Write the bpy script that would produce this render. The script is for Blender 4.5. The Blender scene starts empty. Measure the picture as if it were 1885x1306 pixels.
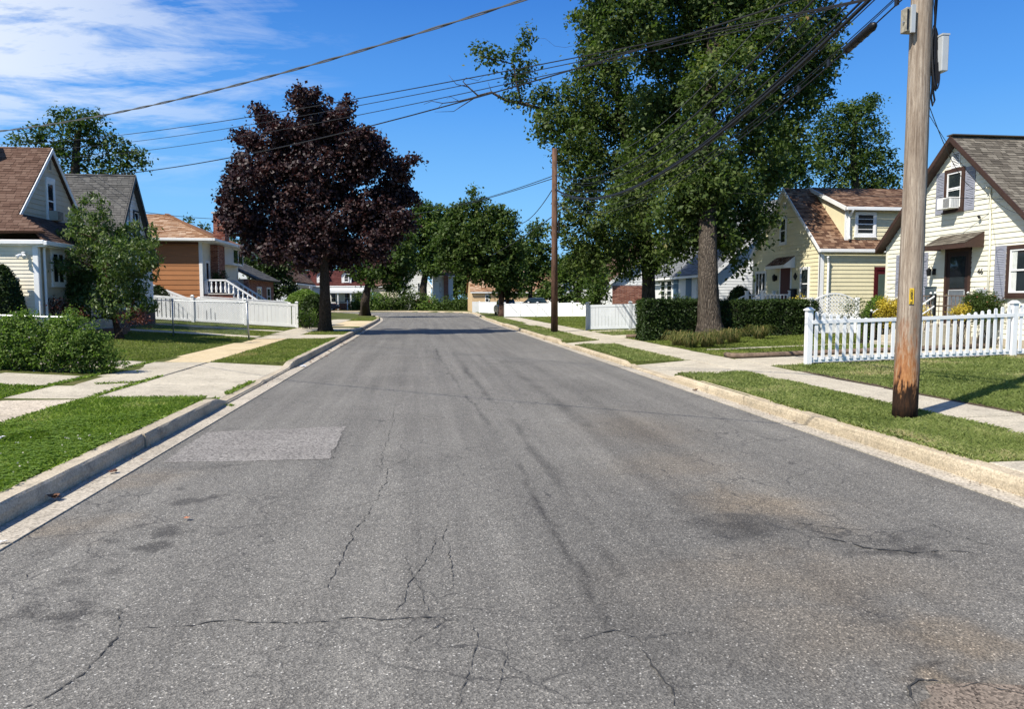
import bpy, math, random
import numpy as np
from mathutils import Vector, Matrix

# ---------------------------------------------------------------- camera, sky, sun, exposure
SC = bpy.context.scene
COL = SC.collection
CAM_H = 1.7
FPX, CX, CY = 1361.0, 942.5, 653.0          # focal length and centre of the 1885 px wide photograph
YAW, PITCH = math.radians(6.9964), math.radians(4.3279)
FV = np.array([math.sin(YAW)*math.cos(PITCH), math.cos(YAW)*math.cos(PITCH), -math.sin(PITCH)])
RV = np.array([math.cos(YAW), -math.sin(YAW), 0.0])
UV = np.cross(RV, FV)
cd = bpy.data.cameras.new("camera")
cam = bpy.data.objects.new("camera", cd)
COL.objects.link(cam)
cam.matrix_world = Matrix(((RV[0], UV[0], -FV[0], 0), (RV[1], UV[1], -FV[1], 0), (RV[2], UV[2], -FV[2], CAM_H), (0, 0, 0, 1)))
cd.sensor_width = 36.0
cd.lens = FPX/1885.0*36.0
cd.clip_start = 0.05
cd.clip_end = 6000
SC.camera = cam

SUN_EL = math.radians(49)
SUN_AZ = math.radians(35)       # shadows fall towards +X, turned this much towards +Y
sdir = Vector((-math.cos(SUN_AZ)*math.cos(SUN_EL), -math.sin(SUN_AZ)*math.cos(SUN_EL), math.sin(SUN_EL)))
sl = bpy.data.lights.new("sun", 'SUN')
sl.energy = 4.7
sl.angle = math.radians(0.53)
sl.color = (1.0, 0.945, 0.85)
so = bpy.data.objects.new("sun", sl)
COL.objects.link(so)
so.rotation_euler = sdir.to_track_quat('Z', 'Y').to_euler()

W = bpy.data.worlds.new("World")
SC.world = W
W.use_nodes = True
wn, wl = W.node_tree.nodes, W.node_tree.links
wn.clear()
def wnode(t, **k):
    n = wn.new(t)
    for a, b in k.items(): setattr(n, a, b)
    return n
sky = wnode('ShaderNodeTexSky', sky_type='NISHITA', sun_disc=False, sun_elevation=SUN_EL,
            sun_rotation=math.atan2(sdir.x, sdir.y), altitude=0.0, air_density=1.0, dust_density=0.25, ozone_density=3.0)
hs = wnode('ShaderNodeHueSaturation')
hs.inputs['Saturation'].default_value = 1.28
hs.inputs['Value'].default_value = 1.0
wl.new(sky.outputs[0], hs.inputs['Color'])
tc = wnode('ShaderNodeTexCoord')
sp = wnode('ShaderNodeSeparateXYZ'); wl.new(tc.outputs['Generated'], sp.inputs[0])
def wm(op, a, b=None, c=None, clamp=False):
    n = wnode('ShaderNodeMath', operation=op, use_clamp=clamp)
    for i, v in enumerate((a, b, c)):
        if v is None: continue
        if isinstance(v, (int, float)): n.inputs[i].default_value = v
        else: wl.new(v, n.inputs[i])
    return n.outputs[0]
zz = wm('ADD', wm('MAXIMUM', sp.outputs[2], 0.0), 0.16)
cxn = wm('DIVIDE', sp.outputs[0], zz); cyn = wm('DIVIDE', sp.outputs[1], zz)
def wcomb(a, b, c=0.0):
    n = wnode('ShaderNodeCombineXYZ')
    for i, v in enumerate((a, b, c)):
        if isinstance(v, (int, float)): n.inputs[i].default_value = v
        else: wl.new(v, n.inputs[i])
    return n.outputs[0]
def wnoise(vec, scale, detail, rough=0.55, dist=0.0):
    n = wnode('ShaderNodeTexNoise'); wl.new(vec, n.inputs['Vector'])
    n.inputs['Scale'].default_value = scale; n.inputs['Detail'].default_value = detail
    n.inputs['Roughness'].default_value = rough; n.inputs['Distortion'].default_value = dist
    return n.outputs[0]
# thin high cirrus, streaked, thick to the west (left) and fading out to the east
va = wcomb(wm('MULTIPLY', cxn, 0.75), wm('ADD', wm('MULTIPLY', cyn, 2.3), wm('MULTIPLY', cxn, 0.35)), 3.7)
vb = wcomb(wm('MULTIPLY', cxn, 1.1), wm('ADD', wm('MULTIPLY', cyn, 2.0), wm('MULTIPLY', cxn, -0.5)), 9.2)
vc = wcomb(wm('MULTIPLY', cxn, 0.5), wm('MULTIPLY', cyn, 0.9), 1.3)
n1 = wnoise(va, 1.5, 10, 0.64, 1.1)
n2 = wnoise(vb, 3.2, 8, 0.65, 0.5)
n3 = wnoise(vc, 1.0, 3)
hor = wm('SQRT', wm('ADD', wm('MULTIPLY', sp.outputs[0], sp.outputs[0]), wm('MULTIPLY', sp.outputs[1], sp.outputs[1])))
xn = wm('DIVIDE', sp.outputs[0], wm('MAXIMUM', hor, 0.01))
west = wm('MULTIPLY', wm('SUBTRACT', -0.07, xn), 2.6, clamp=True)
high = wm('MULTIPLY', wm('SUBTRACT', sp.outputs[2], 0.12), 8.0, clamp=True)
dens = wm('ADD', wm('MULTIPLY', n1, 0.60), wm('MULTIPLY', n2, 0.40))
dens = wm('ADD', dens, wm('MULTIPLY', wm('SUBTRACT', n3, 0.5), 0.28))
dens = wm('MULTIPLY', wm('SUBTRACT', wm('ADD', dens, wm('MULTIPLY', west, 0.120)), 0.560), 8.0, clamp=True)
dens = wm('MULTIPLY', wm('MULTIPLY', dens, west), high)
dens = wm('MULTIPLY', dens, 0.80, clamp=True)
rp = wnode('ShaderNodeValToRGB'); wl.new(sp.outputs[2], rp.inputs[0])
els = rp.color_ramp.elements
for p_, c_ in ((0.0, (0.20, 0.43, 0.66)), (0.12, (0.140, 0.365, 0.66)), (0.24, (0.070, 0.245, 0.60)), (0.36, (0.036, 0.155, 0.48)), (0.6, (0.028, 0.115, 0.38)), (1.0, (0.022, 0.075, 0.27))):
    e_ = els[0] if p_ == 0 else (els[len(els)-1] if p_ == 1.0 else els.new(p_))
    e_.position = p_; e_.color = (*c_, 1)
s10 = wnode('ShaderNodeVectorMath', operation='SCALE'); wl.new(rp.outputs[0], s10.inputs[0]); s10.inputs['Scale'].default_value = 10.0
clr = wnode('ShaderNodeMix', data_type='RGBA'); clr.inputs[0].default_value = 0.93
wl.new(hs.outputs[0], clr.inputs[6]); wl.new(s10.outputs[0], clr.inputs[7])
mx = wnode('ShaderNodeMix', data_type='RGBA')
wl.new(dens, mx.inputs[0]); wl.new(clr.outputs[2], mx.inputs[6]); mx.inputs[7].default_value = (6.0, 6.4, 6.9, 1)
bg = wnode('ShaderNodeBackground'); bg.inputs['Strength'].default_value = 0.10
wl.new(mx.outputs[2], bg.inputs['Color'])
wo = wnode('ShaderNodeOutputWorld'); wl.new(bg.outputs[0], wo.inputs['Surface'])
SC.view_settings.view_transform = 'Standard'
SC.view_settings.look = 'None'
SC.view_settings.exposure = 0.64
SC.view_settings.gamma = 1.0
SC.view_settings.use_curve_mapping = False

# ---------------------------------------------------------------- helpers
rng = np.random.default_rng(7)
C0 = np.array([0, 0, CAM_H])
def ray(px, py): return FV + RV*(px-CX)/FPX - UV*(py-CY)/FPX
def gp(px, py, z=0.0):
    d = ray(px, py); return C0 + d*((z-CAM_H)/d[2])
def aY(px, py, Y):
    d = ray(px, py); return C0 + d*(Y/d[1])
def aX(px, py, X):
    d = ray(px, py); return C0 + d*(X/d[0])
def zdepth(p): return float((np.array(p)-C0) @ FV)

def link(o, parent=None):
    COL.objects.link(o)
    if parent is not None: o.parent = parent
    return o
def tag(o, label=None, cat=None, group=None, kind=None):
    if label: o['label'] = label
    if cat: o['category'] = cat
    if group: o['group'] = group
    if kind: o['kind'] = kind
    return o
def thing(name, label, cat, loc=(0, 0, 0), group=None):
    o = bpy.data.objects.new(name, None); COL.objects.link(o)
    o.empty_display_size = 0.3
    o.location = loc
    return tag(o, label, cat, group)
def setloc(o, parent):
    """mesh data is in world coordinates; compensate for the parent's location"""
    return o

class MB:
    def __init__(s): s.v = []; s.f = []; s.r = []
    def quad(s, *p, r=0.0):
        i = len(s.v); s.v += [tuple(map(float, q)) for q in p]; s.f.append(tuple(range(i, i+len(p)))); s.r.append(r); return s
    def hexa(s, p, r=0.0):
        """p: 8 points, 0-3 bottom loop, 4-7 top loop"""
        i = len(s.v); s.v += [tuple(map(float, q)) for q in p]
        for f in ((3, 2, 1, 0), (4, 5, 6, 7), (0, 1, 5, 4), (1, 2, 6, 5), (2, 3, 7, 6), (3, 0, 4, 7)):
            s.f.append(tuple(i+k for k in f)); s.r.append(r)
        return s
    def box(s, x0, x1, y0, y1, z0, z1, r=0.0):
        return s.hexa([(x0, y0, z0), (x1, y0, z0), (x1, y1, z0), (x0, y1, z0), (x0, y0, z1), (x1, y0, z1), (x1, y1, z1), (x0, y1, z1)], r)
    def prism(s, poly, d, r=0.0):
        """poly: list of 3-D points, d: extrusion vector"""
        n = len(poly); i = len(s.v); d = np.array(d, float)
        s.v += [tuple(map(float, q)) for q in poly] + [tuple(np.array(q, float)+d) for q in poly]
        s.f.append(tuple(range(i+n-1, i-1, -1))); s.r.append(r)
        s.f.append(tuple(range(i+n, i+2*n))); s.r.append(r)
        for k in range(n):
            k2 = (k+1) % n
            s.f.append((i+k, i+k2, i+n+k2, i+n+k)); s.r.append(r)
        return s
    def bar(s, a, b, w, h=None, up=(0, 0, 1), r=0.0):
        a = Vector(a); b = Vector(b); h = h or w
        d = (b-a).normalized(); u = Vector(up)
        if abs(d.dot(u)) > 0.98: u = Vector((0, 1, 0))
        sx = d.cross(u).normalized()*w/2; sy = sx.cross(d).normalized()*h/2
        return s.hexa([a-sx-sy, a+sx-sy, a+sx+sy, a-sx+sy, b-sx-sy, b+sx-sy, b+sx+sy, b-sx+sy], r)
    def tube(s, pts, rad, n=8, cap=True, wob=None):
        pts = [Vector(p) for p in pts]
        if isinstance(rad, (int, float)): rad = [rad]*len(pts)
        base = len(s.v); ref = None
        for k, p in enumerate(pts):
            d = (pts[min(k+1, len(pts)-1)]-pts[max(k-1, 0)]).normalized()
            if ref is None:
                ref = Vector((1, 0, 0)) if abs(d.x) < 0.9 else Vector((0, 1, 0))
            a = (ref - d*ref.dot(d)).normalized(); b = d.cross(a); ref = a
            for j in range(n):
                t = 2*math.pi*j/n
                rr = rad[k]*(wob(k, j) if wob else 1.0)
                s.v.append(tuple(p + a*math.cos(t)*rr + b*math.sin(t)*rr))
        for k in range(len(pts)-1):
            for j in range(n):
                j2 = (j+1) % n
                s.f.append((base+k*n+j, base+k*n+j2, base+(k+1)*n+j2, base+(k+1)*n+j)); s.r.append(0)
        if cap:
            s.f.append(tuple(base+j for j in range(n-1, -1, -1))); s.r.append(0)
            e = base+(len(pts)-1)*n
            s.f.append(tuple(e+j for j in range(n))); s.r.append(0)
        return s
    def lathe(s, c, prof, n=12):
        """prof: (radius, z) list"""
        return s.tube([(c[0], c[1], c[2]+z) for _, z in prof], [max(r, 0.001) for r, _ in prof], n)
    def build(s, name, m, parent=None, smooth=False, rnd=False, bevel=0.0, origin=None):
        me = bpy.data.meshes.new(name)
        v = s.v
        if origin is not None: v = [(a-origin[0], b-origin[1], c-origin[2]) for a, b, c in v]
        me.from_pydata(v, [], s.f)
        me.update()
        if smooth: me.polygons.foreach_set('use_smooth', [True]*len(me.polygons))
        if rnd:
            at = me.attributes.new('rnd', 'FLOAT', 'FACE'); at.data.foreach_set('value', s.r)
        me.materials.append(m)
        o = bpy.data.objects.new(name, me); COL.objects.link(o)
        if parent is not None:
            o.parent = parent
            if origin is None: o.matrix_parent_inverse = Matrix.Translation(-worldloc(parent))
        if origin is not None:
            o.location = Vector(origin) - (worldloc(parent) if parent is not None else Vector((0, 0, 0)))
        if bevel:
            bm_ = o.modifiers.new('bevel', 'BEVEL'); bm_.width = bevel; bm_.segments = 2; bm_.limit_method = 'ANGLE'
        return o
def worldloc(o):
    p = Vector((0, 0, 0))
    while o is not None:
        p += o.location
        if o.parent is not None: p += o.matrix_parent_inverse.translation
        o = o.parent
    return p
def copyto(o, off, parent=None, ):
    """copy one object sharing its mesh data, moved by off"""
    c = o.copy(); COL.objects.link(c)
    c.location = o.location + Vector(off)
    if parent is not None: c.parent = parent
    for k in ('label', 'category'):
        if k in c: del c[k]
    return c
def copy_tree(root, loc, label=None):
    r = root.copy(); COL.objects.link(r); r.location = loc
    if label: r['label'] = label
    for ch in list(root.children):
        c = ch.copy(); COL.objects.link(c); c.parent = r
        for g_ in ch.children:
            d = g_.copy(); COL.objects.link(d); d.parent = c
    return r

def bigmesh(name, V, k, m, parent=None, rnd=None):
    """V: (n,k,3) polygons with k corners each"""
    n = V.shape[0]
    me = bpy.data.meshes.new(name)
    me.vertices.add(n*k); me.loops.add(n*k); me.polygons.add(n)
    off = np.zeros(3)
    if parent is not None: off = np.array(worldloc(parent))
    me.vertices.foreach_set('co', (V-off).astype(np.float32).ravel())
    me.loops.foreach_set('vertex_index', np.arange(n*k, dtype=np.int32))
    me.polygons.foreach_set('loop_start', np.arange(0, n*k, k, dtype=np.int32))
    me.polygons.foreach_set('loop_total', np.full(n, k, dtype=np.int32))
    me.update(calc_edges=True)
    if rnd is not None:
        at = me.attributes.new('rnd', 'FLOAT', 'FACE'); at.data.foreach_set('value', rnd.astype(np.float32))
    me.materials.append(m)
    o = bpy.data.objects.new(name, me); COL.objects.link(o)
    if parent is not None: o.parent = parent
    return o

# numpy value noise
_perm = np.random.default_rng(3).random((256, 256))
def vnoise(x, y):
    xi = np.floor(x).astype(int); yi = np.floor(y).astype(int)
    fx = x-xi; fy = y-yi; fx = fx*fx*(3-2*fx); fy = fy*fy*(3-2*fy)
    g = lambda a, b: _perm[a % 256, b % 256]
    return (g(xi, yi)*(1-fx)+g(xi+1, yi)*fx)*(1-fy) + (g(xi, yi+1)*(1-fx)+g(xi+1, yi+1)*fx)*fy
def fbm(x, y, o=4):
    s = 0; a = 0.5; t = 0
    for i in range(o):
        s = s + a*vnoise(x*2**i+17.3*i, y*2**i+5.1*i); t += a; a *= 0.55
    return s/t

# ---------------------------------------------------------------- materials
class NM:
    def __init__(s, name):
        s.m = bpy.data.materials.new(name); s.m.use_nodes = True
        s.n = s.m.node_tree.nodes; s.l = s.m.node_tree.links; s.n.clear()
        s.out = s.n.new('ShaderNodeOutputMaterial')
    def node(s, t, **k):
        n = s.n.new(t)
        for a, b in k.items(): setattr(n, a, b)
        return n
    def setin(s, n, i, v):
        if v is None: return
        if hasattr(v, 'is_linked') or isinstance(v, bpy.types.NodeSocket): s.l.new(v, n.inputs[i])
        else:
            if isinstance(v, tuple) and len(v) == 3 and n.inputs[i].type == 'RGBA': v = (*v, 1)
            n.inputs[i].default_value = v
    def math(s, op, a, b=None, clamp=False):
        n = s.node('ShaderNodeMath', operation=op, use_clamp=clamp); s.setin(n, 0, a); s.setin(n, 1, b); return n.outputs[0]
    def mix(s, f, a, b, mode='MIX'):
        n = s.node('ShaderNodeMix', data_type='RGBA', blend_type=mode); s.setin(n, 0, f); s.setin(n, 6, a); s.setin(n, 7, b); return n.outputs[2]
    def coord(s, sc=(1, 1, 1), which='pos'):
        if which == 'pos': o = s.node('ShaderNodeNewGeometry').outputs['Position']
        else: o = s.node('ShaderNodeTexCoord').outputs['Object']
        m = s.node('ShaderNodeMapping'); s.l.new(o, m.inputs[0]); m.inputs['Scale'].default_value = sc
        return m.outputs[0]
    def noise(s, vec, scale, detail=4, rough=0.55, dist=0.0):
        n = s.node('ShaderNodeTexNoise'); s.l.new(vec, n.inputs['Vector'])
        n.inputs['Scale'].default_value = scale; n.inputs['Detail'].default_value = detail
        n.inputs['Roughness'].default_value = rough; n.inputs['Distortion'].default_value = dist
        return n.outputs[0]
    def voro(s, vec, scale, feature='F1', rnd=1.0):
        n = s.node('ShaderNodeTexVoronoi', feature=feature); s.l.new(vec, n.inputs['Vector']); n.inputs['Scale'].default_value = scale
        n.inputs['Randomness'].default_value = rnd
        return n
    def ramp(s, f, stops):
        n = s.node('ShaderNodeValToRGB'); s.setin(n, 0, f)
        e = n.color_ramp.elements
        while len(e) < len(stops): e.new(0.5)
        for x, (p, c) in zip(e, stops): x.position = p; x.color = (*c, 1) if len(c) == 3 else c
        return n.outputs[0]
    def attr(s, name):
        return s.node('ShaderNodeAttribute', attribute_name=name).outputs['Fac']
    def bump(s, h, strength=0.3, dist=0.02):
        n = s.node('ShaderNodeBump'); s.setin(n, 'Height', h); n.inputs['Strength'].default_value = strength
        n.inputs['Distance'].default_value = dist; return n.outputs[0]
    def principled(s, col, rough=0.7, normal=None, spec=0.3, metal=0.0, finish=True, **k):
        n = s.node('ShaderNodeBsdfPrincipled'); s.setin(n, 'Base Color', col); s.setin(n, 'Roughness', rough)
        n.inputs['Specular IOR Level'].default_value = spec; n.inputs['Metallic'].default_value = metal
        if normal is not None: s.setin(n, 'Normal', normal)
        for a, b in k.items(): s.setin(n, a, b)
        if finish: s.l.new(n.outputs[0], s.out.inputs[0])
        return n.outputs[0]
def simple(name, col, rough=0.6, var=0.12, scale=3.0, bump=0.0, bscale=60, spec=0.3, metal=0.0, objvar=0.0, streak=False, dirt=0.0):
    M = NM(name)
    c = M.coord((1, 1, 0.25) if streak else (1, 1, 1))
    n = M.noise(c, scale, 5, 0.6)
    dark = tuple(x*(1-var*1.6) for x in col); lite = tuple(min(1, x*(1+var)) for x in col)
    co = M.ramp(n, [(0.3, dark), (0.7, lite)])
    if objvar:
        oi = M.node('ShaderNodeObjectInfo').outputs['Random']
        f = M.math('ADD', 1-objvar, M.math('MULTIPLY', oi, 2*objvar))
        v = M.node('ShaderNodeVectorMath', operation='SCALE'); M.l.new(co, v.inputs[0]); M.l.new(f, v.inputs['Scale']); co = v.outputs[0]
    if dirt:
        d = M.noise(M.coord((1, 1, 0.3)), 9, 6, 0.7)
        co = M.mix(M.math('MULTIPLY', M.ramp(d, [(0.5, (0, 0, 0)), (0.75, (1, 1, 1))]), dirt), co, (0.12, 0.10, 0.075))
    nm = None
    if bump: nm = M.bump(M.noise(M.coord(), bscale, 4, 0.6), bump, 0.01)
    M.principled(co, rough, nm, spec, metal)
    return M.m
def leafmat(name, stops, trans=0.3, rough=0.5, spec=0.3, tcol=None):
    M = NM(name)
    r = M.attr('rnd')
    col = M.ramp(r, stops)
    p = M.principled(col, rough, None, spec, finish=False)
    t = M.node('ShaderNodeBsdfTranslucent')
    tc_ = M.mix(1.0, col, tcol or (1.0, 1.25, 0.5), 'MULTIPLY')
    M.l.new(tc_, t.inputs[0])
    mxs = M.node('ShaderNodeMixShader'); mxs.inputs[0].default_value = trans
    M.l.new(p, mxs.inputs[1]); M.l.new(t.outputs[0], mxs.inputs[2]); M.l.new(mxs.outputs[0], M.out.inputs[0])
    return M.m
# ---------------------------------------------------------------- setting materials
def make_asphalt():
    M = NM('asphalt')
    c = M.coord()
    st = M.attr('stain')                      # worn, dark and brown places measured on this road
    br = M.attr('brown')
    n_big = M.noise(c, 0.55, 5, 0.6)
    n_mid = M.noise(c, 9.0, 5, 0.7)
    v = M.voro(c, 120.0)                       # aggregate
    chips = M.ramp(v.outputs['Color'], [(0.0, (0.38, 0.38, 0.38)), (0.5, (0.92, 0.92, 0.91)), (0.80, (1.35, 1.34, 1.31)), (0.93, (2.3, 2.25, 2.15))])
    vs = M.voro(c, 42.0)
    spark = M.ramp(vs.outputs['Distance'], [(0.14, (1, 1, 1)), (0.26, (0, 0, 0))])
    sel = M.math('GREATER_THAN', M.node('ShaderNodeSeparateColor').outputs[0], 2) if False else None
    sc_ = M.node('ShaderNodeSeparateColor'); M.l.new(vs.outputs['Color'], sc_.inputs[0])
    sel = M.math('GREATER_THAN', sc_.outputs[0], 0.80)
    base = M.ramp(n_big, [(0.3, (0.148, 0.140, 0.126)), (0.7, (0.184, 0.175, 0.158))])
    base = M.mix(M.ramp(n_mid, [(0.35, (0, 0, 0)), (0.8, (0.5, 0.5, 0.5))]), base, (0.112, 0.106, 0.096))
    base = M.mix(1.0, base, chips, 'MULTIPLY')
    base = M.mix(M.math('MULTIPLY', M.math('MULTIPLY', spark, sel), 0.85), base, (0.55, 0.53, 0.48))
    dark = M.mix(1.0, base, (0.42, 0.42, 0.43), 'MULTIPLY')
    base = M.mix(st, base, dark)
    brown = M.mix(1.0, base, (1.16, 0.99, 0.80), 'MULTIPLY')
    base = M.mix(br, base, brown)
    strk = M.ramp(M.noise(M.coord((1.6, 0.045, 1)), 1.7, 5, 0.6), [(0.35, (0.84, 0.84, 0.84)), (0.65, (1.14, 1.14, 1.13))])
    base = M.mix(1.0, base, strk, 'MULTIPLY')
    # hairline crack net
    w = M.node('ShaderNodeVectorMath', operation='ADD'); M.l.new(c, w.inputs[0])
    nz = M.node('ShaderNodeTexNoise'); M.l.new(c, nz.inputs[0]); nz.inputs['Scale'].default_value = 2.2; nz.inputs['Detail'].default_value = 5
    ns = M.node('ShaderNodeVectorMath', operation='SCALE'); M.l.new(nz.outputs['Color'], ns.inputs[0]); ns.inputs['Scale'].default_value = 0.45
    M.l.new(ns.outputs[0], w.inputs[1])
    vd = M.voro(w.outputs[0], 1.2, 'DISTANCE_TO_EDGE')
    vd2 = M.voro(w.outputs[0], 4.5, 'DISTANCE_TO_EDGE')
    l1 = M.ramp(vd.outputs['Distance'], [(0.0, (1, 1, 1)), (0.011, (0, 0, 0))])
    l2 = M.ramp(vd2.outputs['Distance'], [(0.0, (1, 1, 1)), (0.018, (0, 0, 0))])
    msk = M.ramp(M.noise(c, 0.45, 3), [(0.42, (0, 0, 0)), (0.58, (1, 1, 1))])
    msk2 = M.ramp(M.noise(c, 0.6, 3, 0.5, 1.0), [(0.50, (0, 0, 0)), (0.62, (1, 1, 1))])
    line = M.math('ADD', M.math('MULTIPLY', l1, msk), M.math('MULTIPLY', l2, msk2), clamp=True)
    base = M.mix(M.math('MULTIPLY', line, 0.75), base, (0.035, 0.034, 0.034))
    h = M.math('ADD', v.outputs['Distance'], M.math('MULTIPLY', n_mid, 0.6))
    M.principled(base, 0.82, M.bump(h, 0.55, 0.006), 0.25)
    return M.m
def make_concrete(name, c0, c1, speck=0.5, dirt=0.35, scale=70.0, objvar=0.06):
    M = NM(name)
    c = M.coord()
    n = M.noise(c, 1.1, 6, 0.65)
    base = M.ramp(n, [(0.3, c0), (0.7, c1)])
    v = M.voro(c, scale)
    sp_ = M.ramp(v.outputs['Color'], [(0.0, (1-speck*0.6,)*3), (0.5, (1, 1, 1)), (0.9, (1+speck*0.35,)*3)])
    base = M.mix(1.0, base, sp_, 'MULTIPLY')
    d = M.noise(c, 3.5, 8, 0.72)
    base = M.mix(M.math('MULTIPLY', M.ramp(d, [(0.52, (0, 0, 0)), (0.72, (1, 1, 1))]), dirt), base, (0.11, 0.10, 0.08))
    oi = M.node('ShaderNodeObjectInfo').outputs['Random']
    f = M.math('ADD', 1-objvar, M.math('MULTIPLY', oi, 2*objvar))
    vv = M.node('ShaderNodeVectorMath', operation='SCALE'); M.l.new(base, vv.inputs[0]); M.l.new(f, vv.inputs['Scale'])
    M.principled(vv.outputs[0], 0.88, M.bump(M.math('ADD', v.outputs['Distance'], M.math('MULTIPLY', d, 2.0)), 0.35, 0.006), 0.2)
    return M.m
M_ASPH = make_asphalt()
M_CONC = make_concrete('pavement_concrete', (0.39, 0.345, 0.265), (0.52, 0.465, 0.36), 0.6, 0.45)
M_CONC_Y = make_concrete('yellowed_concrete', (0.47, 0.37, 0.22), (0.60, 0.49, 0.31), 0.4, 0.2)
M_EXPO = make_concrete('exposed_aggregate', (0.40, 0.34, 0.26), (0.52, 0.45, 0.35), 0.9, 0.3, 45)
M_KERBL = make_concrete('kerb_concrete_grey', (0.35, 0.295, 0.215), (0.50, 0.43, 0.32), 0.5, 0.7)
M_KERBR = make_concrete('kerb_concrete_tan', (0.36, 0.295, 0.20), (0.52, 0.435, 0.31), 0.6, 0.65)
M_GUT = make_concrete('gutter_concrete', (0.33, 0.29, 0.23), (0.46, 0.41, 0.33), 0.8, 0.3, 50)
M_PATCH = make_concrete('patch_asphalt', (0.175, 0.162, 0.148), (0.235, 0.220, 0.20), 1.3, 0.1, 60)
M_CRACK = simple('crack', (0.045, 0.044, 0.042), 0.95, 0.2, 20)
def make_soil():
    M = NM('lawn_soil')
    c = M.coord()
    n = M.noise(c, 0.9, 7, 0.7)
    n2 = M.noise(c, 14.0, 6, 0.75)
    far = M.ramp(n, [(0.35, (0.060, 0.080, 0.018)), (0.55, (0.10, 0.115, 0.03)), (0.75, (0.20, 0.165, 0.075))])
    col = M.mix(M.ramp(n2, [(0.35, (0, 0, 0)), (0.7, (0.6, 0.6, 0.6))]), far, (0.030, 0.036, 0.012))
    M.principled(col, 0.95, M.bump(n2, 0.6, 0.05), 0.1)
    return M.m
M_SOIL = make_soil()

# ---------------------------------------------------------------- terrain and ground
LK = [(-3.12, -8), (-3.12, 50), (-3.2, 58), (-3.7, 66), (-5.0, 74), (-8, 81), (-14, 86), (-40, 90)]
RK = [(5.1, -8), (5.1, 50), (5.2, 60), (5.6, 72), (5.9, 82), (5.0, 89), (-2, 95), (-40, 97.5)]
def interp_line(L, y):
    for (x0, y0), (x1, y1) in zip(L, L[1:]):
        if y0 <= y <= y1: return x0+(x1-x0)*(y-y0)/(y1-y0)
    return L[-1][0]
ROADPOLY = LK + RK[::-1]
def inpoly(x, y, P):
    """vectorised"""
    x = np.asarray(x, float); y = np.asarray(y, float); r = np.zeros(np.broadcast(x, y).shape, bool)
    n = len(P)
    for i in range(n):
        x0, y0 = P[i]; x1, y1 = P[(i+1) % n]
        if y0 == y1: continue
        c = ((y0 > y) != (y1 > y)) & (x < (x1-x0)*(y-y0)/(y1-y0)+x0)
        r ^= c
    return r
def tz(x, y):
    x = np.asarray(x, float); y = np.asarray(y, float)
    z = np.full(np.broadcast(x, y).shape, 0.145)
    z = z + np.clip(x-7.85, 0, 14)*0.03 + np.clip(x-6.6, 0, 1)*0.02
    z = z + np.clip(-6.4-x, 0, 8)*0.065 + np.clip(-5.1-x, 0, 1)*0.02
    f = np.clip((y-60)/30, 0, 1)
    z = z*(1-f) + f*0.15
    return z
xs = np.unique(np.concatenate([np.array([-600, -300, -150, -90, -60, -50]), np.arange(-42, -4.5, 0.75), np.array([-5.15, -5.1, -4.2, -3.6, -3.215, -3.185, -2, 0, 2, 4, 5.165, 5.195]), np.arange(5.6, 30, 0.75), np.array([6.7, 6.78]), np.array([36, 45, 60, 90, 150, 300, 600])]))
ys = np.unique(np.concatenate([np.array([-30, -15]), np.arange(-8, 40, 2.0), np.array([12.02, 12.1, 18.64, 18.72, 14.76, 17.84, 14.70, 17.9, 24.72, 24.78, 26.94, 27.0, 29.6, 32.4, 3.3]), np.arange(40, 100, 0.75), np.array([104, 115, 140, 180, 260, 400, 700, 1200, 2500])]))
gx, gy = np.meshgrid(xs, ys)
inside = inpoly(gx, gy, [(-3.2, -40)] + [(a-0.08, b) for a, b in LK[1:]] + [(a+0.08, b+0.1) for a, b in RK[::-1][:-1]] + [(5.18, -40)])
gzv = np.where(inside, -0.09, tz(gx, gy))
low = ((gx > -5.2) & (gx < -3.1) & (gy > 12.05) & (gy < 18.68)) | ((gx > 5.1) & (gx < 6.75) & (((gy > 14.73) & (gy < 17.87)) | ((gy > 24.75) & (gy < 26.97)) | (gy < 3.3)))
gzv = np.where(low & ~inside, 0.0, gzv)
nv = gx.size; ny, nx = gx.shape
gm = bpy.data.meshes.new('ground')
idx = np.arange(nv).reshape(ny, nx)
gfaces = np.stack([idx[:-1, :-1], idx[:-1, 1:], idx[1:, 1:], idx[1:, :-1]], -1).reshape(-1, 4)
gm.from_pydata(np.stack([gx, gy, gzv], -1).reshape(-1, 3).tolist(), [], gfaces.tolist())
gm.materials.append(M_SOIL)
go = link(bpy.data.objects.new('ground', gm)); tag(go, kind='structure')

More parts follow.
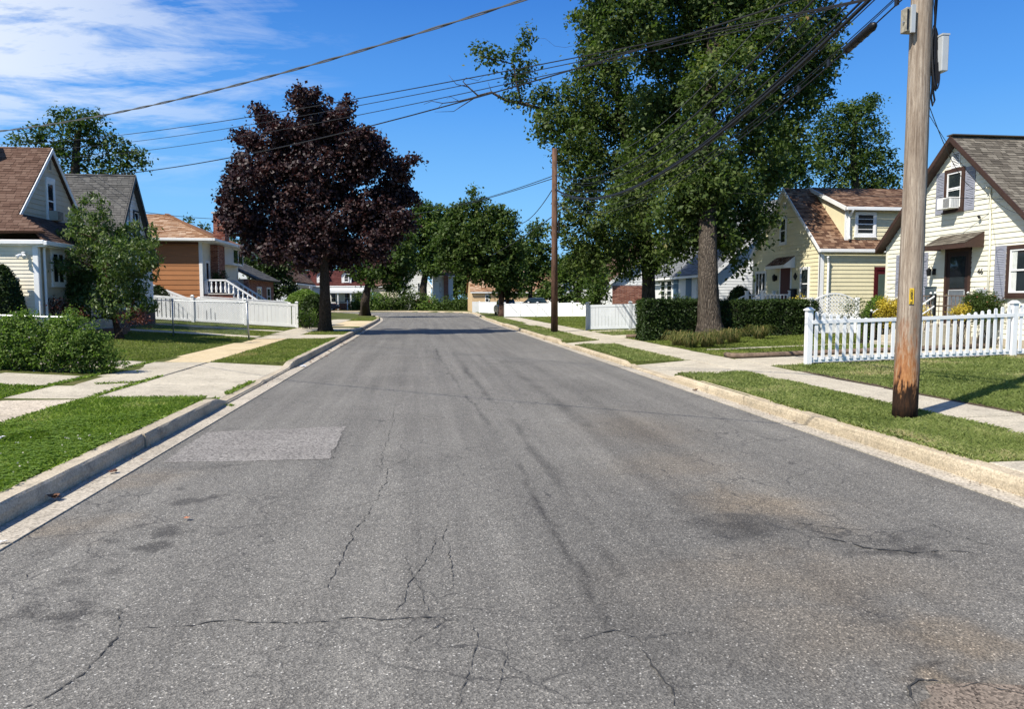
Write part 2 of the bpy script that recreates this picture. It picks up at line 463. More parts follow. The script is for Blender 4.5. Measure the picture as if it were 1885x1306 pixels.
# road: a fine sheet near the camera that carries its wear, a plain one further off
road = bpy.data.objects.new('road', None); COL.objects.link(road); tag(road, kind='structure')
def blot(px, py, rx, ry):
    c = gp(px, py); zc = zdepth(c)
    return c[0], c[1], rx*zc/FPX, ry*zc*zc/(CAM_H*FPX)
def sheet(name, xs, ys, z, m, att=True):
    X, Y = np.meshgrid(xs, ys)
    me = bpy.data.meshes.new(name)
    n = X.size; ry, rx = X.shape
    i = np.arange(n).reshape(ry, rx)
    F = np.stack([i[:-1, :-1], i[:-1, 1:], i[1:, 1:], i[1:, :-1]], -1).reshape(-1, 4)
    nf = len(F)
    Z = z + (fbm(X*0.7, Y*0.35)-0.5)*0.006
    me.vertices.add(n); me.loops.add(nf*4); me.polygons.add(nf)
    me.vertices.foreach_set('co', np.stack([X, Y, Z], -1).astype(np.float32).ravel())
    me.loops.foreach_set('vertex_index', F.astype(np.int32).ravel())
    me.polygons.foreach_set('loop_start', np.arange(0, nf*4, 4, dtype=np.int32)); me.polygons.foreach_set('loop_total', np.full(nf, 4, dtype=np.int32))
    me.update(calc_edges=True)
    wx = X + (fbm(X*3+9, Y*3)-0.5)*0.5; wy = Y + (fbm(X*3, Y*3+40)-0.5)*0.9
    S = np.zeros(X.shape); B = np.zeros(X.shape)
    # small oily blotches by the left kerb
    for (px, py, a, b, s) in [(348, 923, 32, 7, .9), (395, 916, 14, 4, .7), (304, 981, 32, 9, 1), (283, 1008, 34, 10, 1), (211, 997, 20, 7, .8), (56, 1131, 26, 10, .9), (116, 1134, 36, 11, 1), (160, 1115, 18, 6, .7), (204, 1127, 18, 8, .8), (18, 1195, 18, 6, .6), (134, 1071, 20, 7, .7), (148, 1051, 20, 5, .6), (218, 1051, 14, 5, .7), (4, 1148, 14, 10, .8), (485, 983, 8, 5, .6), (360, 976, 12, 4, .6), (414, 983, 8, 3, .6), (262, 970, 12, 4, .6), (320, 970, 14, 3, .6), (185, 1024, 12, 5, .5), (330, 900, 10, 3, .6), (510, 1083, 10, 3, .4), (380, 860, 40, 7, .4), (560, 1170, 14, 5, .35), (990, 1265, 10, 6, .7), (1130, 1115, 30, 6, .4), (258, 1142, 24, 4, .6)]:
        cx_, cy_, rx_, ry_ = blot(px, py, a, b)
        ex = X + (fbm(X*7+9, Y*7)-0.5)*0.22; ey = Y + (fbm(X*7, Y*7+40)-0.5)*0.22
        d = np.sqrt(((ex-cx_)/(rx_*1.1))**2 + ((ey-cy_)/(ry_*1.1))**2)
        S = np.maximum(S, s*0.85*np.clip((1.15-d)*2.6, 0, 1))
    # soft broad wear, and one faint dark band across the far road
    for (px, py, a, b, s) in [(1370, 975, 150, 30, .95), (1280, 1000, 380, 170, .30), (1614, 978, 60, 12, .8), (1560, 985, 260, 20, .45), (1650, 1005, 150, 9, .95), (1250, 930, 150, 60, .45), (1200, 1150, 260, 120, .35), (1500, 1100, 300, 90, .35), (1150, 800, 90, 60, .35), (1090, 720, 60, 30, .35), (60, 1000, 120, 30, .25), (1350, 1240, 150, 70, .35), (1230, 1190, 90, 16, .4), (1260, 1265, 60, 20, .45), (1780, 1265, 130, 7, 1.0), (1640, 1255, 40, 6, .8), (860, 735, 40, 90, .10), (700, 620, 120, 6, .2)]:
        cx_, cy_, rx_, ry_ = blot(px, py, a, b)
        d = ((wx-cx_)/rx_)**2 + ((wy-cy_)/ry_)**2
        S = np.maximum(S, s*np.exp(-d*1.1))
    # seam lines running away from the camera
    def trail(pts, w, s):
        nonlocal S
        P = [gp(a, b) for a, b in pts]
        px_ = np.interp(Y, [p[1] for p in P[::-1]], [p[0] for p in P[::-1]])
        inr = (Y > P[-1][1]-0.3) & (Y < P[0][1]+4)
        wob = (fbm(X*0+3.1, Y*2.2)-0.5)*0.12
        ragged = np.clip(fbm(X*4, Y*1.5+7)*2.2-0.5, 0, 1)
        S = np.where(inr, np.maximum(S, s*ragged*np.exp(-((X-px_-wob)/w)**2)), S)
    trail([(808, 659), (860, 730), (903, 784), (935, 827), (973, 897), (1011, 962), (1070, 1049), (1111, 1119)], 0.032, 1.0)
    trail([(865, 692), (935, 768), (1000, 854), (1065, 946), (1130, 1033)], 0.07, .85)
    trail([(960, 690), (1060, 770), (1150, 860), (1230, 930)], 0.14, .6)
    trail([(720, 640), (735, 720), (740, 800), (742, 900)], 0.25, .18)
    S = np.clip(S + (fbm(X*1.1, Y*0.22+3)-0.55)*0.55*(fbm(X*9, Y*9)*0.6+0.6), 0, 1)
    for (px, py, a, b, s) in [(1400, 930, 110, 30, .8), (1776, 1187, 200, 50, .8), (1480, 1060, 260, 50, .45), (1820, 1290, 150, 30, .9), (60, 975, 120, 20, .6), (240, 880, 90, 14, .45), (1180, 790, 90, 30, .4), (1250, 860, 120, 30, .4), (1560, 1160, 200, 60, .4)]:
        cx_, cy_, rx_, ry_ = blot(px, py, a, b)
        B = np.maximum(B, s*np.exp(-(((wx-cx_)/rx_)**2 + ((wy-cy_)/ry_)**2)))
    for nm_, A in (('stain', S), ('brown', B)):
        at = me.attributes.new(nm_, 'FLOAT', 'POINT'); at.data.foreach_set('value', A.astype(np.float32).ravel())
    me.polygons.foreach_set('use_smooth', [True]*nf)
    me.materials.append(m)
    o = bpy.data.objects.new(name, me); COL.objects.link(o); o.parent = road
    return o
yy = [-6.0, -3, 0, 1.5, 2.4]
while yy[-1] < 50: yy.append(yy[-1] + max(0.035, yy[-1]*0.0048))
yy[-1] = 50.0
sheet('asphalt', np.linspace(-2.86, 4.89, 170), np.array(yy), 0.0, M_ASPH)
mb = MB()
Lf = LK[1:]; Rf = RK[1:]
for a in range(len(Lf)-1):
    mb.quad((Lf[a][0], Lf[a][1], 0), (Rf[a][0], Rf[a][1], 0), (Rf[a+1][0], Rf[a+1][1], 0), (Lf[a+1][0], Lf[a+1][1], 0))
mb.build('asphalt', M_ASPH, road)
# patch and cracks
def gz_(pts, z): return [tuple(gp(a, b, z)) for a, b in pts]
def ragged(pts, z, amp=0.012, step=0.08):
    out = []
    P = [Vector(p) for p in gz_(pts, z)]
    for a, b in zip(P, P[1:]+P[:1]):
        n = max(1, int((b-a).length/step))
        for k in range(n):
            q = a.lerp(b, k/n); out.append((q.x+rng.normal()*amp, q.y+rng.normal()*amp, z))
    return out
pv = ragged([(300, 852), (382, 796), (637, 785), (607, 845), (460, 849)], 0.0035)
p0 = MB(); p0.quad(*pv); o = p0.build('repair_patch', M_PATCH, road); tag(o, 'lighter rectangular repair patch in the asphalt')
pv = ragged([(1690, 1262), (1790, 1256), (1960, 1275), (2050, 1420), (1700, 1420)], 0.0035, 0.02)
p0 = MB(); p0.quad(*pv); M_PATCHB = make_concrete('patch_brown', (0.17, 0.135, 0.105), (0.23, 0.185, 0.145), 1.5, 0.5, 95)
o = p0.build('repair_patch', M_PATCHB, road); tag(o, 'brown worn patch in the asphalt at the front')
def crack(pts, w=0.009, z=0.0050, jit=0.018):
    P = [Vector(gp(a, b, z)) for a, b in pts]
    Q = []
    for a, b in zip(P, P[1:]):
        n = max(2, int((b-a).length/0.028))
        for k in range(n): Q.append(a.lerp(b, k/n))
    Q.append(P[-1])
    off = 0; pp = []
    for q in Q:
        off = off*0.86 + rng.normal()*jit*0.42
        pp.append(Vector((q.x+off*0.8+rng.normal()*0.0035, q.y+off+rng.normal()*0.0035, z)))
    m_ = MB()
    L_, R_ = [], []
    for k, q in enumerate(pp):
        d = (pp[min(k+1, len(pp)-1)]-pp[max(0, k-1)]).normalized(); s_ = Vector((-d.y, d.x, 0))
        ww = w*(0.1+rng.random()**1.5*1.7)*min(1.0, 0.15+k/8.0, 0.15+(len(pp)-1-k)/8.0)
        L_.append(q+s_*ww*0.5); R_.append(q-s_*ww*0.5)
    i = 0; m_.v = [tuple(p) for ab in zip(L_, R_) for p in ab]
    for k in range(len(pp)-1): m_.f.append((2*k, 2*k+1, 2*k+3, 2*k+2)); m_.r.append(0)
    m_.build('crack', M_CRACK, road)
for pts, w in [([(10, 1318), (93, 1282), (148, 1243), (186, 1201), (216, 1169), (241, 1157)], .014), ([(216, 1169), (222, 1140), (218, 1115)], .008),
    ([(241, 1157), (325, 1154), (394, 1143), (445, 1138), (557, 1142), (650, 1135), (719, 1137), (780, 1132), (860, 1138)], .012),
    ([(719, 1135), (743, 1108), (757, 1065), (795, 1016), (800, 985)], .009), ([(741, 1195), (780, 1168), (820, 1143), (862, 1135)], .007),
    ([(600, 1095), (625, 1030), (650, 985), (672, 950), (690, 925)], .008), ([(610, 945), (680, 925), (735, 908), (790, 905)], .007), ([(690, 925), (712, 890), (716, 860), (760, 840)], .007),
    ([(490, 960), (560, 945), (640, 925)], .005), ([(868, 1240), (876, 1190), (872, 1140)], .007), ([(820, 960), (826, 1020), (830, 1090)], .006), ([(840, 1300), (862, 1250), (868, 1225)], .010),
    ([(1030, 1176), (1080, 1173), (1130, 1160), (1165, 1180), (1180, 1195)], .011), ([(1180, 1195), (1200, 1235), (1235, 1270), (1250, 1306)], .012), ([(1180, 1180), (1240, 1165), (1330, 1160)], .009),
    ([(1410, 955), (1500, 970), (1590, 975), (1660, 985)], .008), ([(1500, 985), (1590, 1008), (1680, 1015), (1760, 1015), (1800, 1022)], .020), ([(1672, 950), (1740, 975), (1800, 1000), (1880, 1020)], .007),
    ([(1690, 1306), (1672, 1270), (1690, 1256), (1760, 1262)], .020), ([(1760, 1262), (1800, 1258), (1885, 1272)], .024),
    ([(650, 845), (740, 850), (800, 870)], .005), ([(700, 870), (715, 800), (730, 740)], .006), ([(1000, 870), (1070, 850), (1120, 843)], .005), ([(745, 1010), (780, 1090), (790, 1140)], .005), ([(330, 866), (470, 853), (609, 846), (636, 787)], .007),
    ([(390, 1040), (470, 1000)], .004), ([(0, 1120), (60, 1055), (110, 1030)], .006), ([(905, 1306), (930, 1240), (935, 1180)], .005), ([(1110, 1130), (1112, 1160)], .006), ([(1350, 820), (1420, 806), (1500, 803)], .006), ([(1290, 700), (1200, 690)], .008)]:
    crack(pts, w*0.68)

# kerbs: stones cast in lengths, dropped at the driveways
def kerb_profile(bx, h):   # cross-section from road side to back: (offset, z)
    return [(0, -0.05), (0, h*0.55), (0.012, h-0.02), (0.03, h), (0.19, h+0.002), (0.19, -0.05)]
def hL(y):
    pts = [(-9, .165), (11.75, .165), (12.35, .05), (15.0, .05), (15.2, .085), (15.5, .05), (18.0, .05), (18.9, .165), (60, .165), (100, .16)]
    return np.interp(y, [p[0] for p in pts], [p[1] for p in pts])
def hR(y):
    pts = [(-9, .06), (3.0, .06), (3.6, .15), (14.4, .15), (14.9, .045), (17.7, .045), (18.2, .13), (24.4, .13), (24.9, .045), (26.8, .045), (27.3, .14), (60, .15), (100, .15)]
    return np.interp(y, [p[0] for p in pts], [p[1] for p in pts])
def kerb(line, side, hf, mats, joints, gw):
    root = bpy.data.objects.new('kerb', None); COL.objects.link(root); tag(root, kind='structure')
    gut = bpy.data.objects.new('gutter', None); COL.objects.link(gut); tag(gut, kind='structure')
    # arc-length walk
    P = [Vector((a, b, 0)) for a, b in line]
    cum = [0]
    for a, b in zip(P, P[1:]): cum.append(cum[-1]+(b-a).length)
    def at(s):
        s = min(max(s, 0), cum[-1]-1e-4)
        for k in range(len(P)-1):
            if s <= cum[k+1]: break
        t = (s-cum[k])/(cum[k+1]-cum[k]); d = (P[k+1]-P[k]).normalized()
        return P[k].lerp(P[k+1], t), Vector((d.y, -d.x, 0))*side      # normal pointing away from the road
    s = 0.0; j = 0
    while s < cum[-1]-0.5:
        L_ = joints if s < 45 else 6.0
        e = min(s+L_, cum[-1]); n = max(2, int((e-s)/0.25)) if s < 45 else 3
        g_ = 0.012
        m_ = MB(); rings = []
        jx = rng.normal()*0.006; jz = rng.normal()*0.004
        for k in range(n+1):
            ss = s+g_/2+(e-s-g_)*k/n
            p, nn = at(ss); h = float(hf(p.y)) + jz
            pr = [(o_+jx+ (rng.normal()*0.0025), z_) for o_, z_ in kerb_profile(0, h)]
            rings.append([(p.x+nn.x*o_, p.y+nn.y*o_, z_) for o_, z_ in pr])
        for r_ in rings: m_.v += r_
        c = len(rings[0])
        for k in range(n):
            for q in range(c-1):
                f = (k*c+q, k*c+q+1, (k+1)*c+q+1, (k+1)*c+q)
                m_.f.append(f if side < 0 else f[::-1]); m_.r.append(0)
        m_.f.append(tuple(range(c))); m_.f.append(tuple(range(n*c, n*c+c))); m_.r += [0, 0]
        m_.build('kerb_stone', mats, root)
        # gutter length (offset joints)
        m_ = MB(); k0 = at(s+g_/2); k1 = at(e-g_/2)
        m = 1 if s < 45 else 2
        for q in range(m):
            a0, n0 = at(s+g_/2+(e-s-g_)*q/m); a1, n1_ = at(s+g_/2+(e-s-g_)*(q+1)/m)
            z0 = 0.012
            m_.hexa([(a0.x-n0.x*gw, a0.y-n0.y*gw, -0.05), (a0.x+n0.x*0.004, a0.y+n0.y*0.004, -0.05), (a1.x+n1_.x*0.004, a1.y+n1_.y*0.004, -0.05), (a1.x-n1_.x*gw, a1.y-n1_.y*gw, -0.05),
                     (a0.x-n0.x*gw, a0.y-n0.y*gw, z0), (a0.x+n0.x*0.004, a0.y+n0.y*0.004, z0-0.006), (a1.x+n1_.x*0.004, a1.y+n1_.y*0.004, z0-0.006), (a1.x-n1_.x*gw, a1.y-n1_.y*gw, z0)])
        m_.build('gutter_slab', M_GUT, gut)
        s = e; j += 1
    return root
kerb(LK, -1, hL, M_KERBL, 3.35, 0.29)
kerb(RK, 1, hR, M_KERBR, 3.2, 0.26)

# pavements and driveways: separate slabs with open joints
def slabset(root, x0, x1, y0, y1, nx_, ny_, m, zf=None, th=0.12, gap=0.02, tilt=0.004, proud=0.012):
    for i in range(nx_):
        for j in range(ny_):
            a = x0+(x1-x0)*i/nx_+gap/2; b = x0+(x1-x0)*(i+1)/nx_-gap/2
            c = y0+(y1-y0)*j/ny_+gap/2; d = y0+(y1-y0)*(j+1)/ny_-gap/2
            t = [rng.normal()*tilt for _ in range(4)]
            zz_ = [float((zf or tz)(x, y))+proud+dz for (x, y), dz in zip(((a, c), (b, c), (b, d), (a, d)), t)]
            o_ = MB().hexa([(a, c, zz_[0]-th), (b, c, zz_[1]-th), (b, d, zz_[2]-th), (a, d, zz_[3]-th), (a, c, zz_[0]), (b, c, zz_[1]), (b, d, zz_[2]), (a, d, zz_[3])]).build('paving_slab', m, root)
            bv = o_.modifiers.new('b', 'BEVEL'); bv.width = 0.008; bv.segments = 1
def struct(name):
    o = bpy.data.objects.new(name, None); COL.objects.link(o); return tag(o, kind='structure')
pavL = struct('pavement')
slabset(pavL, -6.40, -5.12, -4.0, 11.9, 1, 11, M_EXPO, gap=0.03)
slabset(pavL, -6.40, -5.12, 18.75, 29.4, 1, 7, M_CONC_Y)
slabset(pavL, -6.40, -5.12, 29.4, 56, 1, 16, M_CONC)
pavR = struct('pavement')
slabset(pavR, 6.75, 7.85, -3.0, 14.6, 1, 12, M_CONC)
slabset(pavR, 6.75, 7.85, 14.6, 18.0, 1, 2, M_CONC)
slabset(pavR, 6.6, 7.85, 18.0, 60, 1, 30, M_CONC)
def apron(hf, kx, back):
    def f(x, y):
        t = np.clip((np.abs(x)-abs(kx))/abs(back-kx), 0, 1)
        return (hf(y)-0.012)*(1-t) + t*tz(back, y)
    return f
drL = struct('driveway')
# left: two driveways side by side between the kerb and the houses' fence line
slabset(drL, -5.12, -3.30, 12.1, 18.65, 1, 3, M_CONC, zf=apron(lambda y: 0.05, -3.3, -5.12), gap=0.035)
slabset(drL, -6.40, -5.14, 12.1, 18.65, 1, 4, M_CONC, gap=0.05)
slabset(drL, -9.4, -6.46, 13.55, 15.15, 2, 1, M_CONC, gap=0.07, tilt=0.008)
slabset(drL, -14.4, -9.4, 13.55, 15.15, 3, 1, M_CONC, gap=0.05, tilt=0.008)
slabset(drL, -14.4, -6.46, 16.95, 18.65, 4, 1, M_CONC)
slabset(drL, -5.12, -3.30, 29.6, 32.4, 1, 1, M_CONC, zf=apron(lambda y: 0.15, -3.3, -5.12))
slabset(drL, -12.0, -6.42, 29.9, 30.9, 4, 1, M_CONC, proud=0.02)
slabset(drL, -12.0, -6.42, 35.0, 35.9, 4, 1, M_CONC, proud=0.02)
slabset(drL, -5.12, -3.30, 36.4, 40.0, 1, 2, M_CONC, zf=apron(lambda y: 0.15, -3.3, -5.12))
slabset(drL, -5.12, -3.30, 42.0, 52.0, 1, 4, M_CONC_Y, zf=apron(lambda y: 0.15, -3.3, -5.12))
drR = struct('driveway')
slabset(drR, 5.28, 6.73, 14.75, 17.85, 1, 1, M_CONC, zf=apron(lambda y: 0.045, 5.28, 6.7))
slabset(drR, 7.87, 15.2, 15.95, 17.85, 3, 1, M_CONC)
slabset(drR, 5.28, 6.58, 24.75, 26.95, 1, 1, M_CONC, zf=apron(lambda y: 0.045, 5.28, 6.6))
slabset(drR, 7.87, 15.2, 28.2, 30.0, 3, 1, M_CONC)
slabset(drR, 5.28, 6.73, -2.0, 3.3, 1, 1, M_CONC, zf=apron(lambda y: 0.06, 5.28, 6.7))
slabset(drR, 5.28, 6.73, 3.32, 6.28, 1, 1, M_CONC, proud=0.02)
slabset(drR, 5.28, 6.58, 42.0, 46.0, 1, 1, M_CONC, zf=apron(lambda y: 0.12, 5.28, 6.6))
path = struct('garden_path')
slabset(path, 8.4, 14.5, 20.85, 21.25, 6, 1, M_CONC, proud=0.006)
slabset(path, 7.87, 12.5, 33.2, 33.7, 4, 1, M_CONC, proud=0.03)
# soil edging that shows where the turf meets the pavement on the right
M_EDGE = simple('edging_brown', (0.17, 0.12, 0.085), 0.9, 0.3, 12, 0.5, 40)
M_MULCH = simple('bare_soil', (0.085, 0.058, 0.036), 0.95, 0.45, 22, 0.8, 50)
mb = MB()
for k in range(120):
    y = -3+k*0.146
    if 15.9 < y < 17.9: continue
    w0 = 0.05+0.09*rng.random(); mb.quad((7.84, y, float(tz(7.85, y))+0.016), (7.84, y+0.147, float(tz(7.85, y))+0.016), (7.88+w0, y+0.147, float(tz(8, y))+0.018), (7.88+w0*0.8, y, float(tz(8, y))+0.018))
tag(mb.build('soil_edge', M_MULCH), kind='structure')
def low_kerb(pts, label):
    m_ = MB()
    Q = [Vector((x, y, float(tz(x, y))+0.06)) for x, y in pts]
    m_.tube(Q, [0.075]*len(Q), 8)
    o_ = m_.build('edging_kerb', M_EDGE, smooth=True); tag(o_, label, 'kerb')
low_kerb([(7.95, 18.55), (7.93, 18.2), (8.1, 18.02), (8.6, 17.98), (10, 17.98), (12, 17.98), (15, 17.98)], 'low rounded brown kerb edging the driveway behind the picket fence post')
low_kerb([(7.95, 28.1), (8.3, 28.05), (10, 28.05), (13, 28.05)], 'low brown kerb edging the driveway beside the dark hedge')

# ---------------------------------------------------------------- turf
def grassmat(name, stops):
    return leafmat(name, stops, 0.35, 0.55, 0.25, (1.0, 1.15, 0.4))
G_LUSH = grassmat('grass_lush', [(0.0, (0.080, 0.135, 0.014)), (0.4, (0.155, 0.235, 0.030)), (0.75, (0.25, 0.34, 0.065)), (1.0, (0.44, 0.43, 0.17))])
G_DRY = grassmat('grass_dry', [(0.0, (0.105, 0.14, 0.034)), (0.4, (0.20, 0.25, 0.066)), (0.7, (0.30, 0.33, 0.118)), (1.0, (0.48, 0.40, 0.22))])
G_MID = grassmat('grass_mid', [(0.0, (0.09, 0.125, 0.018)), (0.4, (0.165, 0.215, 0.038)), (0.8, (0.26, 0.29, 0.07)), (1.0, (0.42, 0.34, 0.15))])
def turf(name, region, m, density, h, w, label=None, clump=1.0, hole=None):
    """region: (x0,x1,y0,y1); density per square metre at 6 m, falling with distance while the blades widen"""
    x0, x1, y0, y1 = region
    out = []; R_ = []
    yb = y0
    while yb < y1:
        ye = min(y1, yb + max(0.5, yb*0.1)); d = max(5.0, (yb+ye)/2*1.03)
        f = 6.0/d
        n = int(density*1.75*f**1.6*(x1-x0)*(ye-yb))
        if n > 0:
            x = rng.uniform(x0, x1, n); y = rng.uniform(yb, ye, n)
            # ragged outline
            ex = np.minimum(x-x0, x1-x); ey = np.minimum(y-y0, y1-y)
            keep = (np.minimum(ex, ey) > (fbm(x*3, y*3+11)-0.45)*0.16*clump)
            if hole is not None: keep &= ~hole(x, y)
            x = x[keep]; y = y[keep]; n = len(x)
            hh = 0.78*h*(0.45+0.9*rng.random(n))*(0.55+0.9*fbm(x*1.7+3, y*1.7)); ww = 0.72*w*(0.7+0.6*rng.random(n))*max(1.0, (d/8.0)**0.75)
            a = rng.uniform(0, 2*math.pi, n); lean = hh*(0.25+0.9*rng.random(n))
            a2 = rng.uniform(0, 2*math.pi, n)
            z = tz(x, y)-0.005
            bx = np.cos(a)*ww/2; by = np.sin(a)*ww/2
            P0 = np.stack([x-bx, y-by, z], -1); P1 = np.stack([x+bx, y+by, z], -1)
            mx_ = x+np.cos(a2)*lean*0.35; my_ = y+np.sin(a2)*lean*0.35
            P2 = np.stack([mx_+bx*0.75, my_+by*0.75, z+hh*0.65], -1)
            P3 = np.stack([x+np.cos(a2)*lean, y+np.sin(a2)*lean, z+hh*0.95], -1)
            out.append(np.stack([P0, P1, P2, P3], 1))
            t = 0.55*fbm(x*0.9+31, y*0.9)+0.45*rng.random(n)
            dry = np.clip((fbm(x*0.8+77, y*0.8)-0.52)*4, 0, 1)*0.42-np.clip((fbm(x*2.1+7, y*2.1)-0.55)*3, 0, 1)*0.2
            R_.append(np.clip(t+dry-0.05, 0, 1))
        yb = ye
    V = np.concatenate(out); r = np.concatenate(R_)
    o_ = bigmesh(name, V, 4, m, None, r); tag(o_, label, None, None, 'stuff')
    return o_
turf('grass', (-5.14, -3.33, 4.2, 12.15), G_LUSH, 5200, 0.062, 0.0065)
turf('grass', (-13, -6.36, 8.0, 13.6), G_LUSH, 3400, 0.07, 0.008)
turf('grass', (-5.14, -3.27, 18.65, 29.6), G_MID, 4500, 0.05, 0.007)
turf('grass', (-11.3, -6.42, 18.68, 29.9), G_MID, 4200, 0.05, 0.007)
turf('grass', (-12, -6.42, 30.9, 35.0), G_MID, 3600, 0.06, 0.009)
turf('grass', (-12, -6.42, 35.9, 39.0), G_MID, 3600, 0.06, 0.009)
turf('grass', (-5.14, -3.27, 32.5, 36.4), G_MID, 3600, 0.05, 0.009)
turf('grass', (-5.14, -3.27, 52.0, 62.0), G_MID, 3000, 0.06, 0.009)
turf('grass', (5.27, 6.77, 6.28, 14.75), G_DRY, 5200, 0.062, 0.0065)
turf('grass', (5.27, 6.60, 17.85, 24.75), G_DRY, 4600, 0.055, 0.007)
turf('grass', (5.27, 6.60, 26.95, 42), G_DRY, 4000, 0.055, 0.008)
turf('grass', (5.27, 6.60, 46, 62), G_DRY, 3500, 0.06, 0.009)
turf('grass', (7.90, 17.0, 7.0, 15.95), G_DRY, 4300, 0.062, 0.0075)
turf('grass', (7.92, 15.0, 18.15, 28.1), G_MID, 4400, 0.055, 0.008, hole=lambda x, y: (y > 20.83) & (y < 21.27) & (x > 8.4))
turf('grass', (7.90, 13.0, 30.1, 37.0), G_DRY, 3800, 0.055, 0.009)
turf('grass', (7.90, 13.0, 37.2, 62.0), G_MID, 3200, 0.06, 0.010)
# weeds in the joints of the driveway and gutter
def weeds(pts, m=G_LUSH, w=0.05, n=60, h=0.05, name='weeds'):
    out = []; R_ = []
    for (x0, y0), (x1, y1) in pts:
        L_ = math.hypot(x1-x0, y1-y0); k = int(n*L_)
        t = rng.random(k); t = t[vnoise(t*L_*1.3+x0*5, t*0+y0) > 0.42]; k = len(t)
        x = x0+(x1-x0)*t+rng.normal(size=k)*w*0.5; y = y0+(y1-y0)*t+rng.normal(size=k)*w*0.5
        z = np.where(np.abs(x+1) < 2.2, 0.0, 0) if False else np.where((x > -3.2) & (x < 5.1), 0.0, tz(x, y))
        z = np.where((x < -3.2) & (x > -5.1) & (y > 12) & (y < 18.7), 0.05+(-3.2-x)/1.9*0.1, z)
        a = rng.uniform(0, 6.283, k); a2 = rng.uniform(0, 6.283, k); hh = h*(0.4+rng.random(k)); ww = 0.006+0.004*rng.random(k)
        bx = np.cos(a)*ww; by = np.sin(a)*ww; le = hh*(0.3+1.1*rng.random(k))
        out.append(np.stack([np.stack([x-bx, y-by, z], -1), np.stack([x+bx, y+by, z], -1), np.stack([x+bx*0.7+np.cos(a2)*le*0.5, y+by*0.7+np.sin(a2)*le*0.5, z+hh*0.7], -1), np.stack([x+np.cos(a2)*le, y+np.sin(a2)*le, z+hh*0.8], -1)], 1))
        R_.append(rng.random(k)*0.8)
    o_ = bigmesh(name, np.concatenate(out), 4, m, None, np.concatenate(R_)); tag(o_, kind='stuff')
weeds([((-6.43, 12.1), (-6.43, 18.6)), ((-5.13, 12.1), (-5.13, 15.5)), ((-7.9, 13.6), (-7.9, 15.1)), ((-5.1, 14.28), (-6.4, 13.75)), ((-3.32, 12.3), (-3.32, 15.0)), ((-9.4, 13.6), (-9.4, 15.1)), ((-7.0, 15.2), (-9.5, 15.2)), ((-14, 13.5), (-6.4, 13.5)), ((-6.45, 13.5), (-6.45, 15.2))], n=240, w=0.045, h=0.05)
weeds([((-2.86, 9.0), (-2.84, 9.35)), ((-2.95, 6.65), (-3.08, 6.75)), ((-3.1, 6.5), (-3.1, 7.0)), ((-2.86, 10.8), (-2.86, 11.0)), ((-2.95, 12.0), (-3.05, 12.1)), ((-2.86, 7.6), (-2.86, 7.8))], n=330, w=0.05, h=0.045)
weeds([((-3.36, 4.5), (-3.36, 12.0)), ((-5.13, 4.5), (-5.13, 12.0)), ((-3.34, 18.8), (-3.34, 29))], n=420, w=0.045, h=0.045)
weeds([((5.275, 6.4), (5.275, 14.6)), ((6.75, 6.4), (6.75, 14.6)), ((5.275, 18.1), (5.275, 24.6))], m=G_DRY, n=480, w=0.05, h=0.045)
# clover: three small round leaves each, and white flower heads
G_CLO = grassmat('clover_leaf', [(0, (0.085, 0.15, 0.016)), (0.6, (0.15, 0.24, 0.03)), (1, (0.22, 0.32, 0.055))])
M_FLW = leafmat('clover_flower', [(0, (0.55, 0.52, 0.40)), (1, (0.75, 0.70, 0.60))], 0.2)
n = 9000
x = rng.uniform(-5.1, -3.3, n); y = 4.2+rng.random(n)**1.3*7.5
k = fbm(x*1.3+2, y*1.3) + (8.5-y)*0.06 > 0.50
x = x[k]; y = y[k]; n = len(x)
V = []; z = tz(x, y)+0.028+rng.random(n)*0.03
for j in range(3):
    a = rng.uniform(0, 6.28, n)*0+j*2.09+x*90; r = 0.011+0.006*rng.random(n)
    cx_ = x+np.cos(a)*r; cy_ = y+np.sin(a)*r
    V.append(np.stack([np.stack([x, y, z-0.003], -1), np.stack([cx_-np.sin(a)*r*.8, cy_+np.cos(a)*r*.8, z+0.002], -1), np.stack([cx_+np.cos(a)*r, cy_+np.sin(a)*r, z], -1), np.stack([cx_+np.sin(a)*r*.8, cy_-np.cos(a)*r*.8, z+0.002], -1)], 1))
tag(bigmesh('clover', np.concatenate(V), 4, G_CLO, None, rng.random(3*n)), kind='stuff')
n = 110
x = rng.uniform(-5.0, -3.4, n); y = 5.2+rng.random(n)**1.2*3.4
V = []; z = tz(x, y)+0.07
for j in range(7):
    d = rng.normal(size=(n, 3)); d /= np.linalg.norm(d, axis=1)[:, None]; u = np.cross(d, rng.normal(size=(n, 3))); u /= np.linalg.norm(u, axis=1)[:, None]; w_ = np.cross(d, u)
    c = np.stack([x, y, z], -1)+d*0.004; s_ = 0.008
    V.append(np.stack([c-u*s_, c+w_*s_, c+u*s_, c-w_*s_], 1))
tag(bigmesh('clover_flowers', np.concatenate(V), 4, M_FLW, None, rng.random(7*n)), kind='stuff')
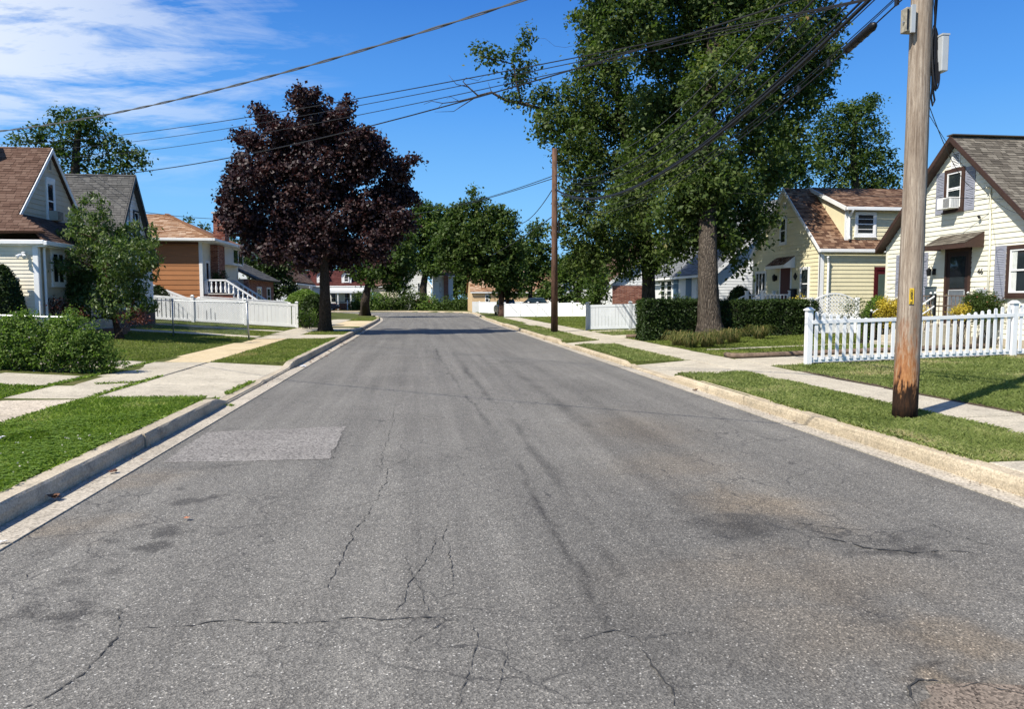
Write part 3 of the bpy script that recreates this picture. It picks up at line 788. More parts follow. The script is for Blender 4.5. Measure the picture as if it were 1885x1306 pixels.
# ---------------------------------------------------------------- building materials
M_CREAM = simple('siding_cream', (0.76, 0.73, 0.595), 0.5, 0.05, 1.5, 0.05, 30, objvar=0.035, dirt=0.10)
M_YELL = simple('siding_yellow', (0.72, 0.655, 0.43), 0.5, 0.05, 1.5, 0.05, 30, objvar=0.035, dirt=0.10)
M_WSID = simple('siding_white', (0.74, 0.75, 0.74), 0.5, 0.04, 1.5, 0.05, 30, objvar=0.02, dirt=0.08)
M_LSID_SHADED = simple('siding_ivory_shaded', (0.54, 0.465, 0.345), 0.6, 0.06, 1.5, 0.08, 30, objvar=0.04, dirt=0.12)  # ivory siding darkened: the road-facing walls carry their shade in the colour
M_LSID = simple('siding_ivory', (0.72, 0.66, 0.52), 0.5, 0.05, 1.5, 0.05, 30, objvar=0.03, dirt=0.08)
M_ORAN = simple('siding_orange', (0.36, 0.155, 0.060), 0.55, 0.08, 0.8, 0.08, 30, objvar=0.07, dirt=0.08)
M_BEIG = simple('siding_beige', (0.58, 0.42, 0.24), 0.55, 0.06, 1.5, objvar=0.03)
M_WHITE = simple('trim_white', (0.78, 0.78, 0.76), 0.4, 0.04, 2.0, dirt=0.08)
M_VINYL = simple('vinyl_white', (0.80, 0.80, 0.79), 0.32, 0.04, 2.0, dirt=0.06, objvar=0.02, spec=0.45)
M_BROWN = simple('trim_brown', (0.060, 0.034, 0.026), 0.5, 0.15, 2.0, dirt=0.1)
M_DKTRIM = simple('trim_black', (0.02, 0.02, 0.022), 0.5, 0.1)
M_BURG = simple('door_burgundy', (0.07, 0.008, 0.012), 0.35, 0.1)
M_SHUT = simple('shutter_grey', (0.27, 0.28, 0.33), 0.5, 0.08, 4, objvar=0.04)
M_BLUE = simple('panel_blue', (0.085, 0.16, 0.24), 0.5, 0.06)
M_CURT = simple('curtain', (0.60, 0.62, 0.58), 0.9, 0.1, 8)
M_BLACK = simple('iron_black', (0.018, 0.018, 0.020), 0.4, 0.2, metal=0.3)
M_STEEL = simple('galvanised_steel', (0.42, 0.44, 0.45), 0.42, 0.12, 6, metal=0.75)
M_GREYB = simple('grey_box', (0.42, 0.44, 0.45), 0.5, 0.08)
M_DARKG = simple('mailbox_slate', (0.075, 0.10, 0.115), 0.4, 0.1)
M_GOLD = simple('brass', (0.55, 0.40, 0.15), 0.3, 0.1, metal=0.9)
M_CAP = simple('chimney_cap', (0.50, 0.48, 0.44), 0.7, 0.1)
def glassmat(name, tint, rough=0.04):
    M = NM(name)
    n = M.noise(M.coord(), 2.2, 3)
    c = M.mix(n, tint, tuple(x*2.2 for x in tint))
    M.principled(c, rough, None, 0.9)
    return M.m
M_GLASS = glassmat('window_glass', (0.012, 0.016, 0.018))
M_GLASSG = glassmat('window_glass_green', (0.035, 0.055, 0.045))
def roofmat(name, stops):
    M = NM(name)
    r = M.attr('rnd'); c = M.coord()
    col = M.ramp(r, stops)
    g = M.noise(c, 160, 3, 0.7)
    col = M.mix(M.math('MULTIPLY', g, 0.35), col, (0.5, 0.48, 0.45), 'MULTIPLY')
    w = M.noise(c, 0.5, 4)
    col = M.mix(M.math('MULTIPLY', w, 0.35), col, (0.6, 0.6, 0.6), 'MULTIPLY')
    M.principled(col, 0.93, M.bump(g, 0.5, 0.006), 0.15)
    return M.m
RF_BRN = roofmat('shingle_redbrown', [(0, (0.098, 0.056, 0.040)), (0.5, (0.135, 0.080, 0.058)), (1, (0.17, 0.108, 0.08))])
RF_GRY = roofmat('shingle_grey', [(0, (0.085, 0.083, 0.078)), (0.5, (0.115, 0.112, 0.105)), (1, (0.15, 0.145, 0.135))])
RF_TAN = roofmat('shingle_tan', [(0, (0.23, 0.115, 0.06)), (0.4, (0.32, 0.18, 0.10)), (0.75, (0.42, 0.27, 0.17)), (1, (0.52, 0.38, 0.27))])
RF_MIX = roofmat('shingle_brown_mix', [(0, (0.085, 0.045, 0.03)), (0.4, (0.15, 0.082, 0.052)), (0.7, (0.24, 0.145, 0.092)), (1, (0.33, 0.22, 0.15))])
RF_OLV = roofmat('shingle_taupe', [(0, (0.095, 0.082, 0.065)), (0.5, (0.16, 0.14, 0.112)), (1, (0.23, 0.205, 0.165))])
RF_LGR = roofmat('shingle_lightgrey', [(0, (0.15, 0.16, 0.17)), (0.5, (0.20, 0.21, 0.22)), (1, (0.25, 0.26, 0.27))])
RF_RED = roofmat('shingle_red', [(0, (0.060, 0.018, 0.016)), (0.5, (0.085, 0.026, 0.022)), (1, (0.115, 0.040, 0.034))])
def brickmat(name, c0, c1):
    M = NM(name)
    oi = M.node('ShaderNodeObjectInfo').outputs['Random']
    r = M.attr('rnd')
    f = M.math('FRACT', M.math('ADD', oi, r))
    n = M.noise(M.coord(), 40, 4, 0.7)
    col = M.mix(f, c0, c1)
    col = M.mix(M.math('MULTIPLY', n, 0.4), col, (0.45, 0.42, 0.4), 'MULTIPLY')
    M.principled(col, 0.9, M.bump(n, 0.5, 0.005), 0.15)
    return M.m
M_BRICK = brickmat('brick_red', (0.17, 0.05, 0.032), (0.42, 0.19, 0.13))
M_MORT = simple('mortar', (0.42, 0.38, 0.33), 0.95, 0.12, 12)

class Fr:
    def __init__(s, O, u, n): s.O = np.array(O, float); s.u = np.array(u, float); s.n = np.array(n, float)
    def p(s, a, z, b=0.0): return tuple(s.O + s.u*a + s.n*b + np.array([0, 0, z]))
    def box(s, mb, a0, a1, z0, z1, b0, b1, r=0.0):
        return mb.hexa([s.p(a0, z0, b0), s.p(a1, z0, b0), s.p(a1, z0, b1), s.p(a0, z0, b1), s.p(a0, z1, b0), s.p(a1, z1, b0), s.p(a1, z1, b1), s.p(a0, z1, b1)], r)
def frX(X, sgn): return Fr((X, 0, 0), (0, 1, 0), (sgn, 0, 0))      # wall facing +-X, a = world Y
def frY(Y): return Fr((0, Y, 0), (1, 0, 0), (0, -1, 0))            # wall facing the camera, a = world X

def boards(th, fr, z0, z1, pitch, rng_fn, m, thick=0.021, base=0.0, name='siding_board', joined=False, b0=0.0):
    z = z0; J = MB()
    while z < z1-0.02:
        zt = min(z+pitch, z1)
        a0, a1 = rng_fn(z); c0, c1 = rng_fn(zt-0.002)
        if a1-a0 < 0.03: break
        if c1-c0 < 0.02: c0 = c1 = (c0+c1)/2
        zt_ = zt-0.003
        mb = J if joined else MB()
        mb.hexa([fr.p(a0, z, b0), fr.p(a1, z, b0), fr.p(a1, z, b0+thick), fr.p(a0, z, b0+thick), fr.p(c0, zt_, b0), fr.p(c1, zt_, b0), fr.p(c1, zt_, b0+0.003), fr.p(c0, zt_, b0+0.003)])
        if not joined: mb.build(name, m, th)
        z = zt
    if joined:
        o = J.build('siding', m, th); o['kind'] = 'stuff'
def slab(th, name, pts, t, m, parent=None):
    """pts: top polygon, counter-clockwise from above; t: thickness downwards along the normal"""
    P = [Vector(p) for p in pts]; nrm = (P[1]-P[0]).cross(P[-1]-P[0]).normalized()
    if nrm.z < 0: nrm = -nrm
    return MB().prism([p - nrm*t for p in P], nrm*t).build(name, m, th)
def shingles(roof, O, U, V, L, wfn, m, tab=0.21, expo=0.122, seed=1):
    """O: eave corner, U: unit along eave, V: unit up-slope, wfn(v)->(u0,u1)"""
    r_ = np.random.default_rng(seed)
    O = np.array(O, float); U = np.array(U, float); V = np.array(V, float); N = np.cross(U, V); N /= np.linalg.norm(N)
    if N[2] < 0: N = -N
    Q = []; R = []
    rows = int(L/expo)+1
    for i in range(rows):
        v0 = i*expo; v1 = min(L, v0+expo+0.01)
        if v0 >= L: break
        a, b = wfn(min(v0+expo*0.5, L))
        if b-a < 0.05: continue
        us = [a]
        while us[-1] < b: us.append(us[-1]+tab*(0.55+0.9*r_.random()))
        us[-1] = b
        if len(us) > 2 and us[-1] <= us[-2]: us.pop(-2)
        us = np.array(us); n = len(us)-1
        h = 0.012+0.008*(r_.random(n) > 0.5)
        for k in range(n):
            p00 = O+U*(us[k]+0.004)+V*v0; p10 = O+U*(us[k+1]-0.004)+V*v0
            p01 = O+U*(us[k]+0.004)+V*v1; p11 = O+U*(us[k+1]-0.004)+V*v1
            Q.append((p00+N*h[k], p10+N*h[k], p11+N*0.004, p01+N*0.004)); Q.append((p00, p10, p10+N*h[k], p00+N*h[k]))
            rr = r_.random(); R += [rr, rr]
    o = bigmesh('shingles', np.array(Q), 4, m, roof, np.array(R)); o['kind'] = 'stuff'
    return o
def gable_roof(th, xf, xb, yc, half, za, slope, m, over=0.25, th_=0.10, front=-1, seed=1, sides=(True, True), trim=None, gut=None, y_lo_ext=0.0):
    """ridge along X at y=yc, top surface; half = horizontal run to the eave tip; xf = front wall; front sign"""
    x0 = xf + front*over; x1 = xb
    out = []
    for sgn, show in ((-1, sides[0]), (1, sides[1])):
        ye = yc+sgn*half; ze = za-slope*half
        pts = [(x0, yc, za), (x0, ye, ze), (x1, ye, ze), (x1, yc, za)]
        rf = slab(th, 'roof', pts, th_, m)
        L = half*math.hypot(1, slope); V = np.array([0, -sgn*half, slope*half]); V /= np.linalg.norm(V)
        if show:
            lo, hi = min(x0, x1), max(x0, x1)
            shingles(rf, (lo, ye, ze), (1, 0, 0), V, L, lambda v, w=hi-lo: (0, w), m, seed=seed+sgn)
        if trim is not None:
            # rake board on the front edge
            n = Vector((0, sgn*slope, 1)).normalized()
            a = Vector((x0+front*0.012, yc, za)); b = Vector((x0+front*0.012, ye, ze))
            mb = MB(); t = 0.17
            d = Vector((0, 0, -t)); e = Vector((-front*0.03, 0, 0))
            a0 = a+Vector((0, 0, 0.02)); b0 = b+Vector((0, 0, 0.02))
            mb.hexa([a0+d, b0+d, b0+d+e, a0+d+e, a0, b0, b0+e, a0+e])
            mb.build('rake_board', trim, th)
            # soffit return between wall and rake
            mb = MB(); s0 = a+Vector((0, 0, -t+0.01)); s1 = b+Vector((0, 0, -t+0.01)); w = Vector((-front*(over+0.01), 0, 0))
            mb.hexa([s0, s1, s1+w, s0+w, s0+Vector((0, 0, .02)), s1+Vector((0, 0, .02)), s1+w+Vector((0, 0, .02)), s0+w+Vector((0, 0, .02))]).build('soffit', trim, th)
        if gut is not None and ((sgn == -1 and 'n' in gut[1]) or (sgn == 1 and 'f' in gut[1])):
            mb = MB(); lo, hi = min(x0, x1), max(x0, x1)
            mb.box(lo, hi, min(ye, ye+sgn*0.11), max(ye, ye+sgn*0.11), ze-0.15, ze-0.02); mb.build('gutter', gut[0], th, bevel=0.02)
        out.append(rf)
    return out
def pent_body(th, xf, xb, y0, y1, zb, yc, za, slope, m, inset=0.02, front=-1):
    """solid walls below a gable roof, ridge along X"""
    x0 = xf - front*inset; d = (xb-x0, 0, 0)
    zz0 = za-slope*(yc-y0); zz1 = za-slope*(y1-yc)
    return MB().prism([(x0, y0, zb), (x0, y1, zb), (x0, y1, zz1), (x0, yc, za), (x0, y0, zz0)], d).build('wall', m, th)
def window(th, fr, a0, a1, z0, z1, casing, sash, cw=0.09, glass=None, style='hung', sill=True, mid=0.5, muntins=0, cdepth=0.062, curtain=False, vert=None, blind=False):
    mb = MB()
    fr.box(mb, a0, a1, z1-cw, z1, 0, cdepth); fr.box(mb, a0, a1, z0, z0+cw, 0, cdepth)
    fr.box(mb, a0, a0+cw, z0+cw, z1-cw, 0, cdepth-0.003); fr.box(mb, a1-cw, a1, z0+cw, z1-cw, 0, cdepth-0.003)
    w = mb.build('window', casing, th, bevel=0.006)
    i0, i1, j0, j1 = a0+cw, a1-cw, z0+cw, z1-cw
    s = 0.04
    mb = MB()
    fr.box(mb, i0, i1, j1-s, j1, 0.004, cdepth-0.012); fr.box(mb, i0, i1, j0, j0+s*1.2, 0.004, cdepth-0.012)
    fr.box(mb, i0, i0+s, j0+s*1.2, j1-s, 0.004, cdepth-0.014); fr.box(mb, i1-s, i1, j0+s*1.2, j1-s, 0.004, cdepth-0.014)
    if style == 'hung':
        jm = j0+(j1-j0)*mid; fr.box(mb, i0+s, i1-s, jm-0.022, jm+0.022, 0.004, cdepth-0.010)
    if vert:
        for k in range(1, vert): c = i0+(i1-i0)*k/vert; fr.box(mb, c-0.025, c+0.025, j0+s*1.2, j1-s, 0.004, cdepth-0.011)
    for k in range(muntins):
        c = j0+(j1-j0)*(k+1)/(muntins+1)
        if style == 'hung' and abs(c-(j0+(j1-j0)*mid)) < 0.03: continue
        fr.box(mb, i0+s, i1-s, c-0.012, c+0.012, 0.004, cdepth-0.018)
    mb.build('sash', sash, w)
    panes = [(j0+s, j0+(j1-j0)*mid-0.02), (j0+(j1-j0)*mid+0.02, j1-s)] if style == 'hung' else [(j0+s, j1-s)]
    for p0, p1 in panes:
        mb = MB(); fr.box(mb, i0+s*0.5, i1-s*0.5, p0, p1, 0.023, 0.034); mb.build('pane', glass or M_GLASS, w)
    if curtain:
        mb = MB()
        k = 0; a = i0+s
        ww = (i1-i0)*0.22
        for side in (0, 1):
            for q in range(5):
                x0_ = (i0+s+ww*q/5) if side == 0 else (i1-s-ww*(q+1)/5)
                fr.box(mb, x0_, x0_+ww/5*0.93, j0+s, j1-s, 0.0345, 0.0365+0.003*(q % 2))
        mb.build('curtain', M_CURT, w)
    if blind:
        mb = MB(); n = 12
        for q in range(n):
            zc = j0+s+(jm-j0-s)*(q+0.5)/n if style == 'hung' else j0
            fr.box(mb, i0+s, i1-s, zc-0.010, zc+0.008, 0.0145, 0.017)
        mb.build('blind', M_GREYB, w)
    if sill:
        mb = MB(); fr.box(mb, a0-0.03, a1+0.03, z0-0.035, z0-0.002, 0, cdepth+0.03); mb.build('sill', casing, w)
    return w
def shutter(th, fr, a0, a1, z0, z1, m=None, arch=True):
    m = m or M_SHUT; mb = MB()
    fr.box(mb, a0, a1, z0, z1, 0, 0.018)
    st = 0.05
    fr.box(mb, a0, a0+st, z0, z1, 0.018, 0.036); fr.box(mb, a1-st, a1, z0, z1, 0.018, 0.036)
    zm = z0+(z1-z0)*0.5
    for c0, c1 in ((z0, z0+0.09), (zm-0.035, zm+0.035), (z1-0.07, z1)):
        fr.box(mb, a0+st, a1-st, c0, c1, 0.018, 0.035)
    sh = mb.build('shutter', m, th, bevel=0.004)
    mb = MB()
    for c0, c1 in ((z0+0.09, zm-0.035), (zm+0.035, z1-0.07)):
        n = max(3, int((c1-c0)/0.045))
        for k in range(n):
            q = c0+(c1-c0)*(k+0.1)/n; h = (c1-c0)/n*0.75
            i = len(mb.v)
            mb.hexa([fr.p(a0+st, q, .018), fr.p(a1-st, q, .018), fr.p(a1-st, q, .032), fr.p(a0+st, q, .032), fr.p(a0+st, q+h, .018), fr.p(a1-st, q+h, .018), fr.p(a1-st, q+h, .020), fr.p(a0+st, q+h, .020)])
    if arch:
        n = 8; w = a1-a0-2*st
        for k in range(n):
            t0 = k/n; t1 = (k+1)/n
            y0_ = 0.07-0.06*math.sin(math.pi*t0); y1_ = 0.07-0.06*math.sin(math.pi*t1)
            mb.hexa([fr.p(a0+st+w*t0, z1-0.07-y0_, .018), fr.p(a0+st+w*t1, z1-0.07-y1_, .018), fr.p(a0+st+w*t1, z1-0.07-y1_, .034), fr.p(a0+st+w*t0, z1-0.07-y0_, .034),
                     fr.p(a0+st+w*t0, z1-0.07, .018), fr.p(a0+st+w*t1, z1-0.07, .018), fr.p(a0+st+w*t1, z1-0.07, .034), fr.p(a0+st+w*t0, z1-0.07, .034)])
    mb.build('louvres', m, sh)
    return sh
def digit_strokes(ch):
    seg = {'0': 'abcdef', '1': 'bc', '2': 'abged', '3': 'abgcd', '4': 'fgbc', '5': 'afgcd', '6': 'afgedc', '7': 'abc', '8': 'abcdefg', '9': 'gfabcd'}
    P = {'a': ((0, 1), (1, 1)), 'b': ((1, 1), (1, .5)), 'c': ((1, .5), (1, 0)), 'd': ((0, 0), (1, 0)), 'e': ((0, 0), (0, .5)), 'f': ((0, .5), (0, 1)), 'g': ((0, .5), (1, .5))}
    return [P[s_] for s_ in seg[ch]]
def text_obj(name, txt, m, loc, rot, size, parent, extrude=0.004):
    cu = bpy.data.curves.new(name, 'FONT'); cu.body = txt; cu.size = size; cu.extrude = extrude; cu.align_x = 'CENTER'; cu.align_y = 'CENTER'
    t = bpy.data.objects.new(name+'_tmp', cu); COL.objects.link(t)
    dg = bpy.context.evaluated_depsgraph_get(); me = bpy.data.meshes.new_from_object(t.evaluated_get(dg))
    bpy.data.objects.remove(t); me.name = name
    me.materials.clear(); me.materials.append(m)
    o = bpy.data.objects.new(name, me); COL.objects.link(o); o.parent = parent
    o.matrix_parent_inverse = Matrix.Translation(-worldloc(parent)) if parent else Matrix()
    o.location = loc; o.rotation_euler = rot
    return o
def gable_rng(yc, za, slope, y0, y1):
    """siding extent at height z below roof lines"""
    def f(z):
        r = max(0.0, (za-z)/slope)
        return max(y0, yc-r), min(y1, yc+r)
    return f
def vent(th, fr, a0, a1, z0, z1, m):
    mb = MB(); c = 0.035
    fr.box(mb, a0, a1, z0, z0+c, 0, .04); fr.box(mb, a0, a1, z1-c, z1, 0, .04); fr.box(mb, a0, a0+c, z0+c, z1-c, 0, .038); fr.box(mb, a1-c, a1, z0+c, z1-c, 0, .038)
    v = mb.build('gable_vent', m, th)
    mb = MB(); fr.box(mb, a0+c, a1-c, z0+c, z1-c, 0.001, .0215); mb.build('vent_back', M_DKTRIM, v)
    mb = MB(); n = 8
    for k in range(n):
        q = z0+c+(z1-z0-2*c)*k/n; h = (z1-z0-2*c)/n*0.55
        mb.hexa([fr.p(a0+c, q, .022), fr.p(a1-c, q, .022), fr.p(a1-c, q, .037), fr.p(a0+c, q, .037), fr.p(a0+c, q+h, .019), fr.p(a1-c, q+h, .019), fr.p(a1-c, q+h, .023), fr.p(a0+c, q+h, .023)])
    mb.build('vent_louvres', m, v)
def awning(th, fr, a0, a1, zt, zb, proj, m_roof, m_trim, seed=5):
    """small lean-to canopy over a door"""
    A = [fr.p(a0, zt-0.0, 0), fr.p(a1, zt, 0), fr.p(a1+0.0, zb, proj), fr.p(a0, zb, proj)]
    P = [Vector(q) for q in A]
    c = slab(th, 'canopy', P, 0.05, m_trim)
    U = (P[2]-P[3]).normalized(); V = (P[0]-P[3]); L = V.length; V.normalize()
    shingles(c, P[3]+Vector((0, 0, 0.003)), U, V, L, lambda v: (0, (P[2]-P[3]).length), m_roof, seed=seed)
    mb = MB(); fr.box(mb, a0-0.01, a1+0.01, zb-0.13, zb-0.005, proj-0.02, proj+0.012); mb.build('canopy_fascia', m_trim, c)
    for a in (a0, a1):
        mb = MB(); s_ = 0.02
        mb.prism([fr.p(a-s_/2, zb-0.12, proj-0.025), fr.p(a-s_/2, zb-0.04, proj-0.025), fr.p(a-s_/2, zt-0.05, 0.02), fr.p(a-s_/2, zb-0.12, 0.02)], np.array(fr.u)*s_).build('canopy_cheek', m_trim, c)
    return c

# ================================================================= cream cottage on the right
def Y_(px, py, X=15.5): q = aX(px, py, X); return q[1]
def Z_(px, py, X=15.5): q = aX(px, py, X); return q[2]
XR = 15.5
R1 = thing('house', 'cream clapboard cottage with brown trim, taupe roof and grey shutters behind the white picket fence', 'house', (XR, 20.08, 0.4))
fr1 = frX(XR, -1)
yc1, za1, sl1 = 20.08, 6.38, 0.895
y0_1, y1_1 = 16.95, 23.2
pent_body(R1, XR, 25.0, y0_1, y1_1, -0.2, yc1, za1-0.12, sl1, M_CREAM, 0.004)
boards(R1, fr1, 0.62, 6.3, 0.142, gable_rng(yc1, za1-0.10, sl1, y0_1, y1_1), M_CREAM)
boards(R1, frY(y0_1), 0.62, 3.5, 0.142, lambda z: (XR, 25.0), M_CREAM, joined=True)
MB().box(XR-0.03, 25, y0_1-0.03, y1_1+0.03, -0.3, 0.61).build('foundation', M_KERBL, R1)
gable_roof(R1, XR, 25.2, yc1, 3.36, za1, sl1, RF_OLV, 0.28, 0.10, -1, 11, (True, False), M_BROWN, (M_WHITE, 'n'))
MB().bar((XR-0.29, yc1, za1+0.035), (25.2, yc1, za1+0.035), 0.26, 0.03).build('ridge_cap', RF_OLV, R1)
# corner posts
for y in (y1_1,): 
    mb = MB(); fr1.box(mb, y-0.06, y+0.03, 0.6, za1-0.12-sl1*(y-yc1), -0.02, 0.03); mb.build('corner_post', M_CREAM, R1)
# upper window with air conditioner
yl, yr = Y_(1742, 350), Y_(1776, 350)          # far edge, near edge
zt_, zb_ = 5.42, 4.33
w_ = window(R1, fr1, yr-0.02, yl+0.02, zb_-0.09, zt_+0.06, M_BROWN, M_WHITE, 0.11, mid=0.55, muntins=1, cdepth=0.070)
acm = MB(); fr1.box(acm, yr+0.12, yl-0.10, zb_-0.02, zb_+0.30, 0.03, 0.36)
ac = thing('window_air_conditioner', 'white air conditioner sticking out of the upper window of the cream cottage', 'air conditioner', (XR-0.03, 20, 4.3))
acm.build('casing', M_WHITE, ac, bevel=0.01)
g_ = MB()
for k in range(9):
    fr1.box(g_, yr+0.14, yl-0.36, zb_+0.01+k*0.029, zb_+0.025+k*0.029, 0.36, 0.364)
g_.build('grille', M_DKTRIM, ac)
g_ = MB()
for k in range(5): fr1.box(g_, yr+0.1175-0.002, yr+0.119, zb_+0.02, zb_+0.26, 0.08+k*0.05, 0.11+k*0.05)
g_.build('side_vent', M_GREYB, ac)
shutter(R1, fr1, yl+0.04, yl+0.40, zb_-0.12, zt_+0.02)
shutter(R1, fr1, yr-0.42, yr-0.04, zb_-0.12, zt_+0.02)
vent(R1, fr1, Y_(1770, 300)+0.02-0.0, Y_(1755, 300)+0.04, 5.50, 5.94, M_WHITE)
# door with awning, mailbox, lantern and house number
da, db = 19.36, 20.36
mb = MB(); fr1.box(mb, da-0.02, da+0.06, 0.95, 3.16, 0, .05); fr1.box(mb, db-0.06, db+0.02, 0.95, 3.16, 0, .05); fr1.box(mb, da-0.02, db+0.02, 3.06, 3.16, 0, .053)
dr = mb.build('door', M_BROWN, R1)
mb = MB(); fr1.box(mb, da+0.06, db-0.06, 0.97, 3.06, 0.0, .0255)
mb.build('door_leaf', simple('storm_door', (0.035, 0.022, 0.020), 0.4, 0.1), dr)
mb = MB(); fr1.box(mb, da+0.20, db-0.20, 2.0, 2.92, 0.026, .032); mb.build('pane', M_GLASS, dr)
mb = MB(); fr1.box(mb, da+0.20, db-0.20, 1.12, 1.92, 0.026, .034)
mb.build('screen', simple('door_screen', (0.13, 0.15, 0.17), 0.25, 0.15, 5), dr)
mb = MB(); fr1.box(mb, da+0.17, da+0.195, 1.1, 1.95, .026, .042); fr1.box(mb, db-0.195, db-0.17, 1.1, 1.95, .026, .042); fr1.box(mb, da+0.17, db-0.17, 1.93, 1.96, .026, .042); mb.build('screen_frame', M_GREYB, dr)
MB().lathe((XR-0.05, db-0.12, 1.78), [(0.002, 0), (0.022, .01), (0.022, .05), (0.002, .06)], 8).build('handle', M_GOLD, dr)
awning(R1, fr1, 18.90, 20.62, 3.56, 3.24, 0.58, RF_OLV, M_BROWN, 31)
mlb = thing('mailbox', 'dark slate wall mailbox beside the front door of the cream cottage', 'mailbox', (XR-0.1, 20.9, 1.9))
mb = MB(); fr1.box(mb, 20.72, 21.08, 1.68, 2.04, 0.017, 0.14); mb.build('box', M_DARKG, mlb, bevel=0.01)
mb = MB(); fr1.box(mb, 20.71, 21.09, 2.04, 2.07, 0.017, 0.16); mb.build('lid', M_DARKG, mlb)
ln = thing('wall_lantern', 'black wall lantern between the grey shutter and the dark door', 'lantern', (XR-0.1, 20.8, 2.5))
mb = MB(); fr1.box(mb, 20.78, 20.92, 2.42, 2.60, 0.017, 0.04); mb.build('backplate', M_BLACK, ln)
MB().tube([(XR-0.04, 20.85, 2.56), (XR-0.12, 20.85, 2.68), (XR-0.2, 20.85, 2.64), (XR-0.2, 20.85, 2.60)], 0.012, 6).build('arm', M_BLACK, ln)
MB().lathe((XR-0.2, 20.85, 2.38), [(0.03, 0), (0.06, .02), (0.075, .16), (0.085, .18), (0.02, .25)], 6).build('lamp_head', M_BLACK, ln)
text_obj('house_number', '46', M_BLACK, (XR-0.026, 18.98, 2.45), (math.pi/2, 0, -math.pi/2), 0.22, R1)
# small window left of door and big window right of it
window(R1, fr1, 21.55, 22.25, 1.70, 3.10, M_BROWN, M_WHITE, 0.10, glass=M_GLASSG, mid=0.2, cdepth=0.070)
shutter(R1, fr1, 21.14, 21.50, 1.62, 3.12); shutter(R1, fr1, 22.31, 22.68, 1.62, 3.12)
window(R1, fr1, 16.98, 18.02, 1.74, 3.10, M_BROWN, M_WHITE, 0.11, mid=0.52, cdepth=0.072, blind=False, curtain=True)
shutter(R1, fr1, 18.08, 18.46, 1.62, 3.12)
# service mast: conduit, weatherhead, meter box
MB().tube([(XR-0.05, 18.62, 0.8), (XR-0.05, 18.64, 3.2), (XR-0.05, 18.72, 4.66), (XR-0.09, 18.74, 4.74), (XR-0.16, 18.74, 4.72)], 0.028, 8).build('conduit', M_CREAM, R1, smooth=True)
mtb = thing('meter_box', 'pale grey electric meter box low on the front wall beside the conduit', 'meter box', (XR-0.08, 18.75, 1.9))
mb = MB(); fr1.box(mb, 18.62, 18.98, 1.72, 1.98, 0.017, 0.12); mb.build('box', M_GREYB, mtb, bevel=0.01)
MB().lathe((XR-0.14, 18.80, 1.80), [(0.07, 0), (0.07, .1), (0.03, .12)], 12).build('dial_cover', M_GREYB, mtb)
MB().tube([(XR-0.1, 19.05, 4.0), (XR-0.1, 19.0, 3.93)], 0.035, 8).build('cable_clamp', M_BLACK, R1)
# front steps and iron railings
st = thing('front_steps', 'concrete front steps with brown iron railings at the dark door of the cream cottage', 'steps', (14.6, 19.8, 0.4))
for k in range(4):
    MB().box(13.35+k*0.3, 13.65+k*0.3 if k < 3 else XR-0.04, 19.2, 20.7, 0.1, 0.45+k*0.17).build('step', M_CONC, st, bevel=0.01)
M_IRON = simple('railing_iron', (0.20, 0.15, 0.12), 0.5, 0.3, 10)
def rail(pts_xy, zt0, label):
    r_ = thing('railing', label, 'railing', (pts_xy[0][0], pts_xy[0][1], 0.8))
    for (x, y, z0, z1) in pts_xy:
        MB().box(x-0.025, x+0.025, y-0.025, y+0.025, z0, z1).build('post', M_BLACK, r_)
        MB().lathe((x, y, z1), [(0.01, 0), (0.035, .03), (0.035, .05), (0.005, .08)], 8).build('finial', M_GOLD if False else M_WHITE, r_)
    for (a, b) in zip(pts_xy, pts_xy[1:]):
        for dz in (0.0, -0.28):
            MB().bar((a[0], a[1], a[3]-0.04+dz), (b[0], b[1], b[3]-0.04+dz), 0.03, 0.03).build('rail', M_WHITE if a[3] != b[3] else M_IRON, r_)
        n = max(2, int(math.dist(a[:2], b[:2])/0.12))
        for k in range(1, n):
            t = k/n; x = a[0]+(b[0]-a[0])*t; y = a[1]+(b[1]-a[1])*t; zt2 = a[3]+(b[3]-a[3])*t-0.05; zb2 = a[2]+(b[2]-a[2])*t+0.05
            MB().bar((x, y, zb2), (x, y, zt2), 0.014).build('baluster', M_IRON, r_)
rail([(15.3, 20.72, 0.9, 1.82), (14.3, 20.72, 0.9, 1.82), (13.4, 20.72, 0.4, 1.30)], 0, 'iron railing on the far side of the cream cottage steps')
rail([(15.3, 19.18, 0.9, 1.82), (14.3, 19.18, 0.9, 1.82), (13.4, 19.18, 0.4, 1.25)], 0, 'iron railing with white handrails on the near side of the cream cottage steps')

# ================================================================= yellow house with the shed dormer
R2 = thing('house', 'pale yellow house with white trim, brown shingles and a long shed dormer', 'house', (XR, 30.3, 0.5))
yc2, za2, sl2 = 30.32, 6.40, 0.90
y0_2, y1_2 = 27.38, 33.3
pent_body(R2, XR, 27.0, y0_2, y1_2, -0.2, yc2, za2-0.12, sl2, M_YELL, 0.004)
boards(R2, fr1, 0.62, 6.3, 0.158, gable_rng(yc2, za2-0.10, sl2, y0_2+0.1, y1_2), M_YELL)
fr2 = frY(y0_2)
boards(R2, fr2, 0.62, 3.50, 0.158, lambda z: (XR+0.12, 27.0), M_YELL)
gable_roof(R2, XR, 27.2, yc2, 3.06, za2, sl2, RF_MIX, 0.14, 0.10, -1, 21, (True, False), M_WHITE, (M_WHITE, 'n'))
for a, b, f in ((XR-0.03, XR+0.13, fr2),): 
    mb = MB(); f.box(mb, a, b, 0.6, 3.42, -0.03, 0.035); mb.build('corner_post', M_WHITE, R2)
mb = MB(); fr1.box(mb, y0_2-0.03, y0_2+0.10, 0.6, 3.5, -0.03, 0.03); mb.build('corner_post', M_WHITE, R2)
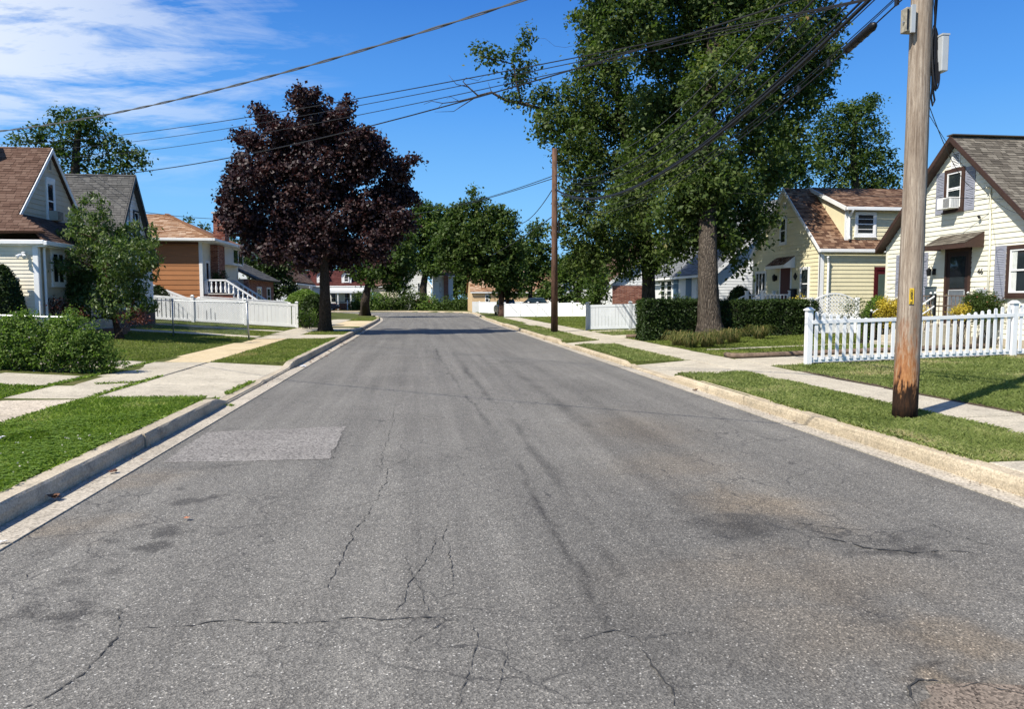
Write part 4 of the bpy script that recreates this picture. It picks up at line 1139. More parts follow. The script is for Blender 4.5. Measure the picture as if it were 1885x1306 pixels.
mb = MB(); mb.tube([(XR+0.28, y0_2-0.09, 0.6), (XR+0.28, y0_2-0.09, 3.1), (XR+0.2, y0_2-0.18, 3.32)], 0.045, 8); mb.build('downspout', M_WHITE, R2)
# shed dormer
yd = y0_2+0.30
xd = float(aY(1556, 420, yd)[0]); zdt = float(aY(1556, 385, yd)[2]); zdb = za2-sl2*(yc2-yd)
frd = frY(yd)
dm = MB().prism([(xd, yd, zdb-0.1), (xd, yd, zdt), (xd, yc2-0.1, za2-0.12), (xd, yc2, za2-0.3)], (10.6, 0, 0)).build('dormer', M_YELL, R2)
boards(R2, frd, zdb+0.02, zdt-0.02, 0.158, lambda z: (xd+0.1, 26.0), M_YELL)
frc = Fr((xd, 0, 0), (0, 1, 0), (-1, 0, 0))
def chk(z):
    # cheek lies between the roof plane below and the dormer roof above
    yb = yc2-(za2-z)/sl2                     # roof surface y at height z
    k = (za2-0.12-zdt)/(yc2-yd); 
    return (yd+0.05 if z <= zdt else yd+(z-zdt)/max(k, .01)), min(yb, yc2-0.05)
boards(R2, frc, zdb+0.05, za2-0.2, 0.158, chk, M_YELL)
mb = MB(); frd.box(mb, xd-0.03, xd+0.12, zdb-0.02, zdt, -0.02, 0.035); mb.build('corner_post', M_WHITE, R2)
rfd = slab(R2, 'dormer_roof', [(xd-0.12, yc2+0.02, za2+0.05), (xd-0.12, yd-0.22, zdt+0.07), (26.5, yd-0.22, zdt+0.07), (26.5, yc2+0.02, za2+0.05)], 0.08, RF_MIX)
Vd = np.array([0, yc2+0.02-yd+0.22, za2+0.05-zdt-0.07]); Ld = np.linalg.norm(Vd)
shingles(rfd, (xd-0.12, yd-0.22, zdt+0.07), (1, 0, 0), Vd/Ld, Ld, lambda v: (0, 26.5-xd+0.12), RF_MIX, seed=44)
mb = MB(); mb.box(xd-0.12, 26.5, yd-0.33, yd-0.22, zdt-0.07, zdt+0.06); mb.build('gutter', M_WHITE, R2, bevel=0.015)
mb = MB(); mb.bar((xd-0.135, yd-0.22, zdt+0.0), (xd-0.135, yc2, za2-0.02), 0.025, 0.16); mb.build('rake_board', M_WHITE, R2)
mb = MB(); mb.tube([(xd+0.12, yd-0.30, zdt-0.06), (xd+0.12, yd-0.25, zdt-0.14), (xd+0.10, yd-0.1, zdt-0.3), (xd+0.10, yd-0.1, zdb+0.15), (xd+0.06, yd-0.2, zdb+0.0)], 0.045, 8); mb.build('downspout', M_WHITE, R2)
xa_, xb_ = float(aY(1573, 410, yd)[0]), float(aY(1612, 410, yd)[0])
window(R2, frd, xa_, xb_, float(aY(1590, 436, yd)[2]), float(aY(1590, 390, yd)[2]), M_WHITE, M_WHITE, 0.09, muntins=3, mid=0.5)
# side door
xs_, xe_ = float(aY(1608, 520, y0_2)[0]), float(aY(1608, 520, y0_2)[0])+0.95
mb = MB(); fr2.box(mb, xs_, xs_+0.12, 0.9, 2.95, 0, .05); fr2.box(mb, xe_-0.12, xe_, 0.9, 2.95, 0, .05); fr2.box(mb, xs_, xe_, 2.83, 2.95, 0, .053)
sd = mb.build('side_door', M_BURG, R2)
mb = MB(); fr2.box(mb, xs_+0.12, xe_-0.12, 0.9, 2.83, 0, .026); mb.build('door_leaf', M_BURG, sd)
mb = MB(); fr2.box(mb, xs_+0.18, xe_-0.18, 1.3, 2.66, .0265, .034); mb.build('pane', M_GLASSG, sd)
# front: window, door with canopy, window, gable window
window(R2, fr1, Y_(1412, 500), Y_(1392, 500), 1.75, 2.95, M_WHITE, M_WHITE, 0.07, style='pic', vert=3)
window(R2, fr1, Y_(1491, 520)+0.0, Y_(1474, 520), 1.62, 2.98, M_WHITE, M_WHITE, 0.07, mid=0.5)
window(R2, fr1, Y_(1449, 420), Y_(1437, 420), 4.02, 5.20, M_WHITE, M_WHITE, 0.06, mid=0.5)
vent(R2, fr1, Y_(1447, 385)-0.14, Y_(1447, 385)+0.16, 5.48, 5.80, M_WHITE)
awning(R2, fr1, 29.35, 31.0, 3.48, 3.10, 0.50, RF_MIX, M_WHITE, 33)
mb = MB(); fr1.box(mb, 29.60, 29.68, 0.95, 3.02, 0, .04); fr1.box(mb, 30.54, 30.62, 0.95, 3.02, 0, .04)
d2 = mb.build('door', M_WHITE, R2); mb = MB(); fr1.box(mb, 29.68, 30.54, 0.95, 3.0, 0.0, .03); mb.build('door_leaf', M_BURG, d2)
ln2 = thing('wall_lantern', 'dark wall lantern left of the red door of the yellow house', 'lantern', (XR-0.1, 30.5, 2.6))
MB().lathe((XR-0.12, 30.95, 2.45), [(0.03, 0), (0.07, .02), (0.09, .2), (0.10, .22), (0.02, .32)], 6).build('lamp_head', M_BLACK, ln2)
MB().box(XR-0.05, XR-0.016, 30.87, 31.03, 2.5, 2.7).build('backplate', M_BLACK, ln2)
ml2 = thing('mailbox', 'black wall mailbox right of the red door of the yellow house', 'mailbox', (XR-0.1, 28.7, 1.95))
MB().box(XR-0.16, XR-0.017, 29.12, 29.48, 1.70, 2.08).build('box', M_BLACK, ml2, bevel=0.01)
MB().box(XR-0.18, XR-0.017, 29.11, 29.49, 2.08, 2.11).build('lid', M_BLACK, ml2)
wr = thing('house_plaque', 'small dark diamond plaque on the wall right of the red door', 'plaque', (XR-0.03, 28.7, 2.62))
MB().prism([(XR-0.04, 29.27, 2.46), (XR-0.04, 29.43, 2.62), (XR-0.04, 29.27, 2.78), (XR-0.04, 29.11, 2.62)], (0.022, 0, 0)).build('plate', M_BLACK, wr)
# white porch rail at the steps of the yellow house
pr = thing('porch_railing', 'white porch railing with square posts at the steps of the yellow house', 'railing', (14.3, 29.6, 0.8))
def picket_rail(root, a, b, n, m, h0=0.12):
    a = Vector(a); b = Vector(b)
    MB().bar(a, b, 0.06, 0.05).build('rail', m, root); MB().bar(a-Vector((0, 0, 0.72)), b-Vector((0, 0, 0.72)), 0.05, 0.04).build('rail', m, root)
    for k in range(n):
        p = a.lerp(b, (k+0.5)/n); MB().bar(p-Vector((0, 0, .72)), p, 0.035).build('baluster', m, root)
for (x, y, z0, z1) in [(14.1, 29.42, 0.5, 2.0), (14.1, 30.85, 0.5, 2.0), (15.35, 29.42, .5, 2.0), (15.35, 30.85, .5, 2.0), (12.6, 30.85, 0.35, 1.35), (12.6, 29.42, 0.35, 1.35)]:
    MB().box(x-.06, x+.06, y-.06, y+.06, z0, z1).build('post', M_VINYL, pr); MB().box(x-.08, x+.08, y-.08, y+.08, z1, z1+.04).build('post_cap', M_VINYL, pr)
for a, b, n in [((14.1, 29.42, 1.86), (15.3, 29.42, 1.86), 8), ((14.1, 30.85, 1.86), (15.3, 30.85, 1.86), 8), ((12.6, 29.42, 1.2), (14.1, 29.42, 1.86), 9), ((12.6, 30.85, 1.2), (14.1, 30.85, 1.86), 9)]:
    picket_rail(pr, a, b, n, M_VINYL)
st2 = thing('front_steps', 'concrete steps up to the red door of the yellow house', 'steps', (14, 29.6, 0.4))
for k in range(5): MB().box(12.6+k*0.3, 12.9+k*0.3 if k < 4 else XR-0.02, 29.5, 30.75, 0.1, 0.42+k*0.13).build('step', M_CONC, st2)
# lattice fence beside the yellow house
lf = thing('lattice_fence', 'grey white fence with an arched lattice top in front of the yellow side wall', 'fence', (15, 26.2, 0.5))
yl_ = 26.0
xL, xR_ = float(aY(1493, 560, yl_)[0]), float(aY(1578, 560, yl_)[0])
def arch(x): t = (x-xL)/(xR_-xL); return 1.62+0.30*math.sin(math.pi*min(max(t, 0), 1))
mb = MB()
nst = 14
for k in range(nst):
    x0 = xL+(xR_-xL)*k/nst; x1 = xL+(xR_-xL)*(k+1)/nst
    mb.hexa([(x0, yl_-.03, arch(x0)-.06), (x1, yl_-.03, arch(x1)-.06), (x1, yl_+.03, arch(x1)-.06), (x0, yl_+.03, arch(x0)-.06), (x0, yl_-.03, arch(x0)), (x1, yl_-.03, arch(x1)), (x1, yl_+.03, arch(x1)), (x0, yl_+.03, arch(x0))])
mb.build('arch_rail', M_VINYL, lf)
k = 0
for s_ in (-1, 1):
    x = xL-0.8
    while x < xR_+0.8:
        # diagonal slat from bottom z=1.05
        pts = []
        for t in np.linspace(0, 1, 24):
            xx = x+s_*t*0.9; zz2 = 1.10+t*0.9
            if xL+0.02 <= xx <= xR_-0.02 and zz2 <= arch(xx)-0.05: pts.append((xx, zz2))
        if len(pts) > 3:
            MB().bar((pts[0][0], yl_+0.006*s_, pts[0][1]), (pts[-1][0], yl_+0.006*s_, pts[-1][1]), 0.012, 0.035, up=(0, 1, 0) if False else (0, 0, 1)).build('lattice_slat', M_VINYL, lf)
        x += 0.13
MB().box(xL, xR_, yl_-.03, yl_+.03, 1.02, 1.12).build('rail', M_VINYL, lf)
nb = 12
for k in range(nb):
    x0 = xL+(xR_-xL)*k/nb; MB().box(x0+.004, x0+(xR_-xL)/nb-.004, yl_-.012, yl_+.012, 0.42, 1.02).build('board', M_VINYL, lf)
for x in (xL, xR_): MB().box(x-.06, x+.06, yl_-.06, yl_+.06, .3, 1.75).build('post', M_VINYL, lf)

# ================================================================= white house with blue panels
R3 = thing('house', 'white sided house with light grey roof, small dormer and blue front panels behind the oaks', 'house', (XR, 40, 0.5))
yc3 = 37.45; xr3 = 20.2; ze3 = 3.25; za3 = 7.3; sx = (za3-ze3)/(xr3-XR)
MB().prism([(XR, yc3, -.2), (2*xr3-XR, yc3, -.2), (2*xr3-XR, yc3, ze3), (xr3, yc3, za3-.1), (XR, yc3, ze3)], (0, 12, 0)).build('wall', M_WSID, R3)
boards(R3, frY(yc3), .6, za3-.2, 0.155, lambda z: (XR if z < ze3 else XR+(z-ze3)/sx, 2*xr3-XR if z < ze3 else 2*xr3-XR-(z-ze3)/sx), M_WSID, b0=0.002)
for sgn in (-1, 1):
    xe = xr3+sgn*(xr3-XR+0.3); zee = ze3-0.3*sx+0.05
    rf = slab(R3, 'roof', [(xr3, yc3-.25, za3+.05), (xe, yc3-.25, zee), (xe, yc3+12.2, zee), (xr3, yc3+12.2, za3+.05)], 0.1, RF_LGR)
    if sgn == -1:
        V = np.array([xr3-xe, 0, za3+.05-zee]); L = np.linalg.norm(V)
        shingles(rf, (xe, yc3-.25, zee), (0, 1, 0), V/L, L, lambda v: (0, 12.4), RF_LGR, seed=55)
    mb = MB(); mb.bar((xr3, yc3-.26, za3-.03), (xe, yc3-.26, zee-.08), .03, .18); mb.build('rake_board', M_WHITE, R3)
MB().box(XR-.42, XR-.30, yc3-.25, yc3+12.2, 2.86, 3.0).build('gutter', M_WHITE, R3)
f3 = frX(XR, -1)
for a, b in ((Y_(1273, 530), Y_(1263, 530)), (Y_(1249, 530), Y_(1240, 530))):
    mb = MB(); f3.box(mb, a, b, .6, 2.95, 0, .03); mb.build('blue_panel', M_BLUE, R3)
window(R3, f3, Y_(1320, 530), Y_(1283, 530), 1.6, 2.9, M_WHITE, M_WHITE, .08, style='pic', vert=2, curtain=True)
window(R3, f3, Y_(1238, 530), Y_(1228, 530), 1.5, 2.9, M_WHITE, M_WHITE, .08, muntins=3)
window(R3, f3, Y_(1226, 530), Y_(1217, 530), 1.5, 2.9, M_WHITE, M_WHITE, .08, muntins=3)
ydm = Y_(1250, 465, 17.2); 
dmr = MB().prism([(16.9, ydm-.75, 4.3), (16.9, ydm+.75, 4.3), (16.9, ydm+.75, 5.6), (16.9, ydm, 6.3), (16.9, ydm-.75, 5.6)], (2.4, 0, 0)).build('dormer', M_WSID, R3)
window(R3, frX(16.9, -1), ydm-.36, ydm+.36, 4.65, 5.6, M_WHITE, M_WHITE, .07)
for s_ in (-1, 1): slab(R3, 'dormer_roof', [(16.7, ydm, 6.38), (16.7, ydm+s_*.9, 5.52), (19.5, ydm+s_*.9, 5.52), (19.5, ydm, 6.38)], .06, RF_LGR)
MB().box(14.9, 15.4, yc3+4, yc3+8, .3, 1.15).build('porch', M_WHITE, R3)

# ================================================================= simple far houses
def far_house(label, x0, x1, y0, y1, zb, ze, za, axis, mw, mr, wins=(), lower=None, over=0.3, chim=None, gmat=None, gpitch=0.2, seed=60, shingled=True):
    h = thing('house', label, 'house', ((x0+x1)/2, y0, zb))
    if axis == 'x':
        yc = (y0+y1)/2
        MB().prism([(x0, y0, -.2), (x0, y1, -.2), (x0, y1, ze), (x0, yc, za-.1), (x0, y0, ze)], (x1-x0, 0, 0)).build('wall', mw, h)
        s_ = (za-ze)/(yc-y0)
        rfs = []
        for sg in (-1, 1):
            ye = yc+sg*(yc-y0+over); zz2 = ze-over*s_+.06
            rf = slab(h, 'roof', [(x0-over, yc, za+.04), (x0-over, ye, zz2), (x1+over, ye, zz2), (x1+over, yc, za+.04)], .12, mr)
            if sg == -1 and shingled:
                V = np.array([0, yc-ye, za+.04-zz2]); L = np.linalg.norm(V); shingles(rf, (x0-over, ye, zz2), (1, 0, 0), V/L, L, lambda v: (0, x1-x0+2*over), mr, .45, .2, seed)
        MB().box(x0-over, x1+over, y0-over-.1, y0-over, ze-over*s_-.1, ze-over*s_+.04).build('gutter', M_WHITE, h)
        boards(h, frY(y0), zb+.3, ze-over*s_, gpitch, lambda z: (x0, x1), mw, joined=True)
    else:
        xc = (x0+x1)/2; s_ = (za-ze)/(xc-x0)
        MB().prism([(x0, y0, -.2), (x1, y0, -.2), (x1, y0, ze), (xc, y0, za-.1), (x0, y0, ze)], (0, y1-y0, 0)).build('wall', mw, h)
        for sg in (-1, 1):
            xe = xc+sg*(xc-x0+over); zz2 = ze-over*s_+.06
            rf = slab(h, 'roof', [(xc, y0-over, za+.04), (xe, y0-over, zz2), (xe, y1, zz2), (xc, y1, za+.04)], .12, mr)
            if shingled:
                V = np.array([xc-xe, 0, za+.04-zz2]); L = np.linalg.norm(V); shingles(rf, (xe, y0-over, zz2), (0, 1, 0), V/L, L, lambda v: (0, y1-y0+over), mr, .45, .2, seed)
            mb = MB(); mb.bar((xc, y0-over-.02, za-.06), (xe, y0-over-.02, zz2-.08), .03, .2); mb.build('rake_board', M_WHITE, h)
        boards(h, frY(y0), (lower[0] if lower else zb+.3), za-.2, gpitch, lambda z: (x0 if z < ze else x0+(z-ze)/s_, x1 if z < ze else x1-(z-ze)/s_), gmat or mw, joined=True)
    for (xa, xb, z0, z1) in wins: window(h, frY(y0-0.02), xa, xb, z0, z1, M_WHITE, M_WHITE, .07)
    if chim:
        cx_, cy_, w, z0, z1 = chim
        bricks(h, cx_-w/2, cx_+w/2, cy_-w/2, cy_+w/2, z0, z1, stuff=True)
        MB().box(cx_-w/2-.05, cx_+w/2+.05, cy_-w/2-.05, cy_+w/2+.05, z1, z1+.08).build('chimney_cap', M_CAP, h)
    return h
def bricks(th, x0, x1, y0, y1, z0, z1, stuff=False, faces='fl', bl=0.21, bh=0.067, j=0.011, seed=3):
    """mortar core with separate brick faces on the camera side and the two flanks; one joined stuff part"""
    MB().box(x0+.008, x1-.008, y0+.008, y1-.008, z0, z1).build('mortar', M_MORT, th)
    r_ = np.random.default_rng(seed); mb = MB(); k = 0; z = z0
    while z < z1-0.02:
        zt = min(z+bh-j, z1)
        off = 0.5*bl*(k % 2)
        x = x0-off
        while x < x1:
            a = max(x, x0); b = min(x+bl-j, x1)
            if b-a > .02:
                p = r_.random()*.004; mb.box(a, b, y0-p, y0+.02, z, zt, r_.random())
            x += bl
        for (X, sg) in ((x0, -1), (x1, 1)):
            y = y0-off+bl/2
            while y < y1:
                a = max(y, y0+.021); b = min(y+bl-j, y1)
                if b-a > .02:
                    p = r_.random()*.004; mb.box(min(X+sg*p, X-sg*.02), max(X+sg*p, X-sg*.02), a, b, z, zt, r_.random())
                y += bl
        z += bh; k += 1
    o = mb.build('brickwork', M_BRICK, th, rnd=True); o['kind'] = 'stuff'
Y4 = 56.0
xa = float(aY(1127, 530, Y4)[0]); 
R4 = far_house('brick and white gabled house with brown roof behind the shade-greyed vinyl fence', xa, xa+9, Y4, Y4+11, .4, 3.1, 6.7, 'y', M_WSID, RF_BRN, wins=[(float(aY(1171, 545, Y4)[0]), float(aY(1185, 545, Y4)[0]), 1.2, 2.6)], gpitch=0.26, lower=(2.75, 0), seed=61)
bricks(R4, xa+.0, xa+6.5, Y4-.10, Y4-.02, .2, 2.7, seed=5, bl=.26, bh=.095, j=.022)
Y5 = 78.0
x5 = float(aY(1030, 520, Y5)[0]); 
R5 = far_house('far white gabled house with brown roof beyond the long white fence', x5, x5+5, Y5, Y5+8, .2, 3.0, 5.2, 'y', M_WSID, RF_GRY, gpitch=.3, seed=62, wins=[(x5+1.3, x5+1.8, 2.8, 3.8)])
Y6 = 86.0
x6 = float(aY(869, 550, Y6)[0]); x6b = float(aY(976, 550, Y6)[0])
R6 = far_house('low beige house with brown roof at the bend of the street', x6, x6b+3, Y6, Y6+8, .1, 2.55, 5.0, 'x', M_BEIG, RF_TAN, wins=[(float(aY(893, 545, Y6)[0]), float(aY(901, 545, Y6)[0]), 1.2, 2.2)], over=.2, gpitch=.24, seed=63)
MB().box(x6-.02, x6b-.5, Y6-.5, Y6-.38, .05, 1.35).build('low_wall', M_WHITE, R6)
Y7 = 108.0
xA, xB = float(aY(733, 540, Y7)[0]), float(aY(794, 540, Y7)[0])
R7 = far_house('white house with brown roof behind the bushes across the end of the street', xA, xB, Y7, Y7+10, .2, 3.6, 6.6, 'y', M_WSID, RF_BRN, wins=[(float(aY(768, 530, Y7)[0]), float(aY(774, 530, Y7)[0]), 2.6, 4.0)], gpitch=.3, seed=64)
Y8 = 104.0
xA2, xB2 = float(aY(797, 540, Y8)[0]), float(aY(834, 540, Y8)[0])
R8 = far_house('white extension with a brick chimney beside the far white house', xA2, xB2, Y8, Y8+9, .2, 4.9, 5.8, 'x', M_WSID, RF_BRN, wins=[(float(aY(808, 530, Y8)[0]), float(aY(812, 530, Y8)[0]), 2.3, 4.0)], gpitch=.3, seed=65)
bricks(R8, float(aY(817, 540, Y8)[0]), float(aY(825, 540, Y8)[0]), Y8-.5, Y8-.02, .2, 4.9, seed=6)
bricks(R7, xA+2.4, xB, Y7-.12, Y7-.03, .2, 1.5, seed=7)
# ================================================================= left: brown-roofed house
L1 = thing('house', 'house with shade-darkened ivory siding, red-brown roof and a steep gable above a skirt roof', 'house', (-11.5, 26.8, 0.4))
xl = -11.5; fl1 = frX(xl, 1)
ya, yb = 24.1, 29.45; yc = 26.8; zr = 6.72; s1 = 1.07; ze = 3.50; xg = -12.3
MB().box(-22, xl-.004, ya+.004, yb, -.2, ze-.03).build('wall', M_LSID_SHADED, L1)
boards(L1, frY(ya), .55, ze-.02, .112, lambda z: (-22, xl-.10), M_LSID)
boards(L1, fl1, .55, ze-.02, .165, lambda z: (ya+.08, yb-.08), M_LSID_SHADED)
for f, a, b in ((fl1, ya-.03, ya+.10), (fl1, yb-.1, yb+.03)):
    mb = MB(); f.box(mb, a, b, .45, ze-.03, -.03, .035); mb.build('corner_post', M_WHITE, L1)
mb = MB(); frY(ya).box(mb, xl-.12, xl+.02, .45, ze-.03, -.02, .037); mb.build('corner_post', M_WHITE, L1)
MB().box(-22, xl+.02, ya-.02, yb+.02, -.3, .54).build('foundation', M_KERBL, L1)
MB().tube([(xl+.09, ya+.22, .5), (xl+.09, ya+.22, 3.2), (xl+.18, ya+.2, 3.4)], .04, 8).build('downspout', M_WHITE, L1)
# gable wall and boards
zg0 = 4.25
def g1(z): r = max(0, (zr-.12-z)/s1); return yc-r, yc+r
MB().prism([(xg-.02, g1(zg0-.5)[0], zg0-.5), (xg-.02, g1(zg0-.5)[1], zg0-.5), (xg-.02, yc, zr-.14)], (-9.6, 0, 0)).build('gable_wall', M_LSID_SHADED, L1)
fg = frX(xg, 1)
boards(L1, fg, zg0, zr-.2, .165, g1, M_LSID_SHADED)
for sg, show in ((-1, True), (1, False)):
    ye = yc+sg*(yc-ya+.10); zee = zr-s1*(yc-ya+.10)
    kf = yc+sg*(zr-4.30)/s1
    rf = slab(L1, 'roof', [(xg+.12, yc, zr), (xg+.12, kf, 4.30), (xg+.12, ye, zee), (-22.2, ye, zee), (-22.2, yc, zr)], .1, RF_BRN)
    if show:
        L = math.hypot(ye-yc, zr-zee); V = np.array([0, yc-ye, zr-zee])/L
        vk = L*(4.30-zee)/(zr-zee)
        shingles(rf, (-22.2, ye, zee), (1, 0, 0), V, L, lambda v: (0, 22.2-12.18+.95*max(0, (1-v/vk))), RF_BRN, seed=71)
        slab(L1, 'skirt_roof', [(xg+.12, ye, zee), (xl+.28, ye, zee), (xg+.12, kf, 4.30)], .08, RF_BRN)
    mb = MB(); a = Vector((xg+.13, yc, zr-.02)); b = Vector((xg+.13, kf, 4.28)); d = Vector((0, 0, -.15)); e = Vector((.03, 0, 0))
    mb.hexa([a+d, b+d, b+d+e, a+d+e, a, b, b+e, a+e]).build('rake_board', M_WHITE, L1)
k0 = yc-(zr-4.30)/s1; k1 = yc+(zr-4.30)/s1; e0 = yc-(yc-ya+.10); e1 = yc+(yc-ya+.10)
sk = slab(L1, 'skirt_roof', [(xg+.10, k0, 4.30), (xl+.28, e0, ze-.06), (xl+.28, e1, ze-.06), (xg+.10, k1, 4.30)], .06, RF_BRN)
V = np.array([xg+.10-xl-.28, 0, 4.30-ze+.06]); L = np.linalg.norm(V)
shingles(sk, (xl+.28, e0, ze-.06+.004), (0, 1, 0), V/L, L, lambda v: ((k0-e0)*v/L, (e1-e0)-(e1-k1)*v/L), RF_BRN, seed=72)
MB().box(-22.2, xl+.28, e0-.11, e0, ze-.17, ze-.04).build('gutter', M_WHITE, L1, bevel=.015)
MB().box(xl+.28, xl+.38, e0-.11, e1+.1, ze-.20, ze-.07).build('gutter', M_WHITE, L1, bevel=.015)
MB().box(-22.2, xl+.27, e0, ya, ze-.21, ze-.17).build('soffit', M_WHITE, L1); MB().box(xl, xl+.27, e0, e1, ze-.24, ze-.21).build('soffit', M_WHITE, L1)
window(L1, fg, 26.46, 27.04, 4.32, 5.62, M_WHITE, M_WHITE, .07, mid=.48)
mb = MB(); fg.box(mb, 26.46, 27.04, 5.62, 5.72, 0, .07); mb.build('window_head', M_WHITE, L1)
vent(L1, fg, yc-.13, yc+.15, 5.95, 6.35, M_LSID_SHADED)
ac2 = thing('window_air_conditioner', 'beige air conditioner in the narrow gable window of the left house', 'air conditioner', (xg, 26.7, 4.4))
mb = MB(); fg.box(mb, 26.54, 26.96, 4.30, 4.62, .05, .32); mb.build('casing', simple('ac_beige', (.42, .38, .30), .6), ac2, bevel=.01)
g_ = MB()
for k in range(7): fg.box(g_, 26.56, 26.94, 4.33+k*.04, 4.35+k*.04, .32, .324)
g_.build('grille', M_DKTRIM, ac2)
window(L1, fl1, 24.86, 25.75, 2.10, 3.22, M_WHITE, M_WHITE, .08, style='pic', vert=2)
mb = MB(); fl1.box(mb, 24.82, 25.79, 3.22, 3.36, 0, .07); mb.build('window_head', M_WHITE, L1)
MB().box(-14.6, -14.0, 25.9, 26.5, 6.3, 7.15).build('chimney', simple('chimney_stucco', (.35, .30, .26), .9), L1)
# security floodlight on the near corner
fl = thing('floodlight', 'white security floodlight under the eave at the near corner of the left house', 'floodlight', (-11.8, 24.0, 3.1))
MB().lathe((-11.85, 24.02, 3.06), [(.05, 0), (.06, .03), (.02, .05)], 10).build('mount', M_WHITE, fl)
for dx in (-.12, .10):
    MB().tube([(-11.85, 24.0, 3.04), (-11.85+dx*.6, 23.93, 3.0), (-11.85+dx, 23.86, 2.94)], [.02, .04, .065], 8).build('lamp_head', M_WHITE, fl)
# vinyl gate beside it
gt = thing('gate', 'white vinyl gate with black latch between the clipped bush and the left house corner', 'gate', (-11.9, 23.7, .5))
for k in range(5): MB().box(-13.1+k*.2, -12.905+k*.2, 23.80, 23.83, .55, 2.2).build('board', M_VINYL, gt)
MB().box(-12.08, -11.95, 23.75, 23.88, .4, 2.3).build('post', M_VINYL, gt); MB().box(-12.1, -11.93, 23.73, 23.90, 2.3, 2.34).build('post_cap', M_VINYL, gt)
MB().box(-13.1, -12.08, 23.78, 23.85, 2.12, 2.24).build('rail', M_VINYL, gt); MB().box(-12.06, -12.0, 23.70, 23.75, 1.75, 1.87).build('latch', M_BLACK, gt)
# raised bed of tan blocks in front of it
rb = thing('retaining_wall', 'low brown block wall of the raised bed in front of the left house', 'wall', (-10.4, 25, .4))
M_BLOCK = simple('block_brown', (.20, .12, .085), .9, .25, 8, .5, 40, objvar=.15)
for j in range(2):
    for k in range(9):
        MB().box(-10.62, -10.38, 23.3+k*.5+j*.25, 23.3+k*.5+.49+j*.25, .36+j*.17, .525+j*.17).build('block', M_BLOCK, rb, bevel=.01)
MB().box(-11.45, -10.62, 23.3, 28.0, .3, .62).build('bed_soil', M_SOIL, rb)

# ================================================================= left: grey-roofed house behind the small tree
L2 = thing('house', 'white gabled house with steep grey roof and black trim behind the small tree', 'house', (-12, 33, .4))
x2 = -12.0; yc = 33.0; zr = 6.85; s2 = 1.5; hf = 2.35; ya2, yb2 = yc-hf+.15, yc+hf-.15
MB().prism([(x2, ya2, -.2), (x2, yb2, -.2), (x2, yb2, zr-.1-s2*(hf-.15)), (x2, yc, zr-.1), (x2, ya2, zr-.1-s2*(hf-.15))], (-9, 0, 0)).build('wall', M_WSID, L2)
f2l = frX(x2, 1)
MB().box(-21, x2+.05, ya2-.05, yb2+.05, -.3, 1.25).build('foundation', simple('base_brown', (.11, .065, .045), .9, .3, 6, .5, 40), L2)
boards(L2, f2l, 1.26, zr-.2, .17, gable_rng(yc, zr-.12, s2, ya2, yb2), M_WSID, b0=.003)
for sg in (-1, 1):
    ye = yc+sg*hf; zee = zr-s2*hf
    rf = slab(L2, 'roof', [(x2+.2, yc, zr), (x2+.2, ye, zee), (-21, ye, zee), (-21, yc, zr)], .1, RF_GRY)
    if sg < 0:
        L = math.hypot(hf, s2*hf); shingles(rf, (-21, ye, zee), (1, 0, 0), np.array([0, hf, s2*hf])/L, L, lambda v: (0, 21+x2+.2), RF_GRY, seed=73)
    mb = MB(); a = Vector((x2+.21, yc, zr+.01)); b = Vector((x2+.21, ye, zee+.01)); d = Vector((0, 0, -.26)); e = Vector((.035, 0, 0))
    mb.hexa([a+d, b+d, b+d+e, a+d+e, a, b, b+e, a+e]).build('rake_board', M_DKTRIM, L2)
window(L2, f2l, 32.1, 32.72, 4.35, 5.42, M_DKTRIM, M_WHITE, .07); window(L2, f2l, 33.15, 33.75, 4.35, 5.42, M_DKTRIM, M_WHITE, .07)

# ================================================================= left: orange-sided house
L3 = thing('house', 'orange sided house with tan hip roof, brick chimney and a white bay window', 'house', (-11.5, 44, .4))
yo = 41.1; yo1 = 48.9; zeo = 4.85
MB().box(-22, xl-.004, yo+.004, yo1, -.2, zeo).build('wall', M_WSID, L3)
boards(L3, frY(yo), .9, zeo-.28, .255, lambda z: (-22, xl-.13), M_ORAN, thick=.022)
mb = MB(); frY(yo).box(mb, -22, xl-.13, zeo-.28, zeo-.02, 0, .03); mb.build('eave_band', simple('dark_redbrown', (.11, .04, .02), .6), L3)  # dark red-brown band along the wall top below the eave
mb = MB(); frY(yo).box(mb, xl-.13, xl+.04, .5, zeo-.02, -.02, .04); mb.build('corner_post', M_WHITE, L3)
boards(L3, fl1, .9, zeo-.02, .15, lambda z: (yo, yo1), M_LSID, joined=True)
ge0 = (-22.5, yo-.5, zeo); ge1 = (xl+.75, yo-.5, zeo); rg0 = (-22.5, 45.2, 6.55); rg1 = (-14.5, 45.2, 6.55); ge2 = (xl+.75, 49.9, zeo)
rf = slab(L3, 'roof', [ge0, ge1, rg1, rg0], .1, RF_TAN)
V = np.array([0, 45.2-yo+.5, 6.55-zeo]); L = np.linalg.norm(V)
shingles(rf, ge0, (1, 0, 0), V/L, L, lambda v: (0, (xl+.75+22.5)-(xl+.75+14.5)*v/L), RF_TAN, tab=.34, expo=.17, seed=74)
rf = slab(L3, 'roof', [ge1, ge2, rg1], .1, RF_TAN); slab(L3, 'roof', [ge2, (-22.5, 49.9, zeo), rg0, rg1], .1, RF_TAN)
MB().box(-22.5, xl+.75, yo-.62, yo-.5, zeo-.14, zeo-.0).build('gutter', M_WHITE, L3, bevel=.015); MB().box(xl+.75, xl+.87, yo-.62, 49.9, zeo-.14, zeo).build('gutter', M_WHITE, L3, bevel=.015)
MB().box(-22.5, xl+.75, yo-.5, yo, zeo-.16, zeo-.12).build('soffit', M_WHITE, L3); MB().box(xl, xl+.75, yo, 49.9, zeo-.17, zeo-.125).build('soffit', M_WHITE, L3)
